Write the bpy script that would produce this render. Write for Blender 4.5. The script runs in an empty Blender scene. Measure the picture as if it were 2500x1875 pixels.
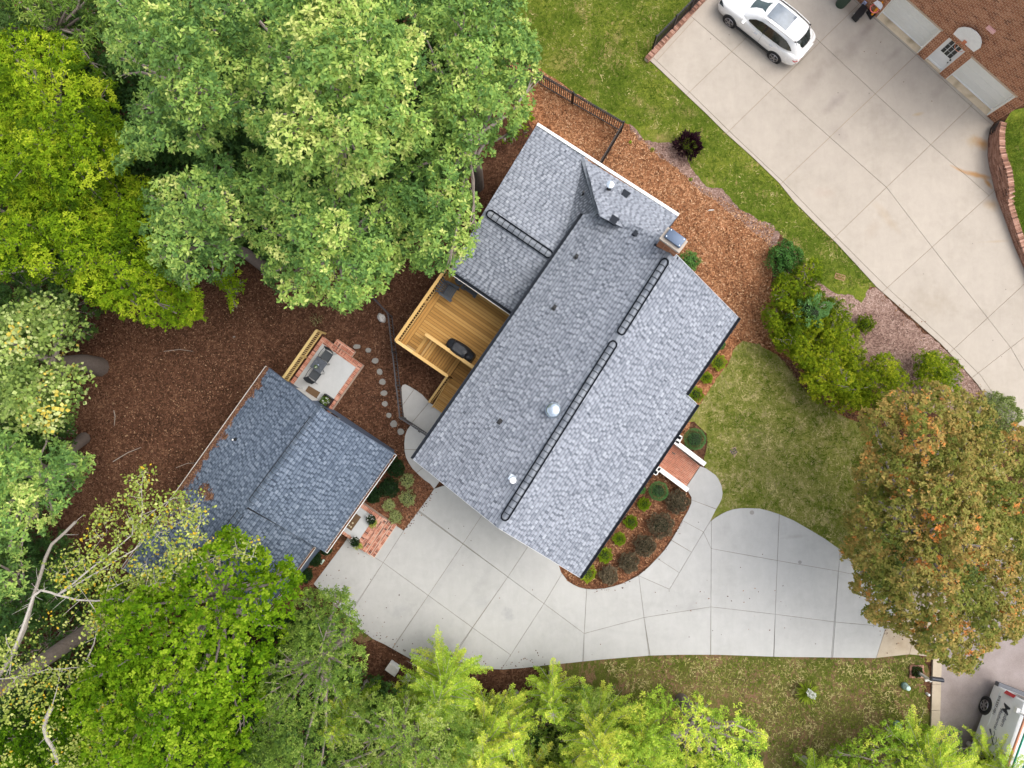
import bpy, bmesh, math, random
import numpy as np
from mathutils import Vector, Matrix, noise as mnoise
from mathutils.geometry import tessellate_polygon
random.seed(7); rng = np.random.default_rng(7)
S = bpy.context.scene
# ------------------------------------------------------------------ camera
FPX = 1733.0; HC = 35.0; NADIR = (1310, 1005)          # focal length in photo pixels, flying height in metres, point straight below
_d = Vector((NADIR[0]-1250, 937.5-NADIR[1], -FPX)).normalized()
RC = _d.rotation_difference(Vector((0, 0, -1))).to_matrix()
cd = bpy.data.cameras.new('camera'); cam = bpy.data.objects.new('camera', cd); S.collection.objects.link(cam)
cd.sensor_width = 36; cd.lens = FPX/2500*36; cd.clip_start = .5; cd.clip_end = 500
cam.matrix_world = Matrix.Translation((0, 0, HC)) @ RC.to_4x4()
S.camera = cam
# ------------------------------------------------------------------ light
SUN_EL, SUN_AZ = 60.0, 80.0     # elevation; azimuth clockwise from +Y (picture up)
w = bpy.data.worlds.new('World'); S.world = w; w.use_nodes = True
nt = w.node_tree; bg = nt.nodes['Background']
sk = nt.nodes.new('ShaderNodeTexSky'); sk.sky_type = 'NISHITA'; sk.sun_disc = False
sk.sun_elevation = math.radians(SUN_EL); sk.sun_rotation = math.radians(SUN_AZ)
sk.air_density = 1.0; sk.dust_density = 4.0; sk.ozone_density = 1.0; sk.altitude = 100
hs = nt.nodes.new('ShaderNodeHueSaturation'); hs.inputs['Saturation'].default_value = .42
nt.links.new(sk.outputs[0], hs.inputs['Color']); nt.links.new(hs.outputs[0], bg.inputs[0])
bg.inputs[1].default_value = 0.15
sl = bpy.data.lights.new('sun', 'SUN'); sl.energy = 0.72; sl.angle = math.radians(55); sl.color = (1, .955, .89)
so = bpy.data.objects.new('sun', sl); S.collection.objects.link(so)
_a = math.radians(SUN_AZ); _e = math.radians(SUN_EL)
so.rotation_euler = Vector((math.sin(_a)*math.cos(_e), math.cos(_a)*math.cos(_e), math.sin(_e))).to_track_quat('Z', 'Y').to_euler()
so.location = (0, 0, 30)
S.view_settings.view_transform = 'Standard'; S.view_settings.look = 'None'
S.view_settings.exposure = 1.10; S.view_settings.gamma = 1
S.view_settings.use_curve_mapping = False
S.render.engine = 'CYCLES'; S.cycles.use_denoising = True; S.cycles.max_bounces = 6
S.cycles.diffuse_bounces = 3; S.cycles.transparent_max_bounces = 4

# ------------------------------------------------------------------ helpers
def G(x, y, z=0.0):
    "the point at height z that the photograph shows at pixel x, y (2500 x 1875)"
    v = RC @ Vector((x-1250, 937.5-y, -FPX)); t = (z-HC)/v.z
    return Vector((v.x*t, v.y*t, z))
def plane(p, q, r):
    n = (q-p).cross(r-p).normalized(); return (n if n.z > 0 else -n, p)
def RP(x, y, pl):
    v = RC @ Vector((x-1250, 937.5-y, -FPX)); o = Vector((0, 0, HC)); n, p = pl
    return o + v*((p-o).dot(n)/v.dot(n))
def link(o): S.collection.objects.link(o); return o
def tag(o, label=None, cat=None, group=None, kind=None):
    for k, v in (('label', label), ('category', cat), ('group', group), ('kind', kind)):
        if v: o[k] = v
    return o
def thing(name, label, cat, loc=(0, 0, 0), group=None):
    o = link(bpy.data.objects.new(name, None)); o.location = loc; o.empty_display_size = .2
    return tag(o, label, cat, group)
def wloc(p):
    v = Vector((0, 0, 0))
    while p is not None: v = v + p.location; p = p.parent
    return v
class MB:
    "collects faces; build() links them as one mesh object"
    def __init__(s): s.v = []; s.f = []; s.t = []; s.m = []
    def add(s, vs, fs, t=.5, m=0):
        n = len(s.v); s.v += [tuple(a) for a in vs]
        s.f += [tuple(n+i for i in f) for f in fs]; s.t += [t]*len(fs); s.m += [m]*len(fs); return s
    def box(s, c, size, ang=0, t=.5, m=0, ax=None):
        c = Vector(c)
        if ax is None:
            ax = (Vector((math.cos(ang), math.sin(ang), 0)), Vector((-math.sin(ang), math.cos(ang), 0)), Vector((0, 0, 1)))
        h = [a*(q/2) for a, q in zip(ax, size)]
        vs = [c+h[0]*i+h[1]*j+h[2]*k for k in (-1, 1) for j in (-1, 1) for i in (-1, 1)]
        return s.add(vs, [(0, 2, 3, 1), (4, 5, 7, 6), (0, 1, 5, 4), (2, 6, 7, 3), (0, 4, 6, 2), (1, 3, 7, 5)], t, m)
    def beam(s, a, b, wd, ht, t=.5, m=0):
        "box from a to b, wd wide, ht high, centred on the line"
        a = Vector(a); b = Vector(b); x = (b-a); L = x.length
        if L < 1e-5: return s
        x /= L; up = Vector((0, 0, 1)) if abs(x.z) < .95 else Vector((0, 1, 0))
        y = up.cross(x).normalized(); z = x.cross(y)
        return s.box((a+b)/2, (L, wd, ht), t=t, m=m, ax=(x, y, z))
    def tube(s, pts, rs, n=6, t=.5, m=0, cap=True):
        pts = [Vector(p) for p in pts]; k = len(pts)
        if not hasattr(rs, '__len__'): rs = [rs]*k
        vs = []; prev = None
        for i, p in enumerate(pts):
            d = (pts[min(i+1, k-1)]-pts[max(i-1, 0)])
            d = d.normalized() if d.length > 1e-6 else Vector((0, 0, 1))
            u = prev if prev is not None else (Vector((0, 0, 1)) if abs(d.z) < .9 else Vector((1, 0, 0)))
            u = (u-d*u.dot(d)); u = u.normalized() if u.length > 1e-6 else d.orthogonal().normalized(); prev = u; v = d.cross(u)
            vs += [p+(u*math.cos(2*math.pi*j/n)+v*math.sin(2*math.pi*j/n))*rs[i] for j in range(n)]
        fs = [(i*n+j, i*n+(j+1) % n, (i+1)*n+(j+1) % n, (i+1)*n+j) for i in range(k-1) for j in range(n)]
        if cap: fs += [tuple(range(n-1, -1, -1)), tuple((k-1)*n+j for j in range(n))]
        return s.add(vs, fs, t, m)
    def disc(s, c, r, h, n=16, t=.5, m=0):
        c = Vector(c); return s.tube([c, c+Vector((0, 0, h))], r, n, t, m)
    def prism(s, pts, z0, z1, t=.5, m=0, bottom=True):
        n = len(pts); vs = [(p[0], p[1], z0) for p in pts]+[(p[0], p[1], z1) for p in pts]
        tri = tessellate_polygon([[Vector((p[0], p[1], 0)) for p in pts]])
        fs = [(n+a, n+b, n+c) for a, b, c in tri]
        if bottom: fs += [(c, b, a) for a, b, c in tri]
        fs += [(i, (i+1) % n, n+(i+1) % n, n+i) for i in range(n)]
        return s.add(vs, fs, t, m)
    def slab(s, pts, th, t=.5, m=0):
        "prism of a flat 3-D polygon pushed down by th"
        n = len(pts); pts = [Vector(p) for p in pts]
        return s.add(pts+[p-Vector((0, 0, th)) for p in pts], [tuple(range(n)), tuple(range(2*n-1, n-1, -1))]+[(i, (i+1) % n, n+(i+1) % n, n+i) for i in range(n)], t, m)
    def build(s, name, mats, parent=None, smooth=False, kind=None, bevel=0, label=None):
        if not isinstance(mats, (list, tuple)): mats = [mats]
        me = bpy.data.meshes.new(name); o0 = wloc(parent) if parent else Vector((0, 0, 0))
        me.from_pydata([(a[0]-o0.x, a[1]-o0.y, a[2]-o0.z) for a in s.v], [], s.f)
        for m in mats: me.materials.append(m)
        if len(mats) > 1: me.polygons.foreach_set('material_index', s.m)
        a = me.attributes.new('tint', 'FLOAT', 'FACE'); a.data.foreach_set('value', s.t)
        bm = bmesh.new(); bm.from_mesh(me); bmesh.ops.recalc_face_normals(bm, faces=bm.faces)
        if bevel: bmesh.ops.bevel(bm, geom=list(bm.edges), offset=bevel, segments=2, affect='EDGES', profile=.6)
        bm.to_mesh(me); bm.free()
        if smooth:
            me.polygons.foreach_set('use_smooth', [True]*len(me.polygons))
            try: me.set_sharp_from_angle(angle=math.radians(42))
            except Exception: pass
        o = link(bpy.data.objects.new(name, me)); o.parent = parent
        if kind: o['kind'] = kind
        if label: o['label'] = label
        return o
_unit = {}
def ublock(name, parent, c, size, ang, mat, tilt=None):
    "one block of shared mesh: a brick, a board, a picket"
    k = (name.split('.')[0], mat.name)
    if k not in _unit:
        b = MB().box((0, 0, 0), (1, 1, 1)); o = b.build(name, mat, None); me = o.data; bpy.data.objects.remove(o); _unit[k] = me
    o = link(bpy.data.objects.new(name, _unit[k])); o.parent = parent
    o.location = Vector(c)-(wloc(parent) if parent else Vector((0, 0, 0))); o.scale = size
    o.rotation_euler = (0, 0, ang) if tilt is None else tilt
    return o
def ubeam(name, parent, a, b, wd, ht, mat):
    a = Vector(a); b = Vector(b); x = (b-a); L = x.length; x /= L
    up = Vector((0, 0, 1)) if abs(x.z) < .95 else Vector((0, 1, 0)); y = up.cross(x).normalized(); z = x.cross(y)
    return ublock(name, parent, (a+b)/2, (L, wd, ht), 0, mat, Matrix((x, y, z)).transposed().to_euler())

# ------------------------------------------------------------------ materials
class NT:
    def __init__(s, name):
        s.mat = bpy.data.materials.new(name); s.mat.use_nodes = True; s.t = s.mat.node_tree; s.n = s.t.nodes
        s.b = s.n['Principled BSDF']; s.out = s.n['Material Output']
    def node(s, ty, **kw):
        n = s.n.new(ty)
        for k, v in kw.items(): setattr(n, k, v)
        return n
    def L(s, a, b): s.t.links.new(a, b)
    def pos(s): return s.node('ShaderNodeNewGeometry').outputs['Position']
    def obj(s): return s.node('ShaderNodeTexCoord').outputs['Object']
    def map(s, v, scale=(1, 1, 1), rot=0, loc=(0, 0, 0)):
        m = s.node('ShaderNodeMapping'); m.inputs['Scale'].default_value = scale; m.inputs['Rotation'].default_value = (0, 0, rot)
        m.inputs['Location'].default_value = loc; s.L(v, m.inputs[0]); return m.outputs[0]
    def noise(s, v, scale, detail=3, rough=.55, dist=0):
        n = s.node('ShaderNodeTexNoise'); n.inputs['Scale'].default_value = scale; n.inputs['Detail'].default_value = detail
        n.inputs['Roughness'].default_value = rough; n.inputs['Distortion'].default_value = dist; s.L(v, n.inputs['Vector']); return n.outputs[0]
    def voro(s, v, scale, out='Color', feature='F1'):
        n = s.node('ShaderNodeTexVoronoi', feature=feature); n.inputs['Scale'].default_value = scale; s.L(v, n.inputs['Vector']); return n.outputs[out]
    def ramp(s, f, stops, inter='LINEAR'):
        r = s.node('ShaderNodeValToRGB'); e = r.color_ramp; e.interpolation = inter
        while len(e.elements) < len(stops): e.elements.new(.5)
        for i, (p, c) in enumerate(stops):
            e.elements[i].position = p; e.elements[i].color = (*c, 1) if len(c) == 3 else c
        s.L(f, r.inputs[0]); return r.outputs[0]
    def math(s, op, a, b=0, c=None, clamp=False):
        m = s.node('ShaderNodeMath', operation=op, use_clamp=clamp)
        for i, x in enumerate((a, b) if c is None else (a, b, c)):
            if isinstance(x, (int, float)): m.inputs[i].default_value = x
            else: s.L(x, m.inputs[i])
        return m.outputs[0]
    def mix(s, f, a, b, mode='MIX'):
        m = s.node('ShaderNodeMix', data_type='RGBA', blend_type=mode)
        for i, x in ((0, f), (6, a), (7, b)):
            if isinstance(x, (int, float)): m.inputs[i].default_value = x
            elif isinstance(x, tuple): m.inputs[i].default_value = (*x, 1)
            else: s.L(x, m.inputs[i])
        return m.outputs[2]
    def attr(s): return s.node('ShaderNodeAttribute', attribute_name='tint').outputs['Fac']
    def rnd(s): return s.node('ShaderNodeObjectInfo').outputs['Random']
    def bright(s, c, f):
        "scale a colour by a factor socket"
        h = s.node('ShaderNodeHueSaturation'); s.L(c, h.inputs['Color']); s.L(f, h.inputs['Value']); return h.outputs[0]
    def blob(s, x, y, rx, ry, ang=0, soft=.6, nz=.25, ns=1.2):
        "soft patch with a ragged outline round world point x, y"
        v = s.map(s.pos(), (1, 1, 0), 0, (-x, -y, 0)); v = s.map(v, (1, 1, 1), -ang); v = s.map(v, (1/rx, 1/ry, 0))
        l = s.node('ShaderNodeVectorMath', operation='LENGTH'); s.L(v, l.inputs[0])
        d = s.math('ADD', l.outputs['Value'], s.math('MULTIPLY', s.math('SUBTRACT', s.noise(s.pos(), ns, 4), .5), nz*4))
        return s.math('DIVIDE', s.math('SUBTRACT', 1.0, d), soft, clamp=True)
    def fin(s, col, rough=.7, bump=None, bd=.01, spec=.3, metal=0):
        if isinstance(col, tuple): s.b.inputs['Base Color'].default_value = (*col, 1)
        else: s.L(col, s.b.inputs['Base Color'])
        if isinstance(rough, (int, float)): s.b.inputs['Roughness'].default_value = rough
        else: s.L(rough, s.b.inputs['Roughness'])
        s.b.inputs['Specular IOR Level'].default_value = spec; s.b.inputs['Metallic'].default_value = metal
        if bump is not None:
            b = s.node('ShaderNodeBump'); b.inputs['Distance'].default_value = bd; b.inputs['Strength'].default_value = 1
            s.L(bump, b.inputs['Height']); s.L(b.outputs[0], s.b.inputs['Normal'])
        return s.mat
def simple(name, c, rough=.5, metal=0, spec=.4, var=.12, ns=6, bd=0, coat=0):
    "paint, metal, plastic: one colour, slightly uneven"
    m = NT(name); n = m.noise(m.pos(), ns, 4)
    f = m.math('MULTIPLY_ADD', n, var*2, 1-var)
    col = m.node('ShaderNodeRGB').outputs[0]; col.default_value = (*c, 1)
    r = m.math('MULTIPLY_ADD', n, .2, rough-.1)
    mt = m.fin(m.bright(col, f), r, n if bd else None, bd, spec, metal)
    if coat: m.b.inputs['Coat Weight'].default_value = coat; m.b.inputs['Coat Roughness'].default_value = .05
    return mt
def tinted(name, stops, rough=.8, src='attr', var=.1, ns=14, bd=.004, spec=.25, grain=None):
    m = NT(name); f = m.attr() if src == 'attr' else m.rnd()
    col = m.ramp(f, stops); p = m.pos()
    n = m.noise(p, ns, 5, .65)
    if grain:
        o = m.obj(); n2 = m.noise(m.map(o, grain), 1, 4, .6); n = m.math('MULTIPLY_ADD', n2, .6, m.math('MULTIPLY', n, .4))
    return m.fin(m.bright(col, m.math('MULTIPLY_ADD', n, var*4, 1-var*2)), rough, n, bd, spec)

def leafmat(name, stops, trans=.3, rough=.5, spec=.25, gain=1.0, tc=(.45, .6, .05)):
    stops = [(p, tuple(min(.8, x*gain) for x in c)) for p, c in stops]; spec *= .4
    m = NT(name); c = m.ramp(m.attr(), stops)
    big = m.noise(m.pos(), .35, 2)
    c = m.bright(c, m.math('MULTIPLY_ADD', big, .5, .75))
    m.fin(c, rough, None, 0, spec)
    tr = m.node('ShaderNodeBsdfTranslucent'); m.L(m.mix(.5, c, tc), tr.inputs[0])
    mx = m.node('ShaderNodeMixShader'); mx.inputs[0].default_value = trans
    m.L(m.b.outputs[0], mx.inputs[1]); m.L(tr.outputs[0], mx.inputs[2]); m.L(mx.outputs[0], m.out.inputs[0])
    return m.mat

# mulch: shredded bark, many small chips of different browns
def mulch(name, dark, mid, light, bias=.5, leaves=0, sc=16):
    m = NT(name); p = m.pos()
    wv = m.node('ShaderNodeVectorMath', operation='MULTIPLY_ADD')
    nz = m.node('ShaderNodeTexNoise'); nz.inputs['Scale'].default_value = 9; m.L(p, nz.inputs[0])
    m.L(nz.outputs['Color'], wv.inputs[0]); wv.inputs[1].default_value = (.16, .16, .16); m.L(p, wv.inputs[2])
    v = m.map(wv.outputs[0], (1, 1, 1)); a = m.map(v, (1, .42, 1), .6); b = m.map(v, (.42, 1, 1), .3)
    sel = m.math('GREATER_THAN', m.noise(p, 7, 2), .5)
    ca = m.voro(a, sc); cb = m.voro(b, sc)
    sa = m.node('ShaderNodeSeparateColor'); m.L(ca, sa.inputs[0]); sb = m.node('ShaderNodeSeparateColor'); m.L(cb, sb.inputs[0])
    f = m.node('ShaderNodeMix', data_type='FLOAT'); m.L(sel, f.inputs[0]); m.L(sa.outputs[0], f.inputs[2]); m.L(sb.outputs[0], f.inputs[3])
    big = m.noise(p, .42, 5, .62, .6); fine = m.noise(p, 45, 3)
    ff = m.math('ADD', m.math('MULTIPLY', f.outputs[0], .62), m.math('MULTIPLY_ADD', big, .85, m.math('MULTIPLY_ADD', fine, .3, -.53)))
    col = m.ramp(ff, [(0, dark), (bias, mid), (.93, light), (1, tuple(min(1, x*1.5) for x in light))])
    return m.fin(col, .9, ff, .03, .1)
M = {}
M['mulch_dark'] = mulch('bark_mulch_dark', (.034, .016, .009), (.108, .050, .028), (.25, .135, .078), .5)
M['mulch_orange'] = mulch('bark_mulch_orange', (.085, .032, .013), (.30, .128, .058), (.62, .34, .18), .45)
M['mulch_bed'] = mulch('bark_mulch_bed', (.06, .024, .012), (.19, .082, .042), (.46, .24, .14), .5)
M['mulch_old'] = mulch('bark_mulch_weathered', (.10, .058, .045), (.26, .165, .13), (.50, .37, .31), .45, sc=22)

def lawn(name, greens, tan, amount, patch=1.0, blobs=()):
    m = NT(name); p = m.pos()
    g = m.ramp(m.math('ADD', m.math('MULTIPLY', m.noise(p, .45, 3), .6), m.math('MULTIPLY', m.noise(p, 4.5, 6, .75), .45)), [(.34, greens[0]), (.5, greens[1]), (.66, greens[2])])
    t = m.math('ADD', m.math('MULTIPLY', m.noise(m.map(p, (1, 1, 1), 0, (7, 3, 0)), patch, 6, .72, .4), 1), m.math('MULTIPLY_ADD', m.noise(m.map(p, (1, .45, 1), .6), 7, 5, .75, .5), .9, -.45))
    t = m.math('MULTIPLY', m.math('SUBTRACT', t, amount), 6, clamp=True)
    for bl in blobs: t = m.math('MAXIMUM', t, m.math('MULTIPLY', m.blob(*bl), m.math('MULTIPLY_ADD', m.noise(p, 12, 3), 1.2, -.05), clamp=True))
    tc = m.mix(m.noise(p, 20, 3), tan, tuple(c*.55 for c in tan))
    c = m.mix(m.math('MULTIPLY', t, .85), g, tc)
    fine = m.noise(p, 55, 3, .7); mid = m.noise(p, 14, 4, .7)
    c = m.bright(c, m.math('ADD', m.math('MULTIPLY_ADD', fine, 1.1, .1), m.math('MULTIPLY_ADD', mid, 1.3, -.3)))
    return m.fin(c, .9, m.math('ADD', fine, mid), .05, .1)
_b = [(G(1508, 90), .35, .8, -.3), (G(1490, 125), .5, .3, .6), (G(1375, 150), .9, .7, .2), (G(1595, 270), .5, .3, 0), (G(1560, 250), .5, .3, 0), (G(1620, 335), .7, .45, 0), (G(1680, 275), .6, .4, 0), (G(1420, 30), .3, .7, .4), (G(1445, 200), .4, .3, 0)]
M['lawn_upper'] = lawn('lawn_upper', [(.055, .090, .007), (.10, .145, .013), (.20, .225, .028)], (.46, .33, .14), .56, .6, [(c.x, c.y, a, b, r, .9, .3, 1.5) for c, a, b, r in _b])
_b = [(G(1870, 870), 1.6, .35, -1.0), (G(1930, 920), 1.0, .25, -1.0), (G(1835, 860), .6, .4, 0), (G(1960, 985), 1.1, .3, -.8), (G(1865, 1100), 1.8, 1.8, 0), (G(1930, 1180), 1.6, 1.3, 0)]
M['lawn_front'] = lawn('lawn_front', [(.095, .125, .02), (.19, .21, .038), (.30, .29, .075)], (.50, .41, .2), .50, 1.3, [(c.x, c.y, a, b, r, 1.1, .35, 1.5) for c, a, b, r in _b])
_b = [(G(1620, 1660), 2.2, .8, -.2), (G(1850, 1690), 2.4, 1.0, -.3), (G(1900, 1800), 1.8, 2.4, 0), (G(2080, 1720), 1.8, 1.1, .3), (G(2050, 1800), 2.4, 1.6, .3), (G(1720, 1680), 2.0, .9, -.3), (G(2120, 1770), 1.2, 1.2, 0)]
M['lawn_street'] = lawn('lawn_street', [(.055, .072, .011), (.095, .112, .018), (.14, .15, .03)], (.33, .185, .11), .46, 1.0, [(c.x, c.y, a, b, r, 1.0, .4, 1.2) for c, a, b, r in _b])

def concrete(name, c1, c2, blobs=(), var=.05):
    m = NT(name); p = m.pos()
    f = m.math('ADD', m.math('MULTIPLY', m.noise(p, .5, 4, .6), .6), m.math('MULTIPLY', m.noise(p, 3, 5, .7), .4))
    c = m.ramp(f, [(.25, c1), (.5, c2), (.8, tuple(min(1, x*1.06) for x in c2))])
    c = m.bright(c, m.math('MULTIPLY_ADD', m.noise(p, 60, 2, .7), var*4, 1-var*2)); c = m.bright(c, m.math('MULTIPLY_ADD', m.noise(p, 1.6, 5, .7, .6), .22, .89))
    c = m.bright(c, m.math('MULTIPLY_ADD', m.rnd(), .05, .975))
    for bl, col, k in blobs:
        f = m.math('MULTIPLY', m.blob(*bl), k); c = m.mix(f, c, col, 'MULTIPLY')
    c = m.bright(c, m.math('MULTIPLY_ADD', m.noise(m.map(p, (1, .25, 1), .75), 2.2, 5, .65, 1.0), .16, .92)); sp = m.math('GREATER_THAN', .035, m.voro(p, 1.1, 'Distance'))
    c = m.mix(m.math('MULTIPLY', sp, .6), c, (.12, .10, .09))
    return m.fin(c, .85, m.noise(p, 90, 3, .7), .004, .2)
def wb(px, py, rx, ry, ang=0, soft=.9, nz=.3, ns=1.5): c = G(px, py); return (c.x, c.y, rx, ry, ang, soft, nz, ns)
M['concrete'] = concrete('driveway_concrete', (.372, .366, .350), (.420, .414, .398), [
    (wb(1180, 1470, .5, .35), (.78, .79, .82), .5), (wb(1090, 1400, 2.6, .22, .95, 1, .3, 1), (.90, .90, .91), .6), (wb(1160, 1440, 2.6, .20, .95, 1, .3, 1), (.90, .90, .91), .6), (wb(1500, 1540, 3.4, .16, -.12, 1, .3, 1), (.92, .92, .92), .6), (wb(1640, 1480, 3.0, .16, -.1, 1, .3, 1), (.92, .92, .92), .6), (wb(840, 1440, .9, .5, .6, 1.1), (.88, .87, .85), .6), (wb(1060, 1560, 1.2, .6, -.3, 1.1), (.86, .86, .86), .6), (wb(1240, 1500, .35, .5, .4, .8, .5, 4), (.78, .79, .83), .6), (wb(980, 1490, .8, .4, .5, .8, .5, 3), (.8, .81, .84), .5),
    (wb(1835, 1251, .12, .12, 0, .3, .1), (.55, .5, .47), .7), (wb(1952, 1372, .1, .1, 0, .3, .1), (.5, .48, .47), .7), (wb(1940, 1310, .9, .12, .12), (.78, .75, .72), .5)])
_g = (.72, .70, .72); _ru = (.98, .60, .25)
M['concrete_beige'] = concrete('neighbour_driveway_concrete', (.335, .292, .238), (.388, .34, .284), [
    (wb(2115, 70, .9, .3, .7), _g, .5), (wb(2080, 115, 1.6, .45, .75), _g, .55), (wb(1990, 190, 2.4, .5, .85), _g, .4), (wb(2040, 250, .9, .35, .7), (.70, .68, .72), .7),
    (wb(2180, 135, .7, .2, .7), _g, .55), (wb(2300, 215, .9, .25, .7), _g, .4), (wb(2050, 330, .6, .6), _g, .45), (wb(1875, 175, .8, .4), _g, .3), (wb(2150, 290, .9, 1.0), _g, .25),
    (wb(2398, 352, .55, .35, -.3, .9, .35, 2.5), _ru, .85), (wb(2375, 345, .5, .4, .2, 1.2, .4, 2), (1, .8, .5), .6), (wb(2385, 428, .75, .16, -.25, .7, .3, 2), _ru, .85), (wb(2340, 415, .55, .10, -.5, .8, .2, 2), _ru, .7), (wb(2412, 450, .4, .13, -.9, .8, .2, 2), _ru, .9),
    (wb(2420, 500, .5, .35, 0, 1, .3, 2), (1, .80, .56), .7), (wb(2240, 280, .35, .12, .2), (1, .84, .55), .7), (wb(2160, 530, 1.2, .3, -.9, 1.2), (.95, .84, .68), .6), (wb(2130, 560, .8, .4, .9, 1.2), (.86, .80, .74), .5),
    (wb(2270, 740, 1.6, 1.0, 0, 1.3), (.90, .86, .80), .5), (wb(2430, 590, .9, .1, .05), (.95, .85, .7), .6), (wb(2010, 470, .8, .4, 0, 1.2), (.95, .86, .82), .5)])
M['concrete_apron'] = concrete('street_apron_concrete', (.33, .27, .20), (.43, .36, .27), [(wb(2200, 1570, .8, .6), (.8, .72, .62), .5)])
M['concrete_pad'] = concrete('pad_concrete', (.41, .415, .41), (.46, .465, .46))
M['joint'] = simple('joint_dirt', (.23, .205, .165), .95, spec=.05)
M['joint_beige'] = simple('joint_dirt_brown', (.28, .21, .13), .95, spec=.05)
m = NT('street_asphalt'); p = m.pos()
c = m.ramp(m.noise(p, .7, 4, .6), [(.3, (.22, .18, .165)), (.7, (.31, .265, .25))]); c = m.bright(c, m.math('MULTIPLY_ADD', m.noise(p, 45, 3, .8), .9, .55))
for bl in (wb(2395, 1650, 1.2, .5, -.6, 1), wb(2360, 1820, 1.5, 1.5)): c = m.mix(m.math('MULTIPLY', m.blob(*bl), .5), c, (.5, .48, .48), 'MULTIPLY')
M['asphalt'] = m.fin(c, .9, m.noise(p, 60, 3), .01, .15)
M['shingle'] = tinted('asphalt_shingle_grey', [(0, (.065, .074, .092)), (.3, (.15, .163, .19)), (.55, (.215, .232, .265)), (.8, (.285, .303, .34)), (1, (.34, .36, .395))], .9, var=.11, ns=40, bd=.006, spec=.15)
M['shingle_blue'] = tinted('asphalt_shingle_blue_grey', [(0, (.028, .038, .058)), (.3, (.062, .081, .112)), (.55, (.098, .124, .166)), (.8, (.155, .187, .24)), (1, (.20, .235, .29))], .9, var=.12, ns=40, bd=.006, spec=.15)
M['underlay'] = simple('roof_underlay', (.10, .11, .13), .9)
M['vent_black'] = simple('ridge_vent_black', (.007, .009, .012), .9, spec=.05)
M['vent_brown'] = simple('ridge_vent_brown', (.018, .016, .016), .8, spec=.1)
M['gutter_dark'] = simple('gutter_dark_metal', (.014, .018, .026), .6, spec=.2)
M['white'] = simple('white_paint', (.80, .79, .76), .45, var=.05)
M['white_dirty'] = simple('white_gutter_weathered', (.62, .59, .54), .6, var=.2)
M['siding'] = simple('blue_siding', (.10, .135, .20), .6)
M['litter'] = mulch('gutter_leaf_litter', (.07, .03, .018), (.20, .10, .06), (.35, .2, .12), .5, sc=30)
BR = [(0, (.11, .055, .045)), (.12, (.30, .115, .075)), (.4, (.42, .165, .105)), (.7, (.52, .225, .145)), (1, (.60, .33, .24))]
M['brick'] = tinted('red_brick', BR, .85, 'rnd', .09, 25)
M['brick_t'] = tinted('red_brick_courses', BR, .85, 'attr', .09, 25)
BW = [(0, (.19, .08, .045)), (.12, (.30, .125, .065)), (.5, (.38, .165, .085)), (.85, (.44, .205, .11)), (1, (.50, .26, .15))]
M['brick_wall'] = tinted('brown_red_wall_brick', BW, .85, 'attr', .1, 20)
M['brick_wall_o'] = tinted('brown_red_wall_brick_single', BW, .85, 'rnd', .1, 20)
BO = [(0, (.12, .06, .045)), (.2, (.24, .12, .08)), (.6, (.34, .18, .125)), (1, (.46, .27, .2))]
M['brick_old'] = tinted('weathered_wall_brick', BO, .9, 'attr', .14, 12)
M['brick_old_o'] = tinted('weathered_wall_brick_single', BO, .9, 'rnd', .14, 12)
M['mortar'] = simple('mortar', (.64, .50, .40), .95, spec=.1)
M['mortar_light'] = simple('mortar_wall', (.66, .46, .31), .95, spec=.1)
WD = [(0, (.26, .135, .036)), (.3, (.34, .178, .046)), (.65, (.42, .228, .064)), (.9, (.48, .285, .09)), (1, (.38, .27, .14))]
M['deck'] = tinted('cedar_deck_wood', WD, .7, 'rnd', .14, 6, .003, .25, (3, 22, 22))
M['rail'] = tinted('cedar_rail_wood', [(0, (.56, .35, .12)), (1, (.66, .44, .18))], .6, 'rnd', .08, 6, .002, .25, (3, 22, 22))
M['rail_pale'] = tinted('pine_rail_wood', [(0, (.50, .36, .14)), (1, (.62, .45, .19))], .7, 'rnd', .1, 6, .002, .25, (3, 22, 22))
M['iron'] = simple('black_iron', (.015, .014, .014), .45)
M['iron_grey'] = simple('grey_iron', (.06, .057, .062), .5)
M['bark'] = tinted('tree_bark', [(0, (.12, .095, .08)), (1, (.30, .25, .215))], .95, 'attr', .25, 9, .03, .1)
M['bark_pale'] = tinted('pale_branch_bark', [(0, (.20, .17, .14)), (1, (.40, .365, .32))], .9, 'attr', .2, 12, .01, .1)
M['glass'] = simple('dark_window_glass', (.012, .018, .018), .08, spec=.9, var=.2)
M['rubber'] = simple('tyre_rubber', (.012, .012, .013), .85)
M['alloy'] = simple('wheel_alloy', (.42, .40, .40), .3, .9)
M['car_white'] = simple('pearl_white_car_paint', (.80, .79, .77), .25, 0, .5, .02, coat=.8)
M['van_white'] = simple('white_van_paint', (.70, .71, .70), .35, 0, .5, .04, coat=.4)
M['plastic_black'] = simple('black_plastic', (.014, .015, .017), .5)
M['plastic_grey'] = simple('dark_grey_plastic', (.052, .060, .072), .5, var=.1)
M['cover'] = simple('black_grill_cover', (.010, .011, .015), .42, spec=.55, bd=.02, ns=7)
M['steel'] = simple('galvanised_steel', (.55, .62, .68), .25, .85)
M['red_lens'] = simple('red_tail_lens', (.45, .01, .015), .15, spec=.8)
M['mat_brown'] = simple('brown_coir_mat', (.125, .075, .04), .95, var=.25, ns=20, bd=.01)
M['stone'] = simple('grey_flagstone', (.235, .225, .205), .9, var=.2, ns=14, bd=.02)
M['boulder'] = simple('pale_boulder', (.52, .50, .47), .9, var=.4, ns=12, bd=.04)
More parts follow.
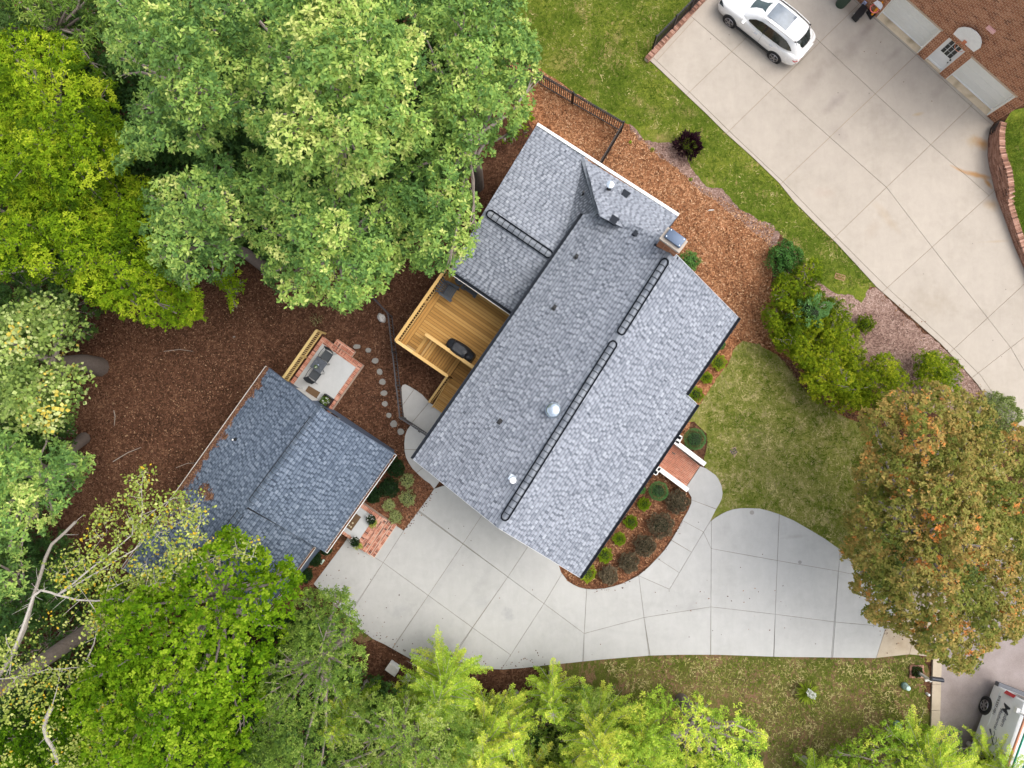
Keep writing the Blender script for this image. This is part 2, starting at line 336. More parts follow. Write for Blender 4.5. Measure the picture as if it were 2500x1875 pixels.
# ================================================================== ground, lawns, paving
def jag(pts, step=.12, amp=.05, sc=3.0, closed=True):
    out = []; n = len(pts)
    for i in range(n):
        a = pts[i]; b = pts[(i+1) % n]; L = (b-a).length; k = max(1, int(L/step))
        for j in range(k):
            p = a.lerp(b, j/k)
            o = mnoise.noise_vector(Vector((p.x*sc, p.y*sc, 1.7)))*amp+mnoise.noise_vector(Vector((p.x*sc*4, p.y*sc*4, 5)))*amp*.6
            out.append(Vector((p.x+o.x, p.y+o.y, p.z)))
    return out
def sheet(name, px, mat, z, amp=.05, kind='structure', sc=3.0):
    pts = [G(x, y, 0) for x, y in px]
    if amp: pts = jag(pts, .12, amp, sc)
    b = MB(); b.prism(pts, z-.003, z, bottom=False)
    return b.build(name, mat, kind=kind)
g = MB(); g.add([(-90, -90, 0), (90, -90, 0), (90, 90, 0), (-90, 90, 0)], [(0, 1, 2, 3)]); g.build('ground', M['mulch_dark'], kind='structure')
sheet('mulch_bed_orange', [(1240, 150), (1330, 160), (1560, 300), (1800, 480), (1905, 560), (1890, 640), (1880, 700), (1900, 780), (1940, 880), (2010, 960), (2120, 1020), (2200, 1080), (2100, 1100), (1900, 1020), (1800, 880), (1700, 1000), (1660, 1110), (1560, 1100), (1400, 500), (1300, 320)], M['mulch_orange'], .006, .08)
sheet('mulch_bed_weathered', [(1530, 300), (1590, 330), (1660, 335), (1710, 400), (1770, 440), (1860, 520), (1910, 570), (1899, 596), (1880, 604), (1850, 575), (1800, 532), (1740, 488), (1680, 440), (1640, 400), (1590, 365), (1550, 335)], M['mulch_old'], .010, .14)
sheet('mulch_bed_weathered', [(1960, 660), (2100, 710), (2142, 701), (2163, 725), (2240, 800), (2293, 837), (2384, 937), (2424, 991), (2500, 1060), (2300, 1010), (2150, 960), (2090, 905), (2070, 850), (2040, 800), (1990, 740)], M['mulch_old'], .010, .12)
sheet('mulch_bed_front', [(1340, 1370), (1371, 1410), (1413, 1436), (1446, 1441), (1519, 1427), (1605, 1364), (1666, 1272), (1690, 1228), (1690, 1200), (1660, 1150), (1600, 1110), (1380, 1330)], M['mulch_bed'], .006, 0)
sheet('mulch_bed_side', [(920, 1090), (1000, 1118), (1020, 1150), (1062, 1192), (986, 1297), (940, 1290), (850, 1250)], M['mulch_bed'], .006, 0)
sheet('mulch_bed_side', [(845, 1320), (768, 1425), (690, 1520), (650, 1480), (760, 1320)], M['mulch_bed'], .006, 0)
sheet('lawn_back', [(1230, -80), (1700, -80), (1785, -80), (1640, 60), (1580, 140), (1585, 152), (1610, 162), (1678, 227), (1776, 322), (1906, 443), (1945, 491), (2045, 589), (2143, 700), (2122, 701), (2101, 740), (2083, 724), (2039, 715), (2004, 692), (1968, 639), (1947, 607), (1897, 568), (1885, 550), (1855, 536), (1802, 509), (1782, 488), (1764, 460), (1722, 455), (1690, 413), (1655, 345), (1613, 348), (1572, 340), (1545, 307), (1504, 286), (1398, 224), (1318, 165), (1240, 140)], M['lawn_upper'], .014, .10, sc=2)
sheet('lawn_front', [(1813, 833), (1789, 856), (1775, 894), (1747, 927), (1722, 968), (1706, 989), (1680, 1030), (1697, 1030), (1724, 1060), (1728, 1085), (1718, 1130), (1732, 1156), (1754, 1192), (1754, 1226), (1730, 1275), (1760, 1266), (1789, 1253), (1825, 1250), (1854, 1251), (1902, 1266), (1937, 1280), (1977, 1303), (2050, 1351), (2115, 1412), (2200, 1480), (2330, 1480), (2400, 1380), (2500, 1280), (2440, 1120), (2200, 1075), (2091, 1030), (2026, 998), (1978, 965), (1952, 933), (1931, 900), (1899, 868), (1851, 838)], M['lawn_front'], .014, .06, sc=2.4)
sheet('lawn_street', [(1300, 1620), (1465, 1604), (1587, 1594), (1659, 1592), (1896, 1597), (2138, 1600), (2219, 1592), (2250, 1604), (2270, 1640), (2262, 1680), (2272, 1740), (2272, 1940), (1560, 1940), (1500, 1770), (1400, 1690)], M['lawn_street'], .014, .05)
sheet('lawn_patch', [(835, 1495), (866, 1508), (914, 1559), (880, 1572), (845, 1545)], M['lawn_street'], .014, .07)
sheet('street', [(2297, 1590), (2292, 1760), (2290, 1960), (2700, 1960), (2700, 1150), (2520, 1250), (2400, 1370), (2325, 1490)], M['asphalt'], .010, 0)
sheet('drain_strip', [(2251, 1658), (2275, 1658), (2271, 1738), (2266, 1736)], M['mulch_dark'], .020, .01)

def panels(root, name, outline, cuts, zt, gap, mat, base_mat, smooth_px=True):
    bm = bmesh.new(); P = [G(x, y, 0) for x, y in outline]
    bm.faces.new([bm.verts.new((p.x, p.y, 0)) for p in P])
    def inside(f, q):
        c = False; vs = [v.co for v in f.verts]; j = len(vs)-1
        for i in range(len(vs)):
            a, b = vs[i], vs[j]
            if (a.y > q.y) != (b.y > q.y) and q.x < (b.x-a.x)*(q.y-a.y)/(b.y-a.y)+a.x: c = not c
            j = i
        return c
    for (x0, y0), (x1, y1) in cuts:
        a = G(x0, y0); b = G(x1, y1); q = (a+b)/2; d = (b-a)
        for f in list(bm.faces):
            if inside(f, q):
                bmesh.ops.bisect_plane(bm, geom=[f]+list(f.edges)+list(f.verts), plane_co=a, plane_no=(-d.y, d.x, 0), dist=1e-4); break
    b = MB(); b.prism(P, zt-.045, zt-.022, bottom=False); b.build(name+'_bed', base_mat, root, kind='structure' if root is None else None)
    n = 0
    for f in list(bm.faces):
        vs = [v.co.copy() for v in f.verts]
        if f.calc_area() < .02: continue
        if sum((vs[i].x*vs[(i+1) % len(vs)].y-vs[(i+1) % len(vs)].x*vs[i].y) for i in range(len(vs))) < 0: vs.reverse()
        clean = [vs[0]]
        for v in vs[1:]:
            if (v-clean[-1]).length > .02: clean.append(v)
        if (clean[0]-clean[-1]).length < .02: clean.pop()
        k = len(clean); ins = []
        for i in range(k):
            a = (clean[i]-clean[i-1]).normalized(); c = (clean[(i+1) % k]-clean[i]).normalized()
            n1 = Vector((-a.y, a.x, 0)); n2 = Vector((-c.y, c.x, 0)); h = (n1+n2)
            if h.length < .1: ins.append(clean[i]+n1*gap); continue
            h.normalize(); ins.append(clean[i]+h*(gap/max(.4, h.dot(n1))))
        zz = zt+random.uniform(-.002, .002)
        MB().prism(ins, zt-.04, zz, bottom=False).build('concrete_panel', mat, root); n += 1
    bm.free(); return n
drive = [(986, 1295), (1050, 1209), (1060, 1193), (1130, 1170), (1340, 1330), (1364, 1378), (1370, 1397), (1386, 1418), (1400, 1427), (1413, 1433), (1430, 1437), (1446, 1438), (1475, 1436), (1497, 1431), (1519, 1424), (1538, 1415), (1558, 1404.5), (1634, 1438), (1716.5, 1299.5), (1733, 1273), (1745, 1264), (1760, 1255), (1774, 1248), (1789, 1243), (1806, 1240.5), (1825, 1240), (1854, 1241), (1878, 1247), (1902, 1255), (1937, 1270), (1977, 1293), (2015, 1316), (2050, 1341), (2085, 1370), (2120, 1405), (2160, 1450), (2188, 1480), (2162, 1529), (2138, 1606), (2050, 1605), (1896, 1603), (1750, 1598), (1659, 1598), (1587, 1600), (1525, 1605), (1465, 1610), (1400, 1617), (1330, 1624), (1280, 1630), (1229, 1634), (1140, 1630), (1056, 1618), (1002, 1608), (968, 1589), (940, 1573), (910, 1559), (883, 1539), (845, 1500), (800, 1460), (766, 1425), (843, 1322), (890, 1250), (967, 1283)]
fwalk = [(1558, 1404.5), (1583, 1384), (1605, 1361), (1623, 1341), (1639, 1318), (1653, 1294), (1666, 1269), (1680, 1245), (1687, 1228), (1687.5, 1214), (1679, 1199), (1674, 1190), (1709, 1138), (1723, 1143), (1736, 1152), (1746, 1159), (1753, 1168), (1761, 1185), (1764, 1204), (1762, 1217), (1757, 1228), (1748, 1243), (1733, 1273), (1716.5, 1299.5), (1634, 1438)]
dc = [((986, 1295), (936, 1373)), ((915, 1360), (936, 1373)), ((936, 1373), (858, 1490)),
      ((1432, 1440), (1426, 1546)), ((1426, 1546), (1424.5, 1612)), ((1559, 1404), (1572, 1507)), ((1572, 1507), (1586, 1600)),
      ((1736, 1339), (1735, 1481)), ((1735, 1481), (1735, 1598)), ((1716.5, 1298), (1736, 1339)), ((1901.5, 1257), (1897, 1368)), ((1892, 1499), (1889, 1600)), ((1897, 1368), (1892, 1499)),
      ((2050.5, 1341), (2046, 1394)), ((2046, 1394), (2038, 1518)), ((2038, 1518), (2031, 1600)),
      ((1426, 1546), (1572, 1507)), ((1572, 1507), (1735, 1481)), ((1735, 1481), (1892, 1499)), ((1892, 1499), (2040, 1518)), ((2040, 1518), (2162, 1529)),
      ((1736, 1339), (1897, 1368)), ((1897, 1368), (2046, 1394)), ((2046, 1394), (2120, 1410)),
      ((1328, 1473), (1426, 1546)), ((1372, 1400), (1328, 1473)), ((1328, 1473), (1247, 1598)), ((1240, 1408), (1328, 1473)),
      ((1288, 1335), (1240, 1408)), ((1240, 1408), (1167, 1512)), ((1167, 1541), (1247, 1598)), ((1167, 1512), (1110, 1600)), ((1130, 1328), (1240, 1408)), ((1185, 1245), (1130, 1328)), ((1130, 1328), (1046, 1453)),
      ((1023, 1250), (1130, 1328)), ((936, 1373), (1046, 1453)), ((1046, 1453), (1167, 1541)), ((1046, 1453), (959, 1580))]
dr = thing('driveway', None, None, G(1400, 1500)); dr['kind'] = 'structure'
panels(dr, 'joint_base', drive, dc, .05, .009, M['concrete'], M['joint'])
fw = thing('front_walkway', None, None, G(1700, 1220)); fw['kind'] = 'structure'
panels(fw, 'joint_base', fwalk, [((1687.5, 1220), (1746.6, 1241.7)), ((1666, 1270.6), (1716.5, 1298)), ((1639, 1319), (1686, 1346.5)), ((1603, 1362), (1657, 1397))], .05, .009, M['concrete'], M['joint'])
walk = [(980, 946), (983, 940), (990, 938), (1000, 943), (1010, 949), (1020, 955), (1032, 964), (1048, 982), (1120, 1030), (1125, 1150), (1073, 1176), (1060, 1194), (1050, 1181), (1035, 1171), (1019, 1156), (1007, 1144), (998, 1130), (991, 1116), (988, 1101), (987, 1083), (989, 1064), (994, 1050), (1001, 1040), (1007, 1034), (996, 1027), (987, 1019), (984, 1000), (983, 987), (981, 965)]
wk = thing('walkway', None, None, G(1040, 1060)); wk['kind'] = 'structure'
panels(wk, 'joint_base', walk, [((985, 987), (1011, 951)), ((1007, 1031), (1048, 982)), ((988, 1097), (1040, 1098)), ((1017, 1154), (1032, 1143))], .05, .012, M['concrete'], M['joint'])
beige = [(1585, 148), (1725, 0), (1785, -63), (2026, -58), (2104, 12), (2145, 40), (2249, 127), (2411, 281), (2426, 300), (2416, 315), (2411, 341), (2410, 383), (2414, 410), (2420, 435), (2431, 482), (2451, 534), (2474, 599), (2498, 656), (2540, 760), (2570, 1120), (2480, 1060), (2424, 991), (2407, 970), (2384, 937), (2340, 887), (2293, 837), (2217, 770), (2139, 701), (2088, 645), (2039, 592), (1990, 545), (1939, 494), (1900, 446), (1837, 385), (1770, 325), (1720, 275), (1672, 230), (1604, 165)]
Ls = [[(1604, 151), (1681, 224), (1785, 326), (1912, 446), (2042, 580), (2163, 701), (2328, 852), (2395, 920), (2440, 985)],
      [(1697, 50), (1786, 127), (1889, 215), (2024, 335), (2164, 459), (2275, 605), (2410, 777), (2466, 849), (2510, 925)],
      [(1890, 0), (2000, 103), (2136, 230), (2271, 354), (2411, 476)], [(2060, -20), (2092, 9), (2237, 137), (2370, 261), (2424, 309)]]
bc = [((1675, 233), (1786, 127)), ((1774, 326), (2002, 103)), ((1903, 452), (2136, 230)), ((2033, 584), (2271, 354)), ((2157, 710), (2411, 480)), ((2320, 859), (2410, 776)), ((2386, 911), (2466, 849))]
for l in Ls: bc += list(zip(l[:-1], l[1:]))
bc.append(((1606, 146), (1693, 50)))
nd = thing('neighbour_driveway', None, None, G(2100, 400)); nd['kind'] = 'structure'
panels(nd, 'joint_base', beige, bc, .05, .009, M['concrete_beige'], M['joint_beige'])
apron = [(2162, 1529), (2188, 1480), (2260, 1400), (2330, 1480), (2303, 1560), (2298, 1600), (2262, 1602), (2240, 1599), (2219, 1597), (2138, 1606)]
ap = thing('driveway_apron', None, None, G(2220, 1550)); ap['kind'] = 'structure'
panels(ap, 'joint_base', apron, [((2239, 1520), (2219, 1597)), ((2272, 1560), (2262, 1602))], .045, .010, M['concrete_apron'], M['joint_beige'])
kb = thing('kerb', None, None, G(2283, 1700)); kb['kind'] = 'structure'
ys = [1604, 1668, 1732, 1796, 1860, 1930]
for y0, y1 in zip(ys[:-1], ys[1:]):
    MB().prism([G(2274+(1640-y0)*.03, y0+.5), G(2295+(1640-y0)*.03, y0+.5), G(2295+(1640-y1)*.03, y1-.5), G(2274+(1640-y1)*.03, y1-.5)], 0, .12).build('kerb_stone', M['concrete_apron'], kb)

# loose bark chips lying proud of the mulch
def chips(name, px, n, cols, zc=.02, smin=.04, smax=.11, avoid=None):
    P = [G(x, y) for x, y in px]; xs = [p.x for p in P]; ys_ = [p.y for p in P]
    b = MB(); k = 0
    poly = [(p.x, p.y) for p in P]
    def ins(x, y):
        c = False; j = len(poly)-1
        for i in range(len(poly)):
            a, q = poly[i], poly[j]
            if (a[1] > y) != (q[1] > y) and x < (q[0]-a[0])*(y-a[1])/(q[1]-a[1])+a[0]: c = not c
            j = i
        return c
    while k < n:
        x = random.uniform(min(xs), max(xs)); y = random.uniform(min(ys_), max(ys_))
        if not ins(x, y): continue
        k += 1; L = random.uniform(smin, smax); W = L*random.uniform(.15, .35); a = random.uniform(0, 6.28)
        c, s_ = math.cos(a), math.sin(a); z = random.uniform(.015, zc+.02); dz = random.uniform(-.01, .015)
        b.add([(x-c*L/2+s_*W/2, y-s_*L/2-c*W/2, z), (x+c*L/2+s_*W/2, y+s_*L/2-c*W/2, z+dz), (x+c*L/2-s_*W/2, y+s_*L/2+c*W/2, z+dz+.006), (x-c*L/2-s_*W/2, y-s_*L/2+c*W/2, z+.006)], [(0, 1, 2, 3)], random.random())
    return b.build(name, cols, kind='stuff')
M['chip_dark'] = tinted('bark_chip_dark', [(0, (.04, .018, .01)), (.5, (.11, .05, .028)), (.85, (.20, .10, .058)), (1, (.34, .2, .12))], .9)
M['chip_orange'] = tinted('bark_chip_orange', [(0, (.07, .028, .012)), (.5, (.27, .12, .055)), (.85, (.48, .26, .13)), (1, (.68, .45, .27))], .9)
chips('bark_chips', [(200, 780), (520, 660), (1090, 640), (980, 860), (1000, 1120), (1060, 1190), (990, 1280), (880, 1220), (960, 1100), (800, 1000), (900, 890), (780, 820), (640, 900), (380, 1260), (190, 1330), (180, 1000)], 26000, M['chip_dark'])
chips('bark_chips', [(1310, 165), (1545, 320), (1700, 450), (1890, 560), (1880, 700), (1900, 780), (1890, 850), (1800, 830), (1700, 700), (1660, 600), (1640, 540), (1330, 290)], 15000, M['chip_orange'])
chips('bark_chips', [(1371, 1400), (1413, 1432), (1519, 1420), (1605, 1355), (1666, 1262), (1685, 1215), (1600, 1130), (1400, 1340)], 3500, M['chip_orange'])
chips('bark_chips', [(1931, 880), (2030, 985), (2150, 1040), (2160, 1060), (2040, 1005), (1965, 955), (1900, 868)], 1500, M['chip_dark'])
# sticks and lone leaves on the yard
for (a, b, lb, r) in (((276, 1127), (345, 1092), 'long pale fallen branch on the dark mulch beside the left edge of the garage roof', .022), ((278, 1002), (279, 1040), 'short grey stick lying on the open dark mulch yard', .02),
                ((400, 858), (472, 858), 'thin curved twig lying on the mulch between the tree trunk and the garage', .014), ((430, 1142), (480, 1130), 'grey stick ending at the garage eave on dark mulch', .014)):
    p = G(*a, .03); q = G(*b, .03); mm = (p+q)/2+Vector((.06, .1, .02))
    o = MB().tube([p, p.lerp(mm, .6), mm, q.lerp(mm, .4), q], [r, r, r*.9, r*.7, r*.4], 5, .8).build('fallen_branch', M['bark_pale']); tag(o, lb, 'branch')

M['tuft'] = leafmat('grass_tuft_blades', [(0, (.030, .058, .006)), (.35, (.075, .115, .012)), (.6, (.16, .19, .03)), (.8, (.32, .29, .10)), (1, (.50, .42, .20))], .15, .8, .05)
def tufts(px, n, bias, seed):
    R = random.Random(seed); P = [G(x, y) for x, y in px]; poly = [(p.x, p.y) for p in P]; xs = [p[0] for p in poly]; ys_ = [p[1] for p in poly]; b = MB(); k = 0
    while k < n:
        x = R.uniform(min(xs), max(xs)); y = R.uniform(min(ys_), max(ys_)); c = False; j = len(poly)-1
        for i in range(len(poly)):
            a, q = poly[i], poly[j]
            if (a[1] > y) != (q[1] > y) and x < (q[0]-a[0])*(y-a[1])/(q[1]-a[1])+a[0]: c = not c
            j = i
        if not c: continue
        k += 1; nz = mnoise.noise(Vector((x*1.1, y*1.1, 3)))*.35+mnoise.noise(Vector((x*3.5, y*3.5, 9)))*.35; t = min(1, max(0, bias+nz+R.gauss(0, .12)))
        for _ in range(2):
            a = R.uniform(0, 6.28); L = R.uniform(.06, .16); e = Vector((math.cos(a), math.sin(a), 0))*L; s = Vector((-e.y, e.x, 0))*R.uniform(.10, .2); p = Vector((x, y, .016))
            b.add([p-s, p+s, p+e+UPV*L*.35], [(0, 1, 2)], min(1, max(0, t+R.gauss(0, .07))))
    return b.build('grass_tufts', M['tuft'], kind='stuff')
UPV = Vector((0, 0, 1))
tufts([(1290, -40), (1700, -60), (1640, 50), (1578, 140), (1590, 165), (1672, 236), (1770, 331), (1900, 452), (2039, 598), (2132, 694), (2039, 710), (1968, 635), (1897, 564), (1802, 505), (1764, 456), (1690, 409), (1655, 341), (1545, 303), (1398, 220), (1300, 150)], 8000, .46, 1)
tufts([(1813, 840), (1780, 890), (1725, 968), (1706, 1000), (1728, 1060), (1728, 1110), (1768, 1190), (1768, 1232), (1825, 1236), (1902, 1250), (1980, 1290), (2050, 1337), (2110, 1390), (2150, 1300), (2110, 1060), (2026, 1003), (1952, 938), (1899, 873), (1851, 843)], 9000, .66, 2)
tufts([(1465, 1616), (1659, 1604), (1896, 1609), (2138, 1612), (2225, 1604), (2262, 1680), (2265, 1900), (1900, 1900), (1800, 1700), (1560, 1720)], 6000, .70, 3)
def litter(px, n, seed, spread=10):
    R = random.Random(seed); b = MB()
    for _ in range(n):
        i = R.randrange(len(px)-1); u = R.random(); x = px[i][0]+(px[i+1][0]-px[i][0])*u+R.gauss(0, spread*.4); y = px[i][1]+(px[i+1][1]-px[i][1])*u+R.gauss(0, spread)
        p = G(x, y, .058); a = R.uniform(0, 6.28); L = R.uniform(.015, .05); e = Vector((math.cos(a), math.sin(a), 0))*L; s = Vector((-e.y, e.x, 0))*.6; b.add([p-e, p+s, p+e+UPV*.006, p-s], [(0, 1, 2, 3)], R.random())
    return b.build('driveway_litter', M['chip_dark'], kind='stuff')
litter([(1060, 1200), (1010, 1262), (990, 1292)], 80, 1, 9); litter([(883, 1530), (968, 1580), (1056, 1608), (1229, 1622), (1330, 1612)], 120, 2, 12); litter([(2100, 1400), (2150, 1500), (2200, 1560)], 110, 3, 24); litter([(1380, 1412), (1446, 1442), (1519, 1428), (1605, 1366), (1666, 1276)], 70, 4, 5); litter([(790, 1400), (860, 1500), (1000, 1560)], 45, 5, 40); litter([(2140, 720), (2290, 850), (2400, 960)], 80, 6, 14); litter([(1700, 1460), (1950, 1500)], 25, 7, 70)
# ================================================================== roofs
def clip_interval(poly, v):
    "poly: list of (u,v) convex; u-interval at height v"
    us = []
    for i in range(len(poly)):
        a, b = poly[i], poly[(i+1) % len(poly)]
        if (a[1] <= v < b[1]) or (b[1] <= v < a[1]): us.append(a[0]+(b[0]-a[0])*(v-a[1])/(b[1]-a[1]))
    return (min(us), max(us)) if len(us) >= 2 else None
def shingles(parent, poly, eave, mat, th=.16, course=.143, wmin=.10, wmax=.21, seed=1, deck_mat=None):
    "lay laminated shingle tabs course by course on a flat convex 3-D polygon; eave = (a, b) gives the course direction"
    R = random.Random(seed); poly = [Vector(p) for p in poly]
    u = (eave[1]-eave[0]).normalized()
    n = Vector((0, 0, 0))
    for i in range(len(poly)): n += (poly[i]-poly[0]).cross(poly[(i+1) % len(poly)]-poly[0])
    n.normalize(); n = n if n.z > 0 else -n
    u = (u-n*u.dot(n)).normalized(); v = n.cross(u)
    cen = sum(poly, Vector())/len(poly)
    if (cen-eave[0]).dot(v) < 0: u = -u; v = n.cross(u)
    o = eave[0]; q = [((p-o).dot(u), (p-o).dot(v)) for p in poly]
    MB().slab([p-n*.004 for p in poly], th).build('roof_deck', deck_mat or M['underlay'], parent)
    b = MB(); vmin = min(a[1] for a in q); vmax = max(a[1] for a in q); row = 0; vv = vmin
    while vv < vmax-.02:
        v0 = vv; v1 = min(vv+course*1.12, vmax-1e-4); vm = vv+course
        i0 = clip_interval(q, v0+1e-4); i1 = clip_interval(q, v1-1e-4)
        if not i0 and not i1: vv = vm; row += 1; continue
        i0 = i0 or i1; i1 = i1 or i0
        x = min(i0[0], i1[0])-R.uniform(0, .2); xe = max(i0[1], i1[1])
        hi = R.random() < .5; base = R.uniform(-.06, .06)
        while x < xe:
            wd = R.uniform(wmin, wmax) if hi else R.uniform(wmin*.7, wmax*.62); x2 = x+wd
            a0, a1 = max(x, i0[0]), min(x2, i0[1]); b0, b1 = max(x, i1[0]), min(x2, i1[1])
            if a1 > a0+.005 or b1 > b0+.005:
                a1 = max(a0, a1); b1 = max(b0, b1)
                h = .020 if hi else .011
                t = (R.gauss(.72, .11) if hi else R.gauss(.42, .10))+base*.5
                t = min(1, max(0, t))
                def P(uu, vw, hh): return o+u*uu+v*vw+n*hh
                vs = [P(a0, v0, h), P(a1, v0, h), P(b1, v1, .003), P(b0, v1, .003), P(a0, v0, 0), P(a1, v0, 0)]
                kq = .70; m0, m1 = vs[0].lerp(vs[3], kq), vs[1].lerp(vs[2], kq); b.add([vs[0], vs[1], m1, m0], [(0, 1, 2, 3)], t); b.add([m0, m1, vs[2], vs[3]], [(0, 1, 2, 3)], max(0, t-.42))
                b.add([vs[4], vs[5], vs[1], vs[0]], [(0, 1, 2, 3)], max(0, t-.45))  # front edge tinted darker, painting in the shadow line of the course
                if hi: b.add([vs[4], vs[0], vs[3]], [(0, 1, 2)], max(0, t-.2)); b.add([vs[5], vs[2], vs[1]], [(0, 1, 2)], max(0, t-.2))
            x = x2; hi = not hi
        vv = vm; row += 1
    return b.build('shingle_tabs', mat, parent, kind='stuff')
def caps(parent, a, b, nl, nr, mat, wid=.15, step=.14, lift=.02, n0=Vector((0, 0, 1)), name='ridge_cap_shingle'):
    "overlapping bent cap shingles from a to b; nl, nr: directions down the two slopes"
    a = Vector(a); b = Vector(b); x = (b-a); L = x.length; x /= L; k = max(1, int(L/step)); z = Vector((0, 0, 1))
    mb = MB(); s = step*1.5; th = .016
    def pt(u, w_, h): return x*u+(nl if w_ < 0 else nr)*abs(w_)+z*h
    vs = [pt(0, -wid, .0), pt(0, 0, .012), pt(0, wid, .0), pt(s, -wid, th), pt(s, 0, th+.014), pt(s, wid, th)]
    vs += [pt(s, -wid, 0), pt(s, 0, 0), pt(s, wid, 0)]
    mb.add(vs, [(0, 1, 4, 3), (1, 2, 5, 4), (3, 4, 7, 6), (4, 5, 8, 7), (0, 3, 6), (2, 8, 5)])
    pr = mb.build(name, mat, None); me = pr.data; bpy.data.objects.remove(pr)
    for i in range(k):
        o = link(bpy.data.objects.new(name, me)); o.parent = parent; o.location = a+x*(i*L/k)+z*lift-wloc(parent)
M['cap'] = tinted('ridge_cap_shingle_grey', [(0, (.165, .182, .21)), (.5, (.205, .222, .25)), (1, (.25, .268, .295))], .9, 'rnd', .1, 40)
M['cap_blue'] = tinted('ridge_cap_shingle_blue', [(0, (.075, .098, .132)), (.5, (.105, .132, .172)), (1, (.14, .17, .215))], .9, 'rnd', .1, 40)
def vent(root, a, b, nl, nr, hw, mat, capmat, bar=.05, z=.03):
    "low ridge vent: dark frame with rounded ends and cap shingles along it"
    vt = thing('ridge_vent', None, None, (0, 0, 0)); vt.parent = root; vt.location = -wloc(root)
    x = (b-a).normalized(); up = Vector((0, 0, 1)); fr = MB()
    for d in (nl, nr): fr.beam(a+x*.12+d*hw+up*(z+.05), b-x*.12+d*hw+up*(z+.05), bar, .06)
    for e, s in ((a, 1), (b, -1)):
        pts = [e+x*s*.12+nl*hw, e+x*s*.02+nl*hw*.62, e+nl*hw*.05, e+x*s*.02+nr*hw*.62, e+x*s*.12+nr*hw]
        for p, q in zip(pts[:-1], pts[1:]): fr.beam(p+up*(z+.05), q+up*(z+.05), bar, .06)
    kk = int((b-a).length/.27)
    for i in range(1, kk):
        c = a.lerp(b, i/kk); fr.beam(c+nl*(hw-.02)+up*(z+.05), c+up*(z+.06), .022, .02); fr.beam(c+up*(z+.06), c+nr*(hw-.02)+up*(z+.05), .022, .02)
    fr.build('vent_frame', mat, vt)
    MB().add([a+nl*hw+up*(z-.02), a+up*(z-.0), a+nr*hw+up*(z-.02), b+nl*hw+up*(z-.02), b+up*z, b+nr*hw+up*(z-.02)], [(0, 1, 4, 3), (1, 2, 5, 4)]).build('vent_top', capmat, vt)
    return vt
def gutter(parent, a, b, out, mat, wd=.13, h=.11, inner=None, fill=None):
    "open trough along an eave"
    x = (b-a).normalized(); o = out.normalized(); z = Vector((0, 0, 1)); m_ = MB(); t = .012
    c = (a+b)/2; L = (b-a).length; ax = (x, o, z)
    m_.box(c+o*(wd)-z*h/2, (L, .022, h+.01), ax=ax); m_.box(c+o*t/2-z*h/2, (L, t, h), ax=ax); m_.box(c+o*wd/2-z*h, (L, wd, t), ax=ax)
    for e in (a, b): m_.box(e+o*wd/2-z*h/2, (t, wd, h), ax=ax)
    g_ = m_.build('gutter', mat, parent)
    if fill: MB().box(c+o*wd/2-z*.045, (L-.05, wd-.03, .03), ax=ax).build('leaf_litter', fill, parent, kind='stuff')
    return g_
def walls(parent, pts, z0, z1, mat, name='wall'):
    n = len(pts)
    for i in range(n):
        a, b = pts[i], pts[(i+1) % n]
        a0 = Vector((a.x, a.y, z0)); b0 = Vector((b.x, b.y, z0)); d = (b0-a0).normalized()
        MB().beam(a0+Vector((0, 0, (z1-z0)/2)), b0+Vector((0, 0, (z1-z0)/2)), .12, z1-z0).build(name, mat, parent)

# ---------------- main house
ZE, ZR = 5.3, 7.7
house = thing('main_house', 'large house with light grey shingled roof, long dark ridge vents and brick chimney', 'house', G(1400, 1000))
rb = G(1216, 1289, ZR); rt = G(1641, 611, ZR)
PL = plane(G(1009, 1122, ZE), G(1424, 524, ZE), (rb+rt)/2)
rb = RP(1216, 1289, PL); rt = RP(1641, 611, PL)
PR = plane(rb, rt, (G(1802, 774, ZE)+G(1674, 961, ZE))/2)
roof = thing('roof', None, None, (0, 0, 0))
roof.parent = house; roof.location = -house.location
L0, L1 = RP(1009, 1122, PL), RP(1424, 524, PL); S1, S2 = RP(1446, 532, PL), RP(1598, 594, PL); S1e, S2e = RP(1462, 519, PL), RP(1612, 574, PL)
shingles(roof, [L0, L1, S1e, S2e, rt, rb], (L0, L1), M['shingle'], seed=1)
R0, R1 = RP(1802, 774, PR), RP(1674, 961, PR)
d_r = (rb-rt).normalized()
# right slope in two convex pieces: short upper eave, longer lower eave
k = (R1-rt).dot(d_r); Rm = rt+d_r*k
Pr1 = RP(1701, 986, PR); Pr2 = RP(1414, 1409, PR)
k2 = (Pr1-rt).dot(d_r); Rm = rt+d_r*((k+k2)/2)
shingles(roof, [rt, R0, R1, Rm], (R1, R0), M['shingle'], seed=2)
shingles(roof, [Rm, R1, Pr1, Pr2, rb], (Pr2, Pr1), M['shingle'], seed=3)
def down(pl, ax):
    "unit vector down the slope of plane pl, across axis ax"
    n = pl[0]; v = n.cross(ax).normalized(); return v if v.z < 0 else -v
ax = (rt-rb).normalized(); nl, nr = down(PL, ax), down(PR, ax)
caps(roof, rb, rt, nl, nr, M['cap'])
def ridgept(x, y): 
    p = RP(x, y, PL); return rb+ax*(p-rb).dot(ax)
for p, q in (((1217, 1260), (1503, 835)), ((1507, 813), (1623, 632))):
    a, b = ridgept(*p), ridgept(*q); v_ = vent(house, a, b, nl, nr, .175, M['vent_black'], M['underlay'])
    caps(v_, a+ax*.08, b-ax*.1, nl, nr, M['cap'], wid=.15, step=.27, lift=.03, name='vent_cap_shingle')
outL = Vector((-ax.y, ax.x, 0)).normalized(); outL = outL if outL.dot(nl) > 0 else -outL
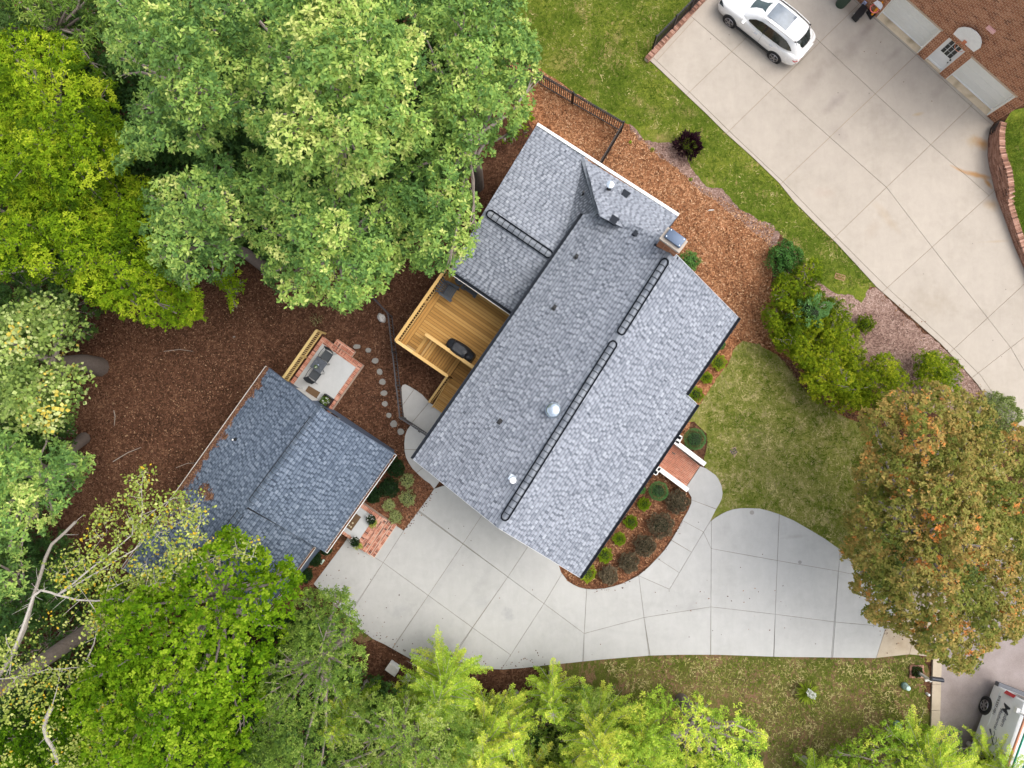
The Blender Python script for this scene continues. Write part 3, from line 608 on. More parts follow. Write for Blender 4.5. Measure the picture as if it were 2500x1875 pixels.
gutter(house, L0, L1, outL, M['gutter_dark']); gutter(house, R1, R0, -outL, M['gutter_dark']); gutter(house, Pr2, Pr1, -outL, M['gutter_dark'])
for a, b in ((L0, rb), (rb, Pr2), (R1, Pr1), (rt, R0)):
    MB().beam(a-Vector((0, 0, .11)), b-Vector((0, 0, .11)), .03, .17).build('rake_board', M['white'], house)
# dark corner fold on the lower left of the right slope is geometry of the lower eave; wall below
def inset(P, d):
    c = sum(P, Vector())/len(P); return [p+(c-p).normalized()*d for p in P]
wp = [L0-outL*.5+ax*.5, L1-outL*.5-ax*.2, R0+outL*.5-ax*.6, R1+outL*.5, Pr2+outL*1.2+ax*.5]
walls(house, wp, 0, 4.95, M['white'])
gm = MB()
for e, s in ((rb, 1),):
    a = L0+ax*.45-outL*.4; b = Pr2+ax*.45+outL*.9; t_ = rb+ax*.45-Vector((0, 0, .25))
    gm.add([(a.x, a.y, 4.9), (b.x, b.y, 4.9), t_], [(0, 1, 2)])
gm.build('gable_wall', M['white'], house)

def opening(a, b, u0, u1, z0, z1, out, name='window', glassy=True):
    d = (b-a); d.z = 0; d.normalize(); L = (b.xy-a.xy).length; c = Vector((a.x, a.y, 0))+d*(u0+u1)/2*1.0; ax_ = (d, out, Vector((0, 0, 1)))
    w_ = thing(name, None, None, (0, 0, 0)); w_.parent = house; w_.location = Vector((c.x, c.y, z0))-house.location; f = MB(); zc = (z0+z1)/2; wd = u1-u0; ht = z1-z0
    for s_ in (-1, 1): f.box(c+d*s_*wd/2+out*.08+Vector((0, 0, zc)), (.09, .06, ht+.09), ax=ax_)
    f.box(c+out*.08+Vector((0, 0, z0)), (wd-.09, .07, .09), ax=ax_); f.box(c+out*.08+Vector((0, 0, z1)), (wd-.09, .06, .09), ax=ax_); f.build('frame', M['white'], w_)
    if glassy:
        for i in (0, 1): MB().box(c+out*.07+Vector((0, 0, z0+ht*(.25+.5*i))), (wd-.1, .02, ht/2-.06), ax=ax_).build('pane', M['glass'], w_)
    else:
        for i in range(4): MB().box(c+out*.07+Vector((0, 0, z0+ht*(.125+.25*i))), (wd-.1, .03, ht/4-.02), ax=ax_).build('door_panel', M['white_dirty'], w_)
fd = (wp[3]-wp[4]); fd.z = 0; fL = fd.length
for u in (1.2, 3.4, 8.4 if fL > 9.6 else fL-1.2): opening(wp[4], wp[3], u-.5, u+.5, 1.4, 2.9, -outL)
q_ = G(1640, 1110, 0); ud_ = (q_-wp[4]).dot(fd.normalized()); opening(wp[4], wp[3], ud_-.5, ud_+.5, .2, 2.3, -outL, 'front_door', False)
gd_ = (wp[4]-wp[0]); gL = (gd_.xy).length; go_ = -ax.copy(); go_.z = 0; go_.normalize()
for u in (gL*.27, gL*.73): opening(wp[0], wp[4], u-1.3, u+1.3, .05, 2.3, go_, 'garage_door', False)
# ---------------- north wing
wr0, wr1 = G(1183, 514, 5.1), G(1350, 628, 5.1); ws0, ws1 = G(1100, 659, 3.8), G(1256, 766, 3.8)
wn0, wn1 = G(1310, 306, 4.0), G(1655, 528, 4.0)
wr1 = wr0+(wr1-wr0)*1.3
PS = plane(wr0, wr1, ws0); PN = plane(wr0, wr1, wn0)
ws1e = RP(1290, 789, PS); 
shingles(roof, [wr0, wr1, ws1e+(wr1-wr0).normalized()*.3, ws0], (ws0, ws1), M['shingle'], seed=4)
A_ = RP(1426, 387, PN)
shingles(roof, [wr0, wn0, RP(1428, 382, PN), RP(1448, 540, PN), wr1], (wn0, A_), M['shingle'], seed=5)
Hp = RP(1464, 526, PL)+Vector((0, 0, .09)); A = G(1426, 387, 4.02); B = G(1655, 528, 4.0)
Cc = RP(1372, 600, PN)
c2 = RP(1440, 541, PL)
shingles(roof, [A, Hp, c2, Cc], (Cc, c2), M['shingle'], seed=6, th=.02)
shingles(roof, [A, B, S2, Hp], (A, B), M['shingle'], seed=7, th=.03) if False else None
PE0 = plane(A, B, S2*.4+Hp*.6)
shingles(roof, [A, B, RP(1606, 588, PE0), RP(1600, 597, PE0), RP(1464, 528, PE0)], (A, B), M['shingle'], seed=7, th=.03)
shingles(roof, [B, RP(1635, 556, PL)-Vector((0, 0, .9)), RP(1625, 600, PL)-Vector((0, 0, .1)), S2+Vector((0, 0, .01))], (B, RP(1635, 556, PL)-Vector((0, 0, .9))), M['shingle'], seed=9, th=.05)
hd = (Hp-A); hl = Vector((-hd.y, hd.x, 0)).normalized()
caps(roof, Hp-hd*.02, A+hd*.03, (-hl-Vector((0, 0, .25))).normalized(), (hl-Vector((0, 0, .4))).normalized(), M['cap'], wid=.15, step=.105, lift=.05, name='hip_cap_shingle')
wx = (wr1-wr0).normalized(); a = wr0+wx*.15; b = G(1349, 627, 5.1)
dl, drr = down(PN, wx), down(PS, wx)
caps(roof, wr0, wr1, dl, drr, M['cap'])
v_ = vent(house, a, b-wx*.05, dl, drr, .175, M['vent_black'], M['underlay']); caps(v_, a+wx*.08, b-wx*.15, dl, drr, M['cap'], wid=.15, step=.27, lift=.03, name='vent_cap_shingle')
wo = Vector((-wx.y, wx.x, 0)); wo = wo if wo.y > 0 else -wo
gutter(house, ws0, ws1, -wo, M['gutter_dark']); MB().beam(ws0-wo*.15-Vector((0, 0, .02)), ws1-wo*.15-Vector((0, 0, .02)), .02, .06).build('gutter_lip', M['white_dirty'], house)
nx = (wn1-wn0).normalized(); no = Vector((-nx.y, nx.x, 0)); no = no if no.y > 0 else -no
MB().beam(wn0+no*.06, wn1+no*.06, .13, .09).build('gutter', M['white'], house, label='white gutter along the north eave')
MB().beam(wr0-Vector((0, 0, .1)), wn0-Vector((0, 0, .1)), .03, .16).build('rake_board', M['gutter_dark'], house); MB().beam(wr0-Vector((0, 0, .1)), ws0-Vector((0, 0, .1)), .03, .16).build('rake_board', M['gutter_dark'], house)
walls(house, [wr0+wx*.6-wo*2.2, wn0+wx*.5-no*.5, wn1-wx*.3-no*.5, G(1560, 640, 3.9), G(1400, 700, 3.9)], 0, 3.75, M['white'])
# ---------------- roof fittings (parts of the house)
def pipe(px, py, pl, name, mat, r=.045, h=.32, base=.16, dark=True):
    p = RP(px, py, pl); b = MB()
    b.box(p+Vector((0, 0, .03)), (base*1.5, base*1.3, .02), .9, m=0); b.tube([p, p+Vector((0, 0, h*.5))], [r*1.7, r*1.25], 12); b.tube([p, p+Vector((0, 0, h))], r, 12)
    o = b.build(name, mat, house, smooth=True)
    MB().tube([p+Vector((0, 0, h+.002)), p+Vector((0, 0, h+.004))], r*.75, 12).build('pipe_mouth', M['iron'], o if False else house); return p
for x, y in ((1408, 628), (1354, 752), (1221, 1030)): pipe(x, y, PL, 'vent_pipe', M['plastic_black'], .05, .18)
pipe(1422, 481, PN, 'vent_pipe', M['plastic_black'], .045, .75)
PE1 = PE0
p = RP(1486, 462, PE1); b = MB(); b.tube([p, p+Vector((0, 0, .5))], [.11, .07], 12); b.build('flue_base', M['plastic_black'], house, True)
b = MB(); b.tube([p+Vector((0, 0, .5)), p+Vector((0, 0, .62))], .12, 16); b.tube([p+Vector((0, 0, .62)), p+Vector((0, 0, .66)), p+Vector((0, 0, .69))], [.17, .16, .04], 16); b.build('flue_cap', M['steel'], house, True)
def boxvent(px, py, pl, s=1.0):
    p = RP(px, py, pl)+Vector((0, 0, .07)); an = math.atan2(nx.y, nx.x)
    MB().box(p, (.30*s, .26*s, .08), an).box(p+no*.17*s-Vector((0, 0, .05)), (.36*s, .10, .02), an).box(p-no*.1*s-Vector((0, 0, .04)), (.40*s, .1, .02), an).build('box_vent', M['gutter_dark'], house)
boxvent(1525, 477, PE1); boxvent(1497, 540, PE1, 1.0); boxvent(1551, 572, PL, .62)
p = RP(1351, 1002, PL)+Vector((0, 0, .02))
b = MB(); b.tube([p, p+Vector((0, 0, .08)), p+Vector((0, 0, .10))], [.33, .31, .27], 24); b.build('roof_fan_base', M['steel'], house, True)
b = MB(); b.tube([p+Vector((0, 0, .10)), p+Vector((0, 0, .2)), p+Vector((0, 0, .28)), p+Vector((0, 0, .33)), p+Vector((0, 0, .345))], [.27, .30, .25, .14, .02], 24); b.build('roof_fan_dome', M['steel'], house, True)
p = RP(1253, 1171, PL); MB().box(p+Vector((-.02, .05, .03)), (.24, .3, .015), .95).build('flashing', M['steel'], house)
b = MB(); b.tube([p, p+Vector((0, 0, .28))], .075, 16); b.tube([p+Vector((0, 0, .28)), p+Vector((0, 0, .36)), p+Vector((0, 0, .39))], [.125, .12, .03], 16); b.build('metal_flue', M['white'], house, True)
for i, (a, c) in enumerate(((Pr1, Pr2),)): pass
# ---------------- chimney
ZC = 8.45
c0, c1, c2_, c3 = G(1611, 584, ZC), G(1630, 554, ZC), G(1680, 582, ZC), G(1660, 620, ZC)
cc = (c0+c1+c2_+c3)/4; cx_ = (c3-c0).normalized(); cy_ = Vector((-cx_.y, cx_.x, 0)); cw = (c3-c0).length; ch = (c1-c0).length
cy_ = cy_ if cy_.dot(c1-c0) > 0 else -cy_
ch_ = thing('chimney', None, None, (0, 0, 0)); ch_.parent = house; ch_.location = Vector((cc.x, cc.y, 5))-house.location
b = MB(); b.box((cc.x, cc.y, 3), (cw-.16, ch-.12, 9.9-.1), ax=(cx_, cy_, Vector((0, 0, 1)))); b.build('mortar_core', M['mortar'], ch_)
bm_ = MB(); zc = 5.6; r_ = 0
while zc < ZC-.3:
    for s in (-1, 1):
        L = cw-.14; k = int(L/.215)
        for i in range(k): bm_.box(cc*1+cx_*(-L/2+(i+.5)*L/k)+cy_*s*(ch/2-.06)+Vector((0, 0, zc-cc.z)), (L/k-.012, .05, .058), ax=(cx_, cy_, Vector((0, 0, 1))), t=random.random())
        L = ch-.12; k = max(2, int(L/.215))
        for i in range(k): bm_.box(cc+cy_*(-L/2+(i+.5)*L/k)+cx_*s*(cw/2-.08)+Vector((0, 0, zc-cc.z)), (.05, L/k-.012, .058), ax=(cx_, cy_, Vector((0, 0, 1))), t=random.random())
    zc += .072
bm_.build('brick_courses', M['brick_wall'], ch_, kind='stuff')
b = MB(); b.box(cc-Vector((0, 0, .12)), (cw, ch, .16), ax=(cx_, cy_, Vector((0, 0, 1)))); b.build('crown', simple('chimney_crown_mortar', (.42, .36, .30), .9), ch_, bevel=.015)
b = MB(); b.box(cc+cy_*.05-Vector((0, 0, -.06)), (cw-.2, ch-.13, .15), ax=(cx_, cy_, Vector((0, 0, 1)))); b.build('metal_cap', simple('slate_blue_metal', (.075, .105, .16), .4, .3), ch_, bevel=.03, smooth=True)
for i in (-1, 1):
    for j in (-1, 1): MB().disc(cc+cx_*i*(cw/2-.17)+cy_*(.05+j*(ch/2-.13))+Vector((0, 0, .135)), .018, .012, 8).build('bolt', M['steel'], ch_)
q0, q1 = RP(1597, 597, PL)+Vector((0, 0, .03)), RP(1655, 632, PR)+Vector((0, 0, .03))
MB().beam(q0, (q0+q1)/2+Vector((0, 0, .18)), .1, .03).beam((q0+q1)/2+Vector((0, 0, .18)), q1, .1, .03).build('flashing', M['gutter_dark'], ch_)

# ---------------- garage cottage
cot = thing('garage_cottage', 'small outbuilding with blue grey shingle roof and white gutters beside the mulch yard', 'garage', G(760, 1180))
groof = thing('roof', None, None, (0, 0, 0)); groof.parent = cot; groof.location = -cot.location
ga, gb = G(783, 1000, 4.75), G(607, 1236, 4.75)
gl0, gl1 = G(653, 897, 2.75), G(403, 1246, 2.75)
PGL = plane((gl0+gl1)/2, gl1, (ga+gb)/2); PGL = plane(gl0, gl1, (ga+gb)/2)
gr0, gr1 = G(963, 1108, 2.75), G(794, 1347, 2.75)
ga = RP(783, 998, PGL); gb = RP(606, 1237, PGL)
PGR = plane(ga, gb, (gr0+gr1)/2)
gl2 = RP(300, 1390, PGL); 
LR0 = RP(590, 1247, PGL); LR1 = RP(455, 1428, PGL)
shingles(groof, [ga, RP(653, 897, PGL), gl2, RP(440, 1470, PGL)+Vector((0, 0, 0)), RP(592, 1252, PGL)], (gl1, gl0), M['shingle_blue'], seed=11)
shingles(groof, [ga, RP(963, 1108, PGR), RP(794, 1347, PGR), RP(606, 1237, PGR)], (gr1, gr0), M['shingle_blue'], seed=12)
lr0, lr1 = G(766, 1335, 2.72), G(640, 1509, 2.72); PGR2 = plane(LR0, LR1, (lr0+lr1)/2)
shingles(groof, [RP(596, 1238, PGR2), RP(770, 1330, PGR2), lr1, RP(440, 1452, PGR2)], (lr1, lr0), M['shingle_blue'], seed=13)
gx = (ga-gb).normalized(); gnl, gnr = down(PGL, gx), down(PGR, gx)
caps(groof, gb, ga, gnl, gnr, M['cap_blue'], wid=.16, step=.15); caps(groof, LR1, LR0, gnl, gnr, M['cap_blue'], wid=.16, step=.15)
def gvent(a, b):
    v_ = thing('ridge_vent', None, None, (0, 0, 0)); v_.parent = cot; v_.location = -cot.location
    fr = MB(); up = Vector((0, 0, .055))
    for d in (gnl, gnr): fr.beam(a+d*.2+up, b+d*.2+up, .022, .04)
    fr.build('vent_edge', M['vent_brown'], v_); caps(v_, a, b, gnl, gnr, M['cap_blue'], wid=.185, step=.26, lift=.05, name='vent_cap_shingle')
    k = int((b-a).length/.26)
    for i in range(k+1): MB().beam(a.lerp(b, i/k)+gnl*.18+up*1.55, a.lerp(b, i/k)+up*1.95, .012, .01).beam(a.lerp(b, i/k)+up*1.95, a.lerp(b, i/k)+gnr*.18+up*1.55, .012, .01).build('cap_joint', M['vent_brown'], v_)
gvent(gb+gx*.25, ga-gx*.55); gvent(LR1, LR0-gx*.12)
go = Vector((gx.y, -gx.x, 0)).normalized(); go = go if go.x > 0 else -go
gr0w, gr1w = RP(963, 1108, PGR), RP(794, 1347, PGR)
gutter(cot, gr1w, gr0w, go, M['white'], .11, .1, fill=M['litter']); gutter(cot, lr1, lr0-go*0, go, M['white_dirty'], .1, .1, fill=M['litter'])
gutter(cot, gl2, RP(653, 897, PGL), -go, M['white_dirty'], .11, .1, fill=M['litter'])
for a, b in ((RP(653, 897, PGL), ga), (ga, gr0w), (gb, gr1w)):
    MB().beam(a-Vector((0, 0, .12)), b-Vector((0, 0, .12)), .03, .17).build('rake_board', M['siding'], cot)
# pine straw and leaf debris lying on the left slope
db = MB(); 
for (x, y, r_, n_) in ((470, 1140, 16, 160), (455, 1168, 24, 300), (500, 1195, 14, 130), (430, 1205, 20, 220), (520, 1080, 12, 90), (548, 1065, 8, 50), (440, 1240, 24, 200), (630, 940, 10, 80), (560, 1030, 8, 60), (410, 1270, 20, 150), (512, 1212, 8, 110)):
    for _ in range(n_):
        px = random.gauss(x, r_*.5); py = random.gauss(y, r_*.5); p = RP(px, py, PGL)+Vector((0, 0, .03)); 
        if (p-gl0).dot(-go) > .02: continue
        an = random.uniform(0, 3.14); L = random.uniform(.04, .12); d = Vector((math.cos(an), math.sin(an), 0))*L; e = Vector((-d.y, d.x, 0)).normalized()*.012
        n_p = PGL[0]; d = d-n_p*d.dot(n_p); db.add([p-d-e, p+d-e, p+d+e, p-d+e], [(0, 1, 2, 3)], random.random())
u_ = (gl0-gl1).normalized()
for i in range(4200):
    t_ = random.random(); k_ = abs(random.gauss(0, .10))*(.5+1.2*mnoise.noise(Vector((t_*14, 0, 3)))**2*4); p = gl1.lerp(gl0, t_*1.0)+ (ga-gl0).normalized()*k_+Vector((0, 0, .05))
    an = random.uniform(0, 3.14); d = Vector((math.cos(an), math.sin(an), .1))*random.uniform(.02, .07); e = Vector((-d.y, d.x, 0)).normalized()*.012
    db.add([p-d-e, p+d-e, p+d+e, p-d+e], [(0, 1, 2, 3)], random.random())
db.build('leaf_debris', M['chip_dark'], cot, kind='stuff')
p = RP(575, 1073, PGL); MB().tube([p, p+Vector((0, 0, .1))], [.09, .06], 10).tube([p, p+Vector((0, 0, .3))], .045, 10).build('vent_pipe', M['plastic_black'], cot, True); MB().disc(p+Vector((0, 0, .3)), .04, .01, 10).build('pipe_cap', M['white'], cot)
# walls: gable end towards the patio, with door and window
w0 = RP(653, 897, PGL)-gx*.32+go*.45; w1 = gr0w-gx*.32-go*.45; wt = ga-gx*.32
w0.z = w1.z = 2.9
wm = MB(); wm.add([(w0.x, w0.y, 0), (w1.x, w1.y, 0), w1, (wt.x, wt.y, 4.6), w0], [(0, 1, 2, 3, 4)]); wm.add([(w0.x, w0.y, 0), w0, w0-gx*9, (w0-gx*9).xy.to_3d()], [(0, 1, 2, 3)])
wm.add([(w1.x, w1.y, 0), w1, w1-gx*9, (w1-gx*9).xy.to_3d()], [(0, 1, 2, 3)]); wm.build('wall', M['siding'], cot)
def wallbox(nm, px0, px1, zb, zt, mat, off=.03, dep=.05):
    a = G(*px0, .45); b = G(*px1, .45); d = (w1-w0); d.z = 0; d.normalize(); q0 = w0.xy.to_3d()
    ta = (a-q0).dot(d); tb = (b-q0).dot(d); c = q0+d*(ta+tb)/2+gx*off; c.z = (zb+zt)/2
    nrm = Vector((0, 0, 1)).cross(d); return MB().box(c, (abs(tb-ta), dep, zt-zb), ax=(d, nrm, Vector((0, 0, 1)))).build(nm, mat, cot)
wallbox('door', (735, 950), (776, 980), .5, 2.55, M['white'])
wallbox('window_frame', (797, 1000), (840, 1030), 1.5, 2.6, M['white_dirty'], .02); wallbox('window_pane', (800, 1002), (837, 1028), 1.56, 2.54, M['glass'], .045)
for q in ((831, 1024), (925, 1088)):
    p = G(*q, .02); pts = [p+Vector((math.cos(t_)*.42, math.sin(t_)*.42, .02)) for t_ in np.linspace(-.9, 2.0, 12)]
    MB().tube(pts, .018, 5).build('garden_edging_ring', M['iron_grey']) if False else None

# ---------------- neighbour's brick house
nb = thing('brick_house', 'neighbouring brown brick house with two pale garage doors and a panelled side door', 'house', G(2300, 120))
a0, a1 = G(2030, -53), G(2426, 300); bx = (a1-a0); bl = bx.length; bx.normalize(); bo = Vector((bx.y, -bx.x, 0)); bo = bo if bo.x < 0 else -bo   # bo: out of the wall, to the driveway
def along(px, py, z=0): return (G(px, py, z)-a0).dot(bx)
ops = [(along(2144, 38), along(2243, 127), 0, 2.15), (along(2260, 143), along(2296, 176), 0, 2.15), (along(2310.5, 190), along(2411, 281), 0, 2.15)]
HW = 7.2
core = MB()
def wb_(u0, u1, z0, z1, d=.2, off=-.1, mat=None, name=None, par=None, t=.5):
    c = a0+bx*(u0+u1)/2+bo*off; return core.box((c.x, c.y, (z0+z1)/2), (u1-u0, d, z1-z0), ax=(bx, bo, Vector((0, 0, 1))), t=t)
us = [0]+[v for o_ in ops for v in o_[:2]]+[bl]
for i in range(0, len(us), 2): wb_(us[i], us[i+1], 0, 2.15)
wb_(0, bl, 2.15, HW)
core.build('mortar_wall', M['mortar_light'], nb)
bw = MB(); singles = 0; z = .036; row = 0
while z < HW:
    u = -(row % 2)*.105
    while u < bl:
        u0, u1 = max(u, 0), min(u+.205, bl)
        blocked = any(z < o_[3] and u1 > o_[0]-.01 and u0 < o_[1]+.01 for o_ in ops)
        if z < 2.15 and blocked:
            for o_ in ops:
                if u1 > o_[0]-.01 and u0 < o_[1]+.01:
                    if u0 < o_[0]-.03: u1 = o_[0]; blocked = False
                    elif u1 > o_[1]+.03: u0 = o_[1]; blocked = False
        if not blocked and u1-u0 > .03:
            c = a0+bx*(u0+u1)/2+bo*.0; c = Vector((c.x, c.y, z)); dd = random.uniform(-.004, .004)
            if singles < 300 and z > .5: ublock('brick', nb, c+bo*dd, (u1-u0-.014, .03, .052), math.atan2(bx.y, bx.x), M['brick_wall_o']); singles += 1
            else: bw.box(c+bo*dd, (u1-u0-.014, .03, .052), ax=(bx, bo, Vector((0, 0, 1))), t=random.random())
        u += .215
    z += .078; row += 1
bw.build('brick_courses', M['brick_wall'], nb, kind='stuff')
def nbox(name, u0, u1, z0, z1, off, dep, mat, par=None, bevel=0):
    c = a0+bx*(u0+u1)/2+bo*off; return MB().box((c.x, c.y, (z0+z1)/2), (u1-u0, dep, z1-z0), ax=(bx, bo, Vector((0, 0, 1)))).build(name, mat, par or nb, bevel=bevel)
M['door_cream'] = simple('cream_garage_door', (.80, .79, .73), .5, var=.05)
M['sill'] = concrete('worn_threshold_concrete', (.42, .33, .22), (.62, .50, .35), [(wb(2170, 52, .5, .3, .8), (.45, .42, .38), .7), (wb(2225, 100, .35, .2), (.5, .47, .4), .7), (wb(2335, 205, .5, .2, .7), (.5, .45, .4), .7), (wb(2370, 235, .35, .15), (.6, .55, .45), .6)])
for i in (0, 2):
    u0, u1, _, h = ops[i]; dd = thing('garage_door', None, None, (0, 0, 0)); dd.parent = nb; dd.location = -nb.location
    if i == 0: dd['label'] = 'garage door with raised square panels'
    nbox('sill', u0, u1, 0, .06, -.22, .44, M['sill'])
    for r in range(4):
        z0 = .08+r*(h-.1)/4; nbox('door_panel', u0+.06, u1-.06, z0+.008, z0+(h-.1)/4-.008, -.42, .05, M['door_cream'], dd, .006)
        if i == 0:
            for c_ in range(6):
                uu = u0+.16+c_*(u1-u0-.32)/6; nbox('raised_panel', uu+.05, uu+(u1-u0-.32)/6-.05, z0+.09, z0+(h-.1)/4-.09, -.392, .02, M['door_cream'], dd, .008)
    nbox('weather_strip', u0+.06, u1-.06, .062, .10, -.38, .06, M['white'], dd)
    nbox('jamb', u0, u0+.055, .06, h, -.2, .36, M['door_cream']); nbox('jamb', u1-.055, u1, .06, h, -.2, .36, M['door_cream']); nbox('header', u0, u1, h-.05, h, -.16, .30, M['door_cream'])
    nbox('lintel', u0-.05, u1+.05, h, h+.10, .012, .02, simple('lintel_paint', (.5, .38, .27), .7))
u0, u1, _, h = ops[1]; dd = thing('side_door', None, None, (0, 0, 0)); dd.parent = nb; dd.location = -nb.location
nbox('sill', u0, u1, 0, .12, -.12, .26, M['sill']); nbox('door_leaf', u0+.05, u1-.05, .13, h, -.17, .05, M['white'], dd); nbox('weather_strip', u0+.05, u1-.05, .12, .2, -.13, .05, M['white'], dd)
nbox('jamb', u0, u0+.05, .12, h, -.1, .16, M['white']); nbox('jamb', u1-.05, u1, .12, h, -.1, .16, M['white'])
wd_ = (u1-u0-.34)/3
for i in range(3):
    for j in range(3): nbox('pane', u0+.17+i*wd_+.02, u0+.17+(i+1)*wd_-.02, 1.05+j*.32, 1.05+j*.32+.28, -.135, .02, M['glass'], dd)
nbox('handle', u1-.17, u1-.10, .98, 1.04, -.12, .05, M['iron'], dd); nbox('latch', u1-.15, u1-.11, .74, .82, -.12, .04, M['iron'], dd)
# basketball goal on the wall
bk = thing('basketball_goal', 'white fan shaped basketball backboard with orange rim fixed above the side door', 'basketball hoop', a0+bx*((u0+u1)/2)+Vector((0, 0, 2.6)))
bc_ = G(2352, 105, 2.72); bc_ += bx*0
prof = [(-.62, 0), (.62, 0), (.66, .42), (.52, .68), (.3, .86), (0, .93), (-.3, .86), (-.52, .68), (-.66, .42)]
bb = MB(); fr_ = [bc_+bx*u+Vector((0, 0, v)) for u, v in prof]; bk_ = [p-bo*.04 for p in fr_]; n_ = len(prof)
bb.add(fr_+bk_, [tuple(range(n_)), tuple(range(2*n_-1, n_-1, -1))]+[(i, (i+1) % n_, n_+(i+1) % n_, n_+i) for i in range(n_)]); bb.build('backboard', simple('backboard_white', (.78, .77, .72), .4), bk)
OR = simple('rim_orange', (.50, .17, .08), .5)
rc = bc_+bo*.33+Vector((0, 0, .12)); b = MB(); b.tube([rc+Vector((math.cos(t_)*.23, math.sin(t_)*.23, 0)) for t_ in np.linspace(0, 2*math.pi, 25)], .012, 6); b.build('rim', OR, bk)
MB().box(bc_+bo*.05+Vector((0, 0, .12)), (.16, .12, .14), ax=(bx, bo, Vector((0, 0, 1)))).build('rim_bracket', OR, bk)
b = MB(); 
for s in (-.25, .25): b.beam(bc_+bx*s-bo*.04+Vector((0, 0, .5)), bc_+bx*s-bo*.6+Vector((0, 0, .5)), .05, .05)
b.build('wall_arm', OR, bk)
p = G(2386, 103, 3.6); lg = MB().box(a0+bx*((p-a0).dot(bx))+bo*.06+Vector((0, 0, 4.1)), (.42, .12, .16), ax=(bx, bo, Vector((0, 0, 1)))).build('wall_bracket', simple('pink_bracket', (.75, .42, .38), .4), bevel=.02)  # pinkish bracket on the wall near the backboard, not a lamp
tag(lg, 'small pinkish bracket on the brick wall above the basketball backboard', 'wall bracket')
# ================================================================== deck, patio, porches, fences
UP = Vector((0, 0, 1))
def brow(parent, a, b, dvec, depth, z, h, mat, pitch=.078, gap=.016, tiltz=0):
    "row of bricks laid side by side from a to b, each reaching depth along dvec"
    a = Vector((a.x, a.y, 0)); b = Vector((b.x, b.y, 0)); L = (b-a).length; d = (b-a)/L; k = max(1, round(L/pitch)); an = math.atan2(d.y, d.x)
    for i in range(k):
        c = a+d*((i+.5)*L/k)+dvec*depth/2+UP*(z-h/2+random.uniform(-.003, .003))
        ublock('brick', parent, c, (L/k-gap, depth-gap, h), an+random.uniform(-.008, .008), mat)
ZD = 2.0; ZRL = 2.95
C0, C1, C2, C3, CI = G(966, 831, ZRL), G(1088, 664, ZRL), G(1092, 913, ZRL), G(1163, 902, ZRL), G(1039, 818, ZRL)
U = (ws1-ws0); U.z = 0; U.normalize(); V = Vector((-U.y, U.x, 0))
if V.dot(C1-C0) < 0: V = -V
deck = thing('timber_deck', 'golden brown timber deck with railings and two flights of stairs behind the house', 'deck', (C0.x, C0.y, 0))
O = Vector((C0.x, C0.y, 0))
def D(u, v, z): return O+U*u+V*v+UP*z
def uv(p): q = p-O; return q.dot(U), q.dot(V)
vI = uv(C3)[1]; uI = uv(CI)[0]; uC2 = uv(C2)[0]; vTop = uv(C1)[1]+.6
uH = uv(G(1256, 766, ZD))[0]+1.0                    # under the main eave
us0 = uI-.05                                          # head of the stairs
ang = math.atan2(U.y, U.x); angV = math.atan2(V.y, V.x)
houseline = lambda v: min(uH, uv(G(1130, 940, 2.0))[0]+2.2+v*.02)
def dboard(u0, u1, v, z=ZD, wd=.128, an=None): ublock('deck_board', deck, D((u0+u1)/2, v, z-.019), (u1-u0, wd, .038), ang, M['deck'])
for i in range(2): ublock('deck_board', deck, D(.12+i*.143, vTop/2, ZD-.017), (vTop-.02, .130, .038), angV, M['deck'])
v = .07
while v < vTop:
    inst = v < vI-.05
    u0 = .345; u1 = us0 if inst else uH
    if not inst and u1-u0 > 4.2:
        sp = random.choice((1.6, 2.1, 2.7)) if random.random() < .5 else u1-u0
    dboard(u0, u1, v); v += .143
ublock('deck_board', deck, D(us0-.02, vI/2, ZD-.012), (vI, .14, .038), angV, M['deck'])
# first flight goes along U, second along -V
n1 = 8; uE = uC2-.05; zL = ZD-.115*n1; run = (uE-us0-.06)/(n1-1)
for i in range(1, n1):
    uu = us0+.05+(i-.5)*run; z = ZD-.115*i
    for j in (-1, 1): ublock('stair_tread', deck, D(uu+j*run*.245, vI/2-.02, z), (vI-.1, run*.42, .036), angV, M['deck'])
    ublock('stair_riser', deck, D(uu-run/2, vI/2, z+.05), (vI-.1, .02, .11), angV, M['deck'])
e2 = uv(G(1049, 981, .8)); vE = e2[1]
v = vI-.08
while v > -.12: ublock('deck_board', deck, D((uE+uH)/2, v, zL), (uH-uE, .126, .038), ang, M['deck']); v -= .143
n2 = 8; run2 = (-vE-.0)/n2
for i in range(n2):
    vv = -.16-(i+.5)*run2; z = zL-.115*(i+1)
    for j in (-1, 1): ublock('stair_tread', deck, D((uE+uH)/2, vv+j*run2*.245, z), (uH-uE-.05, run2*.42, .036), ang, M['deck'])
    ublock('stair_riser', deck, D((uE+uH)/2, vv+run2/2, z+.05), (uH-uE-.05, .02, .11), ang, M['deck'])
MB().beam(D(uE, -.1, zL-.1), D(uE, -.16-n2*run2, .05), .04, .24).build('stringer', M['rail'], deck); MB().beam(D(us0, .03, ZD-.1), D(uE, .03, zL-.1), .04, .24).build('stringer', M['rail'], deck)
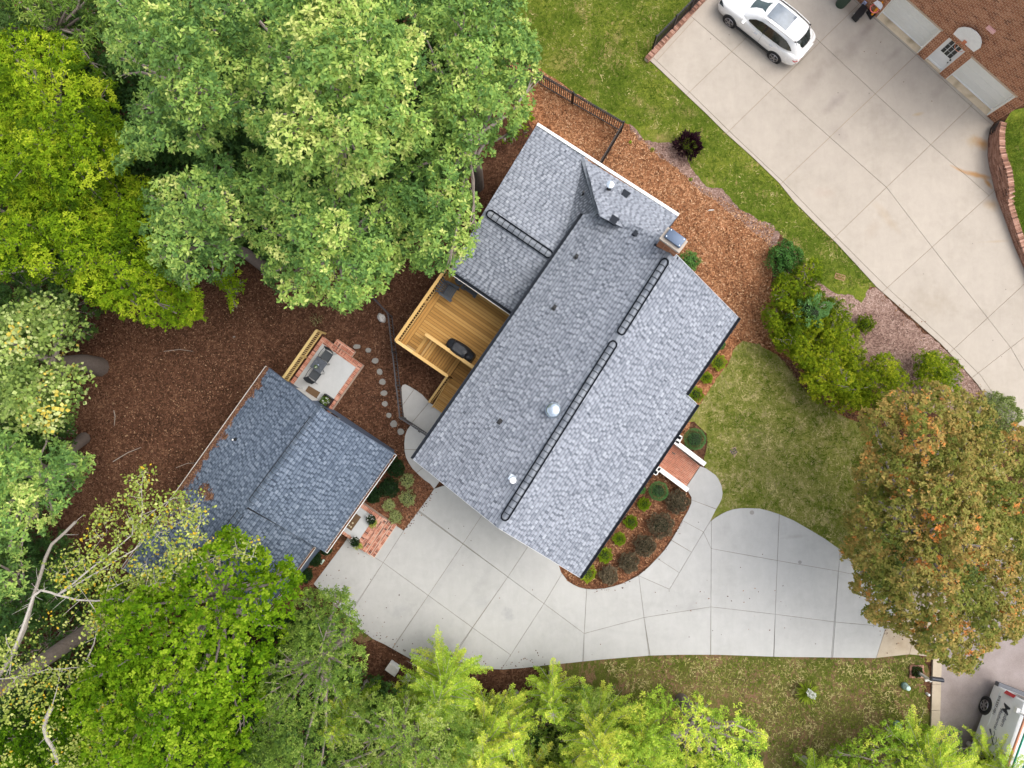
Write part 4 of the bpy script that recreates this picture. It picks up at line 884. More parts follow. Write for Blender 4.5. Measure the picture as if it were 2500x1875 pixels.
def railing(root, a, b, ztop, zbot, mat, bal=True, wd=.14, posts=True, z0=0, step=.125, name='baluster', inward=None):
    a = Vector(a); b = Vector(b)
    o_ = ubeam('top_rail', root, Vector((a.x, a.y, ztop[0]-.02)), Vector((b.x, b.y, ztop[1]-.02)), wd, .04, mat)
    ubeam('bottom_rail', root, Vector((a.x, a.y, zbot[0])), Vector((b.x, b.y, zbot[1])), .04, .08, mat)
    L = (b.xy-a.xy).length; k = int(L/step)
    if bal:
        for i in range(1, k):
            p = a.lerp(b, i/k); zt = ztop[0]+(ztop[1]-ztop[0])*i/k-.04; zb = zbot[0]+(zbot[1]-zbot[0])*i/k
            ublock('baluster', root, Vector((p.x, p.y, (zt+zb)/2)), (.036, .036, zt-zb), ang, mat)
    if posts:
        m_ = max(1, round(L/1.8))
        for i in range(m_+1):
            p = a.lerp(b, i/m_); zt = ztop[0]+(ztop[1]-ztop[0])*i/m_-.03
            ublock('post', root, Vector((p.x, p.y, (zt+z0)/2)), (.09, .09, zt-z0), ang, mat)
railing(deck, D(0, 0, 0), D(0, vTop, 0), (ZRL, ZRL), (ZD+.06, ZD+.06), M['rail'])
railing(deck, D(.05, 0, 0), D(us0, 0, 0), (ZRL, ZRL), (ZD+.06, ZD+.06), M['rail'])
railing(deck, D(us0, 0, 0), D(uC2, 0, 0), (ZRL, ZRL-.35), (ZD+.05, zL+.15), M['rail'])
railing(deck, D(uI, vI, 0), D(uv(C3)[0]+.15, vI, 0), (ZRL, ZRL), (ZD+.06, ZD+.06), M['rail'], wd=.15)
railing(deck, D(uC2, 0, 0), D(e2[0], e2[1], 0), (ZRL-.38, .98), (zL+.15, .15), M['rail'], wd=.10)
railing(deck, D(uH-.45, vI-.2, 0), D(uH-.45, vE, 0), (ZRL-.75, 1.0), (zL+.15, .15), M['rail'], wd=.10)
MB().beam(D(.02, -.02, ZD-.13), D(us0, -.02, ZD-.13), .04, .22).beam(D(0, 0, ZD-.13), D(0, vTop, ZD-.13), .04, .22).build('rim_joist', M['rail'], deck)
# --- things on the deck
def fan_chair(px, py, z, a, name, label, group=None):
    c = G(px, py, z); t = thing(name, label, 'chair', c, group); f = Vector((math.cos(a), math.sin(a), 0)); l = Vector((-f.y, f.x, 0)); g_ = M['plastic_grey']
    def P(x, y, h): return c+f*x+l*y+UP*h
    for i in range(5): ubeam('seat_slat', t, P(.30-i*.095, -.27, .36-i*.028), P(.30-i*.095, .27, .36-i*.028), .078, .022, g_)
    for i in range(6):
        s = (i-2.5)/2.5; ubeam('back_slat', t, P(-.12, s*.20, .26), P(-.42-.03*(1-s*s), s*.34, .80+.10*(1-s*s)), .062, .02, g_)
    ubeam('back_brace', t, P(-.30, -.27, .58), P(-.30, .27, .58), .05, .03, g_)
    for s in (-1, 1):
        MB().add([P(.42, s*.28, .54), P(.42, s*.42, .54), P(-.25, s*.37, .52), P(-.32, s*.28, .52), P(.42, s*.28, .515), P(.42, s*.42, .515), P(-.25, s*.37, .495), P(-.32, s*.28, .495)], [(0, 1, 2, 3), (7, 6, 5, 4), (0, 4, 5, 1), (1, 5, 6, 2), (2, 6, 7, 3), (3, 7, 4, 0)]).build('armrest', g_, t)
        ubeam('leg', t, P(.34, s*.31, 0), P(.34, s*.31, .52), .08, .03, g_); ubeam('leg', t, P(-.45, s*.27, 0), P(.32, s*.27, .34), .03, .1, g_)
    return t
fan_chair(1094, 710, ZD+.3, math.radians(-32), 'slatted_chair', 'dark grey fan backed slatted chair on the deck beside the left railing') .location.z = ZD
for o in [o for o in S.objects if o.parent and o.parent.name.startswith('slatted_chair')]: pass
fan_chair(1155, 700, ZD+.3, math.radians(-125), 'slatted_chair', 'dark grey slatted chair half hidden under the roof eave over the deck').location.z = ZD
c = G(1123, 683, ZD+.5); t = thing('side_table', 'small round dark grey table on the deck between the two slatted chairs', 'side table', (c.x, c.y, ZD))
MB().disc((c.x, c.y, ZD+.46), .24, .03, 20).build('table_top', M['plastic_grey'], t)
for i in range(3): MB().beam((c.x+math.cos(i*2.1)*.18, c.y+math.sin(i*2.1)*.18, ZD), (c.x+math.cos(i*2.1)*.1, c.y+math.sin(i*2.1)*.1, ZD+.46), .05, .05).build('leg', M['plastic_grey'], t)
c = G(1121.5, 682, ZD+.55); b = MB().tube([(c.x, c.y, ZD+.49), (c.x, c.y, ZD+.50), (c.x, c.y, ZD+.58), (c.x, c.y, ZD+.64)], [.04, .065, .075, .05], 12); tag(b.build('candle_jar', M['white'], smooth=True), 'round white jar standing on the small round deck table', 'jar')
# grill under its cover
c = G(1123, 854, ZD+.9); gr = thing('covered_grill', 'barbecue grill under a black fabric cover beside the deck stairs', 'grill', (c.x, c.y, ZD))
st = [(-.70, .20, .80), (-.60, .27, .88), (-.42, .30, .92), (-.36, .31, 1.08), (0, .33, 1.13), (.34, .31, 1.08), (.42, .29, .90), (.60, .25, .86), (.68, .18, .80)]
b = MB(); vs = []; K = 12
for x, hw_, hz in st:
    for j in range(K):
        a_ = math.pi*j/(K-1); yy = -math.cos(a_)*hw_*(1.0 if 0 < j < K-1 else 1.06); zz = hz*(.0 if j in (0, K-1) else (.62+.38*math.sin(a_)**.6))
        nn = mnoise.noise(Vector((x*6, j*.9, 2)))*.035; vs.append(c.xy.to_3d()+U*(x+nn)+V*(yy+nn)+UP*(ZD+zz+nn))
fs = [(i*K+j, i*K+j+1, (i+1)*K+j+1, (i+1)*K+j) for i in range(len(st)-1) for j in range(K-1)]+[tuple(range(K)), tuple((len(st)-1)*K+j for j in range(K-1, -1, -1))]
b.add(vs, fs); b.build('cover', M['cover'], gr, smooth=True)
MB().box(c.xy.to_3d()+UP*(ZD+1.135)-U*.03, (.52, .36, .02), ang).build('cover_top_panel', M['cover'], gr, bevel=.008)
for s in (-.6, .6): MB().tube([c.xy.to_3d()+U*s+V*.2+UP*ZD, c.xy.to_3d()+U*s+V*.2+UP*(ZD+.2)], .03, 8).build('wheel', M['rubber'], gr)

# --- patio behind the garage cottage
ZP = .45
P0, P1, P2, P3 = G(787, 821, ZP), G(886, 891, ZP), G(805, 1000, ZP), G(706, 931, ZP)
pa = thing('patio', 'small raised concrete patio edged with red brick beside the garage cottage', 'patio', G(795, 910, 0))
px_ = (P1-P0).normalized(); py_ = Vector((px_.y, -px_.x, 0)); py_ = py_ if py_.dot(P3-P0) > 0 else -py_
Lx = ((P1-P0).length+(P2-P3).length)/2; Ly = ((P3-P0).length+(P2-P1).length)/2+.6
def Q(x, y, z): return Vector((P0.x, P0.y, 0))+px_*x+py_*y+UP*z
b = MB(); b.prism([Q(.02, .02, 0), Q(Lx-.02, .02, 0), Q(Lx-.02, Ly, 0), Q(.02, Ly, 0)], 0, ZP-.03); b.build('mortar_base', M['mortar'], pa)
MB().prism([Q(.21, .30, 0), Q(Lx-.21, .30, 0), Q(Lx-.21, Ly, 0), Q(.21, Ly, 0)], ZP-.05, ZP+.002).build('concrete_slab', M['concrete_pad'], pa)
BK = M['brick']
brow(pa, Q(0, .0, 0), Q(0, Ly, 0), px_, .205, ZP, .07, BK); brow(pa, Q(Lx, 0, 0), Q(Lx, Ly, 0), -px_, .205, ZP, .07, BK)
brow(pa, Q(.21, 0, 0), Q(Lx-.21, 0, 0), py_, .205, ZP, .07, BK); brow(pa, Q(.21, .208, 0), Q(Lx-.21, .208, 0), py_, .085, ZP, .07, BK, pitch=.215)
sx0, sx1 = .62, 1.72
MB().prism([Q(sx0+.01, -.30, 0), Q(sx1-.01, -.30, 0), Q(sx1-.01, .01, 0), Q(sx0+.01, .01, 0)], 0, .24).build('mortar_base', M['mortar'], pa)
brow(pa, Q(sx0, -.21, 0), Q(sx1, -.21, 0), py_, .205, .27, .07, BK); brow(pa, Q(sx0, -.31, 0), Q(sx1, -.31, 0), py_, .09, .26, .07, BK, pitch=.215)
pr = thing('patio_railing', 'pale timber railing with square balusters along the left edge of the patio', 'railing', Q(-.06, 1.2, 0))
r0, r1 = Q(-.09, -.16, 0), Q(-.09, Ly-.55, 0)
railing(pr, r0, r1, (1.42, 1.42), (.55, .55), M['rail_pale'], wd=.13, step=.10); 
ubeam('lower_cap', pr, r0+UP*.63+px_*.01, r1+UP*.63+px_*.01, .07, .03, M['rail_pale'])
# patio furniture: mesh chairs and square table
axd = (G(768, 914, 1.0)-G(798, 871, 1.0)); axd.z = 0; axd.normalize()
MS = simple('dark_mesh_fabric', (.055, .062, .068), .7, ns=30); FR = simple('charcoal_frame', (.022, .026, .03), .4)
def mesh_chair(px, py, f, label):
    c = G(px, py, ZP+.42); c.z = ZP; t = thing('mesh_chair', label, 'chair', c, 'mesh patio chairs'); l = Vector((-f.y, f.x, 0))
    def P(x, y, h): return c+f*x+l*y+UP*h
    MB().slab([P(.22, -.21, .43), P(.22, .21, .43), P(-.22, .21, .40), P(-.22, -.21, .40)], .015).build('seat', MS, t)
    b = MB(); ws = [-.24, -.12, 0, .12, .24]; vs = []
    for h, x in ((.40, -.22), (.65, -.29), (.88, -.37)):
        for y in ws: vs.append(P(x-(.06*(1-(y/.24)**2)), y*(1+.1*(h-.4)), h))
    b.add(vs, [(i*5+j, i*5+j+1, i*5+j+6, i*5+j+5) for i in range(2) for j in range(4)]); b.build('backrest', FR, t)
    for s in (-1, 1):
        b = MB(); b.tube([P(-.38, s*.25, .86), P(-.28, s*.27, .66), P(-.05, s*.30, .66), P(.18, s*.30, .64), P(.24, s*.28, .58), P(.26, s*.26, .30), P(.28, s*.25, 0)], .013, 6); b.build('arm_frame', FR, t, True)
        b = MB(); b.tube([P(-.26, s*.24, .52), P(-.34, s*.25, .0)], .012, 6); b.build('leg', FR, t)
        MB().tube([P(-.24, s*.22, .40), P(.24, s*.22, .43)], .012, 6).build('seat_rail', FR, t)
    MB().tube([P(.24, -.22, .43), P(.24, .22, .43)], .012, 6).build('seat_rail', FR, t)
mesh_chair(797.5, 869, axd, 'dark mesh patio chair nearest the brick step, above the square table')
mesh_chair(768, 916, -axd, 'dark mesh patio chair nearest the cottage roof and doormat')
c = G(778, 891, ZP+.68); tb = thing('patio_table', 'small square dark grey patio table between the two mesh chairs', 'table', (c.x, c.y, ZP)); ta_ = math.atan2(axd.y, axd.x)
MB().box((c.x, c.y, ZP+.68), (.62, .62, .02), ta_).build('table_top', simple('smoked_table_glass', (.065, .072, .082), .25, spec=.6), tb, bevel=.009)
for i in range(4):
    a_ = ta_+math.pi/4+i*math.pi/2; e = Vector((math.cos(a_), math.sin(a_), 0))
    MB().tube([Vector((c.x, c.y, ZP+.30)), Vector((c.x, c.y, ZP+.0))+e*.33], .013, 6).build('leg', FR, tb); MB().beam(Vector((c.x, c.y, ZP+.694)), Vector((c.x, c.y, ZP+.694))+e*.36, .016, .006).build('top_rib', FR, tb)
MB().disc((c.x, c.y, ZP+.69), .03, .05, 10).build('umbrella_ring', M['steel'], tb)
def leafball(b, c, r, n, ls, flat=.7, up=.3, wr=.5, tj=.5, t0=.5, R=random):
    for _ in range(n):
        d = Vector((R.gauss(0, 1), R.gauss(0, 1), abs(R.gauss(0, 1))+up*.3)).normalized(); p = Vector(c)+Vector((d.x*r, d.y*r, d.z*r*flat))*R.uniform(.55, 1)
        e = (d+Vector((R.gauss(0, .6), R.gauss(0, .6), R.gauss(0, .4)))).normalized(); s = e.cross(d); s = s.normalized() if s.length > .01 else e.orthogonal().normalized()
        L = ls*R.uniform(.7, 1.3); w_ = L*wr/2; nn = s.cross(e)
        b.add([p, p+e*L*.5+s*w_+nn*w_*.4, p+e*L, p+e*L*.5-s*w_+nn*w_*.4], [(0, 1, 2, 3)], min(1, max(0, R.gauss(t0, tj*.4))))
M['leaf_dark'] = leafmat('dark_shrub_leaves', [(0, (.008, .022, .008)), (.6, (.022, .055, .018)), (1, (.05, .10, .03))], .15)
M['leaf_pot'] = leafmat('potted_leaves', [(0, (.03, .09, .015)), (.6, (.12, .22, .03)), (1, (.45, .50, .10))], .25)
M['petal'] = leafmat('white_petals', [(0, (.65, .66, .58)), (1, (.85, .85, .80))], .2)
c = G(779, 896, ZP+.75); pt = thing('potted_plant', 'tiny green plant in a pot on the square patio table', 'plant', (c.x-.12, c.y+.03, ZP+.69))
o_ = Vector((c.x-.14, c.y+.0, ZP+.70)); MB().tube([o_, o_+UP*.07], [.045, .06], 10).build('pot', M['white'], pt); b = MB(); leafball(b, o_+UP*.08, .075, 60, .05, t0=.3); b.build('leaves', M['leaf_pot'], pt)
def mat_(pts, z, label):
    b = MB().prism([G(x, y, z) for x, y in pts], z-.002, z+.018); tag(b.build('doormat', M['mat_brown']), label, 'doormat')
mat_([(754, 941.5), (782, 958), (772, 974), (744, 957)], ZP+.006, 'plain brown doormat on the patio at the white cottage door')
c = G(795, 978, ZP+.35); pl = thing('square_planter', 'square black planter of white and yellow flowers at the patio corner by the doormat', 'planter', (c.x, c.y, ZP)); an_ = math.atan2(px_.y, px_.x)
b = MB()
for s in (-1, 1): b.box(Vector((c.x, c.y, ZP+.18))+px_*s*.23, (.03, .49, .36), an_); b.box(Vector((c.x, c.y, ZP+.18))+py_*s*.23, (.49, .03, .36), an_)
b.build('tub', M['plastic_black'], pl); MB().box((c.x, c.y, ZP+.14), (.44, .44, .26), an_).build('soil', M['mulch_dark'], pl)
b = MB(); leafball(b, (c.x-.04, c.y, ZP+.28), .20, 330, .10, t0=.35); b.build('leaves', M['leaf_pot'], pl); b = MB(); leafball(b, (c.x-.03, c.y-.02, ZP+.33), .20, 40, .06, wr=1, flat=.9); b.build('flowers', M['petal'], pl)

# --- front porch of the cottage with steps
gp = thing('cottage_porch', 'red brick and concrete porch with three brick steps at the cottage front', 'porch', G(885, 1290, 0))
E0, E1 = G(934.8, 1264.4, ZP), G(880.8, 1343.4, ZP); eu = (E1-E0); Le = eu.length; eu.normalize(); ew = Vector((-eu.y, eu.x, 0)); ew = ew if ew.x > 0 else -ew
def Ep(x, y, z): return Vector((E0.x, E0.y, 0))+eu*x+ew*y+UP*z     # x along the step edge, y outwards
B0 = (G(881.7, 1227, ZP)-E0).dot(ew)-.5
MB().prism([Ep(.01, B0, 0), Ep(Le-.3, B0, 0), Ep(Le-.01, -.25, 0), Ep(Le-.01, -.01, 0), Ep(.01, -.01, 0)], 0, ZP-.03).build('mortar_base', M['mortar'], gp)
MB().prism([Ep(.21, B0, 0), Ep(Le-.3, B0, 0), Ep(Le-.25, -.36, 0), Ep(.21, -.36, 0)], ZP-.05, ZP+.002).build('concrete_slab', M['concrete_pad'], gp)
brow(gp, Ep(0, B0, 0), Ep(0, -.02, 0), eu, .205, ZP, .07, BK); brow(gp, Ep(Le-.12, B0, 0), Ep(Le-.12, -.5, 0), -eu, .205, ZP, .07, BK)
brow(gp, Ep(.21, -.355, 0), Ep(Le-.02, -.355, 0), ew, .205, ZP, .07, BK); brow(gp, Ep(.21, -.15, 0), Ep(Le, -.15, 0), ew, .15, ZP-.01, .07, BK, pitch=.078)
sd_ = (G(967.5, 1285, .05)-Vector((E0.x, E0.y, 0))).dot(ew); tr = sd_/3
for i in range(3):
    zt = ZP-.12*(i+1)+.03; 
    MB().prism([Ep(.0, i*tr, 0), Ep(Le+.02*i, i*tr, 0), Ep(Le+.02*i, (i+1)*tr-.01, 0), Ep(.0, (i+1)*tr-.01, 0)], 0, zt-.03).build('mortar_base', M['mortar'], gp)
    brow(gp, Ep(0, i*tr, 0), Ep(Le, i*tr, 0), ew, .07, zt, .07, BK, pitch=.21); brow(gp, Ep(0, i*tr+.08, 0), Ep(Le, i*tr+.08, 0), ew, tr-.10, zt+.004, .07, BK)
mat_([(864.4, 1250), (881.7, 1262.4), (857.6, 1296), (840.7, 1283.6)], ZP+.006, 'brown doormat printed with pale blossoms on the cottage front porch')
for q, r_ in (((861, 1277), .055), ((853, 1283), .045), ((857, 1286.5), .05)):
    c = G(*q, ZP+.03)
    o_ = MB().prism([c+Vector((math.cos(k*.785)*r_, math.sin(k*.785)*r_*(.6 if k % 2 else 1), 0)) for k in range(8)], ZP+.0245, ZP+.026).build('printed_blossom', simple('print_cream', (.5, .42, .28), .9), S.objects.get('doormat.001'))
def pot(px, py, label, side):
    c = G(px, py, ZP+.35); t = thing('flower_pot', label, 'flower pot', (c.x, c.y, ZP), 'flower pots on the cottage porch')
    MB().tube([Vector((c.x, c.y, ZP)), Vector((c.x, c.y, ZP+.28)), Vector((c.x, c.y, ZP+.31))], [.15, .21, .22], 20).build('pot', M['plastic_black'], t, True)
    b = MB(); leafball(b, (c.x, c.y, ZP+.30), .22, 380, .08, t0=.2); b.build('leaves', M['leaf_dark'], t); b = MB(); leafball(b, (c.x-.03, c.y+.04, ZP+.33), .21, 46, .06, wr=1); b.build('flowers', M['petal'], t)
    b = MB()
    for k in range(9):
        e = (ew*random.uniform(.3, 1)-UP*.0+eu*random.uniform(-.2, .9)).normalized(); leafball(b, Vector((c.x, c.y, ZP+.30))+e*random.uniform(.18, .36)-UP*.08, .09, 28, .07, t0=.95)
    b.build('trailing_leaves', M['leaf_pot'], t)
pot(905, 1268, 'round black pot of white flowers on the porch corner nearest the planting bed', 1)
pot(866, 1323, 'round black pot of white flowers at the lower end of the cottage porch', -1)

# --- brick entrance of the main house between white cheek walls
fp = thing('front_porch', 'red brick entrance walk descending between two white cheek walls', 'porch', G(1655, 1135, 0))
F0, F1, F2, F3 = G(1628, 1070, .1), G(1708.4, 1137.7, .1), G(1674, 1190, .1), G(1594, 1128, .1)
MB().prism([F0, F1, F2, F3], 0, .085).build('mortar_base', M['mortar'], fp)
nrow = 11; M['brick_bright'] = tinted('terracotta_paver', [(0, (.10, .07, .06)), (.03, (.36, .14, .085)), (.4, (.44, .165, .10)), (.85, (.49, .20, .12)), (1, (.52, .26, .18))], .85, 'rnd', .08, 25)
for i in range(nrow):
    a = F0.lerp(F1, i/nrow); b = F3.lerp(F2, i/nrow); dv = (F1-F0).normalized(); z = .14
    brow(fp, a+(b-a)*.01, b-(b-a)*.01, dv, (F1-F0).length/nrow, z-.012*(i//3), .07, M['brick_bright'], pitch=.078 if i % 4 else .072, gap=.017)
ZT = .72
def cheek(pts, nm='cheek_wall'):
    for a, b in zip(pts[:-1], pts[1:]):
        a_, b_ = G(*a, ZT), G(*b, ZT); d = (b_-a_).normalized(); MB().beam(Vector((a_.x, a_.y, ZT/2-.02))-d*.05, Vector((b_.x, b_.y, ZT/2-.02))+d*.05, .17, ZT-.04).build(nm, M['white'], fp)
        MB().beam(Vector((a_.x, a_.y, ZT-.02))-d*.07, Vector((b_.x, b_.y, ZT-.02))+d*.07, .215, .045).build('coping', M['white'], fp, bevel=.008)
cheek([(1652, 1063), (1660.5, 1068.5)]); cheek([(1660, 1069), (1654, 1079)]); cheek([(1651.5, 1080.5), (1719, 1132)])
cheek([(1592, 1149), (1601, 1154.5)]); cheek([(1601, 1154.5), (1608, 1143.5)]); cheek([(1610, 1145), (1677, 1195)])
for q in ((1648, 1073), (1599, 1145)):
    c = G(*q, .5); b = MB().box((c.x, c.y, .3), (.16, .16, .5), ang); o_ = b.build('lantern', M['white_dirty'], fp); 
    b = MB(); 
    for s in (-1, 1): b.box(Vector((c.x, c.y, .58))+U*s*.10, (.02, .22, .04), ang); b.box(Vector((c.x, c.y, .58))+V*s*.10, (.22, .02, .04), ang)
    b.build('lantern_frame', M['iron'], fp)

# --- iron fences
def iron_fence(name, label, px, h, z0=0, mat=None, post=2.4, sp=.115, group=None, end_posts=True, pk=.030, rl=.045, ps=.08):
    mat = mat or M['iron']; pts = [G(x, y, z0+h) for x, y in px]; t = thing(name, label, 'fence', Vector((pts[0].x, pts[0].y, z0)), group)
    for s, (a, b) in enumerate(zip(pts[:-1], pts[1:])):
        a = Vector((a.x, a.y, z0)); b = Vector((b.x, b.y, z0)); L = (b-a).length; an_ = math.atan2((b-a).y, (b-a).x)
        for hh in (h-.02, h-.18, .12): ubeam('rail', t, a+UP*hh, b+UP*hh, rl, .03, mat)
        k = max(1, round(L/sp))
        for i in range(1, k): p = a.lerp(b, i/k); ublock('picket', t, p+UP*(h/2+.02), (pk, pk, h-.06), an_, mat)
        m_ = max(1, round(L/post))
        for i in range(m_+(1 if s == len(pts)-2 else 0)): p = a.lerp(b, i/m_); ublock('post', t, p+UP*(h/2+.04), (ps, ps, h+.08), an_, mat)
    return t
iron_fence('iron_fence', 'black iron picket fence between the back lawn and the orange mulch beside the roof', [(1150, 81), (1277, 155), (1523, 298), (1463, 399), (1440, 438)], 1.2)
iron_fence('iron_fence', 'black iron picket fence standing on the low brick kerb beside the neighbour driveway', [(1603, 89), (1653, 38), (1740, -52)], 1.15, .3, post=1.5)
iron_fence('iron_fence', 'black iron yard fence running past the pale boulder down to the walkway gate', [(860, 676), (907, 725), (946, 766), (957, 858), (966, 940), (975, 1019)], 1.15, mat=M['iron_grey'], sp=.15, pk=.014, rl=.03, ps=.055)
gt = iron_fence('iron_gate', 'narrow dark iron gate crossing the concrete walkway beside the house eave', [(978.5, 1022), (1047, 1068), (1064, 1079)], 1.15, .05, mat=M['iron_grey'], post=1.4, sp=.11); gt['category'] = 'gate'
c = G(1024, 1053, 1.0); MB().box(c, (.12, .08, .12), ang).build('latch', M['iron'], gt)
# low brick kerb under the driveway fence
kbk = thing('brick_kerb', 'low red brick kerb wall along the upper left edge of the beige driveway', 'wall', G(1640, 80, 0))
a, b = G(1583, 147, .3), G(1722, -3, .3); d = (b-a).normalized(); nn = Vector((-d.y, d.x, 0)); b = a+d*((b-a).length+1.5)
MB().beam(Vector((a.x, a.y, .12))+nn*.12, Vector((b.x, b.y, .12))+nn*.12, .2, .24).build('mortar_core', M['mortar'], kbk); brow(kbk, a-nn*.02, b-nn*.02, nn, .26, .31, .07, M['brick_old_o'])
b0_ = MB()
for r_ in range(3):
    L = (b-a).length; k = int(L/.215)
    for i in range(k): p = a.lerp(b, (i+.5)/k); b0_.box(Vector((p.x, p.y, .04+r_*.075)), (L/k-.012, .03, .06), math.atan2(d.y, d.x), t=random.random())
b0_.build('brick_courses', M['brick_old'], kbk, kind='stuff')

# --- curved retaining wall at the right, with the grass bank behind it
rw = thing('retaining_wall', 'curved weathered brick retaining wall between the beige driveway and the grass bank', 'wall', G(2430, 450, 0))
base = [(2420, 312), (2412, 341), (2410, 383), (2414, 412), (2420, 435), (2431, 482), (2441, 508), (2451, 534), (2462, 566), (2474, 599), (2486, 628), (2498, 656), (2520, 710), (2545, 770)]
hts = [.75, .85, .95, 1.05, 1.15, 1.0, .62, .55, .52, .5, .48, .5, .5, .5]
cur = []
for i in range(len(base)-1):
    a = G(*base[i]); b = G(*base[i+1]); k = max(1, int((b-a).length/.11))
    for j in range(k): cur.append((a.lerp(b, j/k), hts[i]+(hts[i+1]-hts[i])*j/k))
core = MB(); bc2 = MB(); cnt = 0
for i in range(0, len(cur)-2, 2):
    a, h0 = cur[i]; b, h1 = cur[i+2]; d = (b-a).normalized(); nn = Vector((d.y, -d.x, 0)); nn = nn if nn.x > 0 else -nn; hh = (h0+h1)/2; L = (b-a).length
    core.box(((a+b)/2+nn*.14)+UP*(hh/2-.04), (L+.02, .22, hh-.08), ax=(d, nn, UP))
    z = .04; r_ = 0
    while z < hh-.09:
        off = (r_ % 2)*.5*L; bc2.box((a+b)/2+d*(off-L/4)+nn*.03+UP*z, (L-.012, .06, .058), ax=(d, nn, UP), t=min(1, max(0, random.gauss(.5, .25)))); z += .073; r_ += 1
    for k in range(3):
        c = a.lerp(b, (k+.5)/3)+nn*.13+UP*(hh-.035)
        ublock('brick', rw, c, (L/3-.012, .27, .085), math.atan2(d.y, d.x), M['brick_old_o'])
core.build('mortar_core', M['mortar'], rw); bc2.build('brick_courses', M['brick_old'], rw, kind='stuff')
bank = MB(); edge = [c+Vector((.18, 0, 0)) for c, h in cur]; hs_ = [h for c, h in cur]; n = len(edge)
vs = []
for (c, h) in cur: 
    vs += [(c.x+.2, c.y, h-.06), (c.x+.9, c.y+.1, h+.12), (c.x+2.2, c.y+.3, h+.3), (c.x+8, c.y+.6, h+.35)]
c, h = cur[0]
bank.add(vs, [(i*4+j, i*4+j+1, (i+1)*4+j+1, (i+1)*4+j) for i in range(n-1) for j in range(3)])
pp = [Vector((cur[0][0].x+.2, cur[0][0].y, .7)), G(2470, 270, .9), G(2600, 240, 1.0), Vector((cur[0][0].x+8, cur[0][0].y+.6, 1.1))]
bank.add(pp, [(0, 1, 2, 3)]); bank.build('grass_bank', M['lawn_upper'], kind='structure', smooth=True)
M['grass_blade'] = leafmat('grass_blades', [(0, (.025, .06, .006)), (.6, (.085, .16, .012)), (1, (.24, .30, .05))], .3)
gb_ = MB()
for _ in range(9000):
    i = random.randrange(len(cur)); c, h = cur[i]; dx = random.uniform(.22, 2.6); x = c.x+dx; y = c.y+random.uniform(-.12, .12)+dx*.1; z = h-.06+.18*min(1, (dx-.2)/.7)+.12*max(0, min(1, (dx-.9)/1.3))
    if y < G(2470, 440).y and dx > .55+.4*mnoise.noise(Vector((x, y, 0))) and dx < 1.5: continue
    a_ = random.uniform(0, 6.28); L = random.uniform(.10, .24); e = Vector((math.cos(a_), math.sin(a_), 0)); s = Vector((-e.y, e.x, 0))*.009; p = Vector((x, y, z))
    gb_.add([p-s, p+s, p+e*L*.7+UP*L*.75+s*.3], [(0, 1, 2)], random.random())
gb_.build('long_grass', M['grass_blade'], kind='stuff')
# coiled hose pot at the wall foot
hp = thing('hose_coil', 'dark coiled garden hose against the foot of the brick house', 'hose', G(2432, 304, .1))
c = G(2433, 312, .25); hx = (G(2455, 290, .25)-G(2418, 322, .25)).normalized(); hn = Vector((-hx.y, hx.x, 0)); hz = (UP*.55+hn*.8).normalized() if hn.y > 0 else (UP*.55-hn*.8).normalized()
M['hose'] = simple('dark_hose', (.035, .025, .02), .6)
for k in range(5):
    rr = .40-.05*k; b = MB(); b.tube([c+UP*(.10*(k % 3))+hx*math.cos(t_)*rr+hz*math.sin(t_)*rr*.55 for t_ in np.linspace(0, 2*math.pi, 25)], .028, 6); b.build('hose_loop', M['hose'], hp, True)
MB().disc(G(2438, 316, .2), .05, .05, 8).build('nozzle', M['white'], hp)
# ================================================================== vehicles and small things
def loft(b, secs, t=.5, m=0, closed_ends=True):
    k = len(secs[0]); vs = [p for s in secs for p in s]
    b.add(vs, [(i*k+j, i*k+j+1, (i+1)*k+j+1, (i+1)*k+j) for i in range(len(secs)-1) for j in range(k-1)], t, m)
    if closed_ends: b.add(secs[0], [tuple(range(k))], t, m); b.add(secs[-1], [tuple(range(k-1, -1, -1))], t, m)
def make_wheel(t, c, l, r, w_, big=True):
    tz = thing('wheel', None, None, (0, 0, 0)); tz.parent = t; tz.location = c-t.location
    MB().tube([c-l*w_/2, c-l*w_*.42, c+l*w_*.42, c+l*w_/2], [r*.93, r, r, r*.93], 28).build('tyre', M['rubber'], tz, True)
    MB().tube([c+l*(w_/2+.002), c+l*(w_/2+.006)], [r*.66, r*.66], 24).build('rim_disc', simple('wheel_shadow', (.05, .05, .052), .5, .5), tz)
    b = MB(); b.tube([c+l*(w_/2+.004)+Vector((0, 0, 0))+(UP*math.cos(a)+l.cross(UP)*math.sin(a))*r*.66 for a in np.linspace(0, 2*math.pi, 25)], .014, 6)
    for i in range(5 if big else 6):
        a = i*2*math.pi/(5 if big else 6); e = UP*math.cos(a)+l.cross(UP)*math.sin(a)
        b.beam(c+l*(w_/2+.012)+e*.03, c+l*(w_/2+.010)+e*r*.64, .055, .05)
    b.tube([c+l*(w_/2), c+l*(w_/2+.025)], [.05, .045], 10); b.build('rim', M['alloy'], tz)
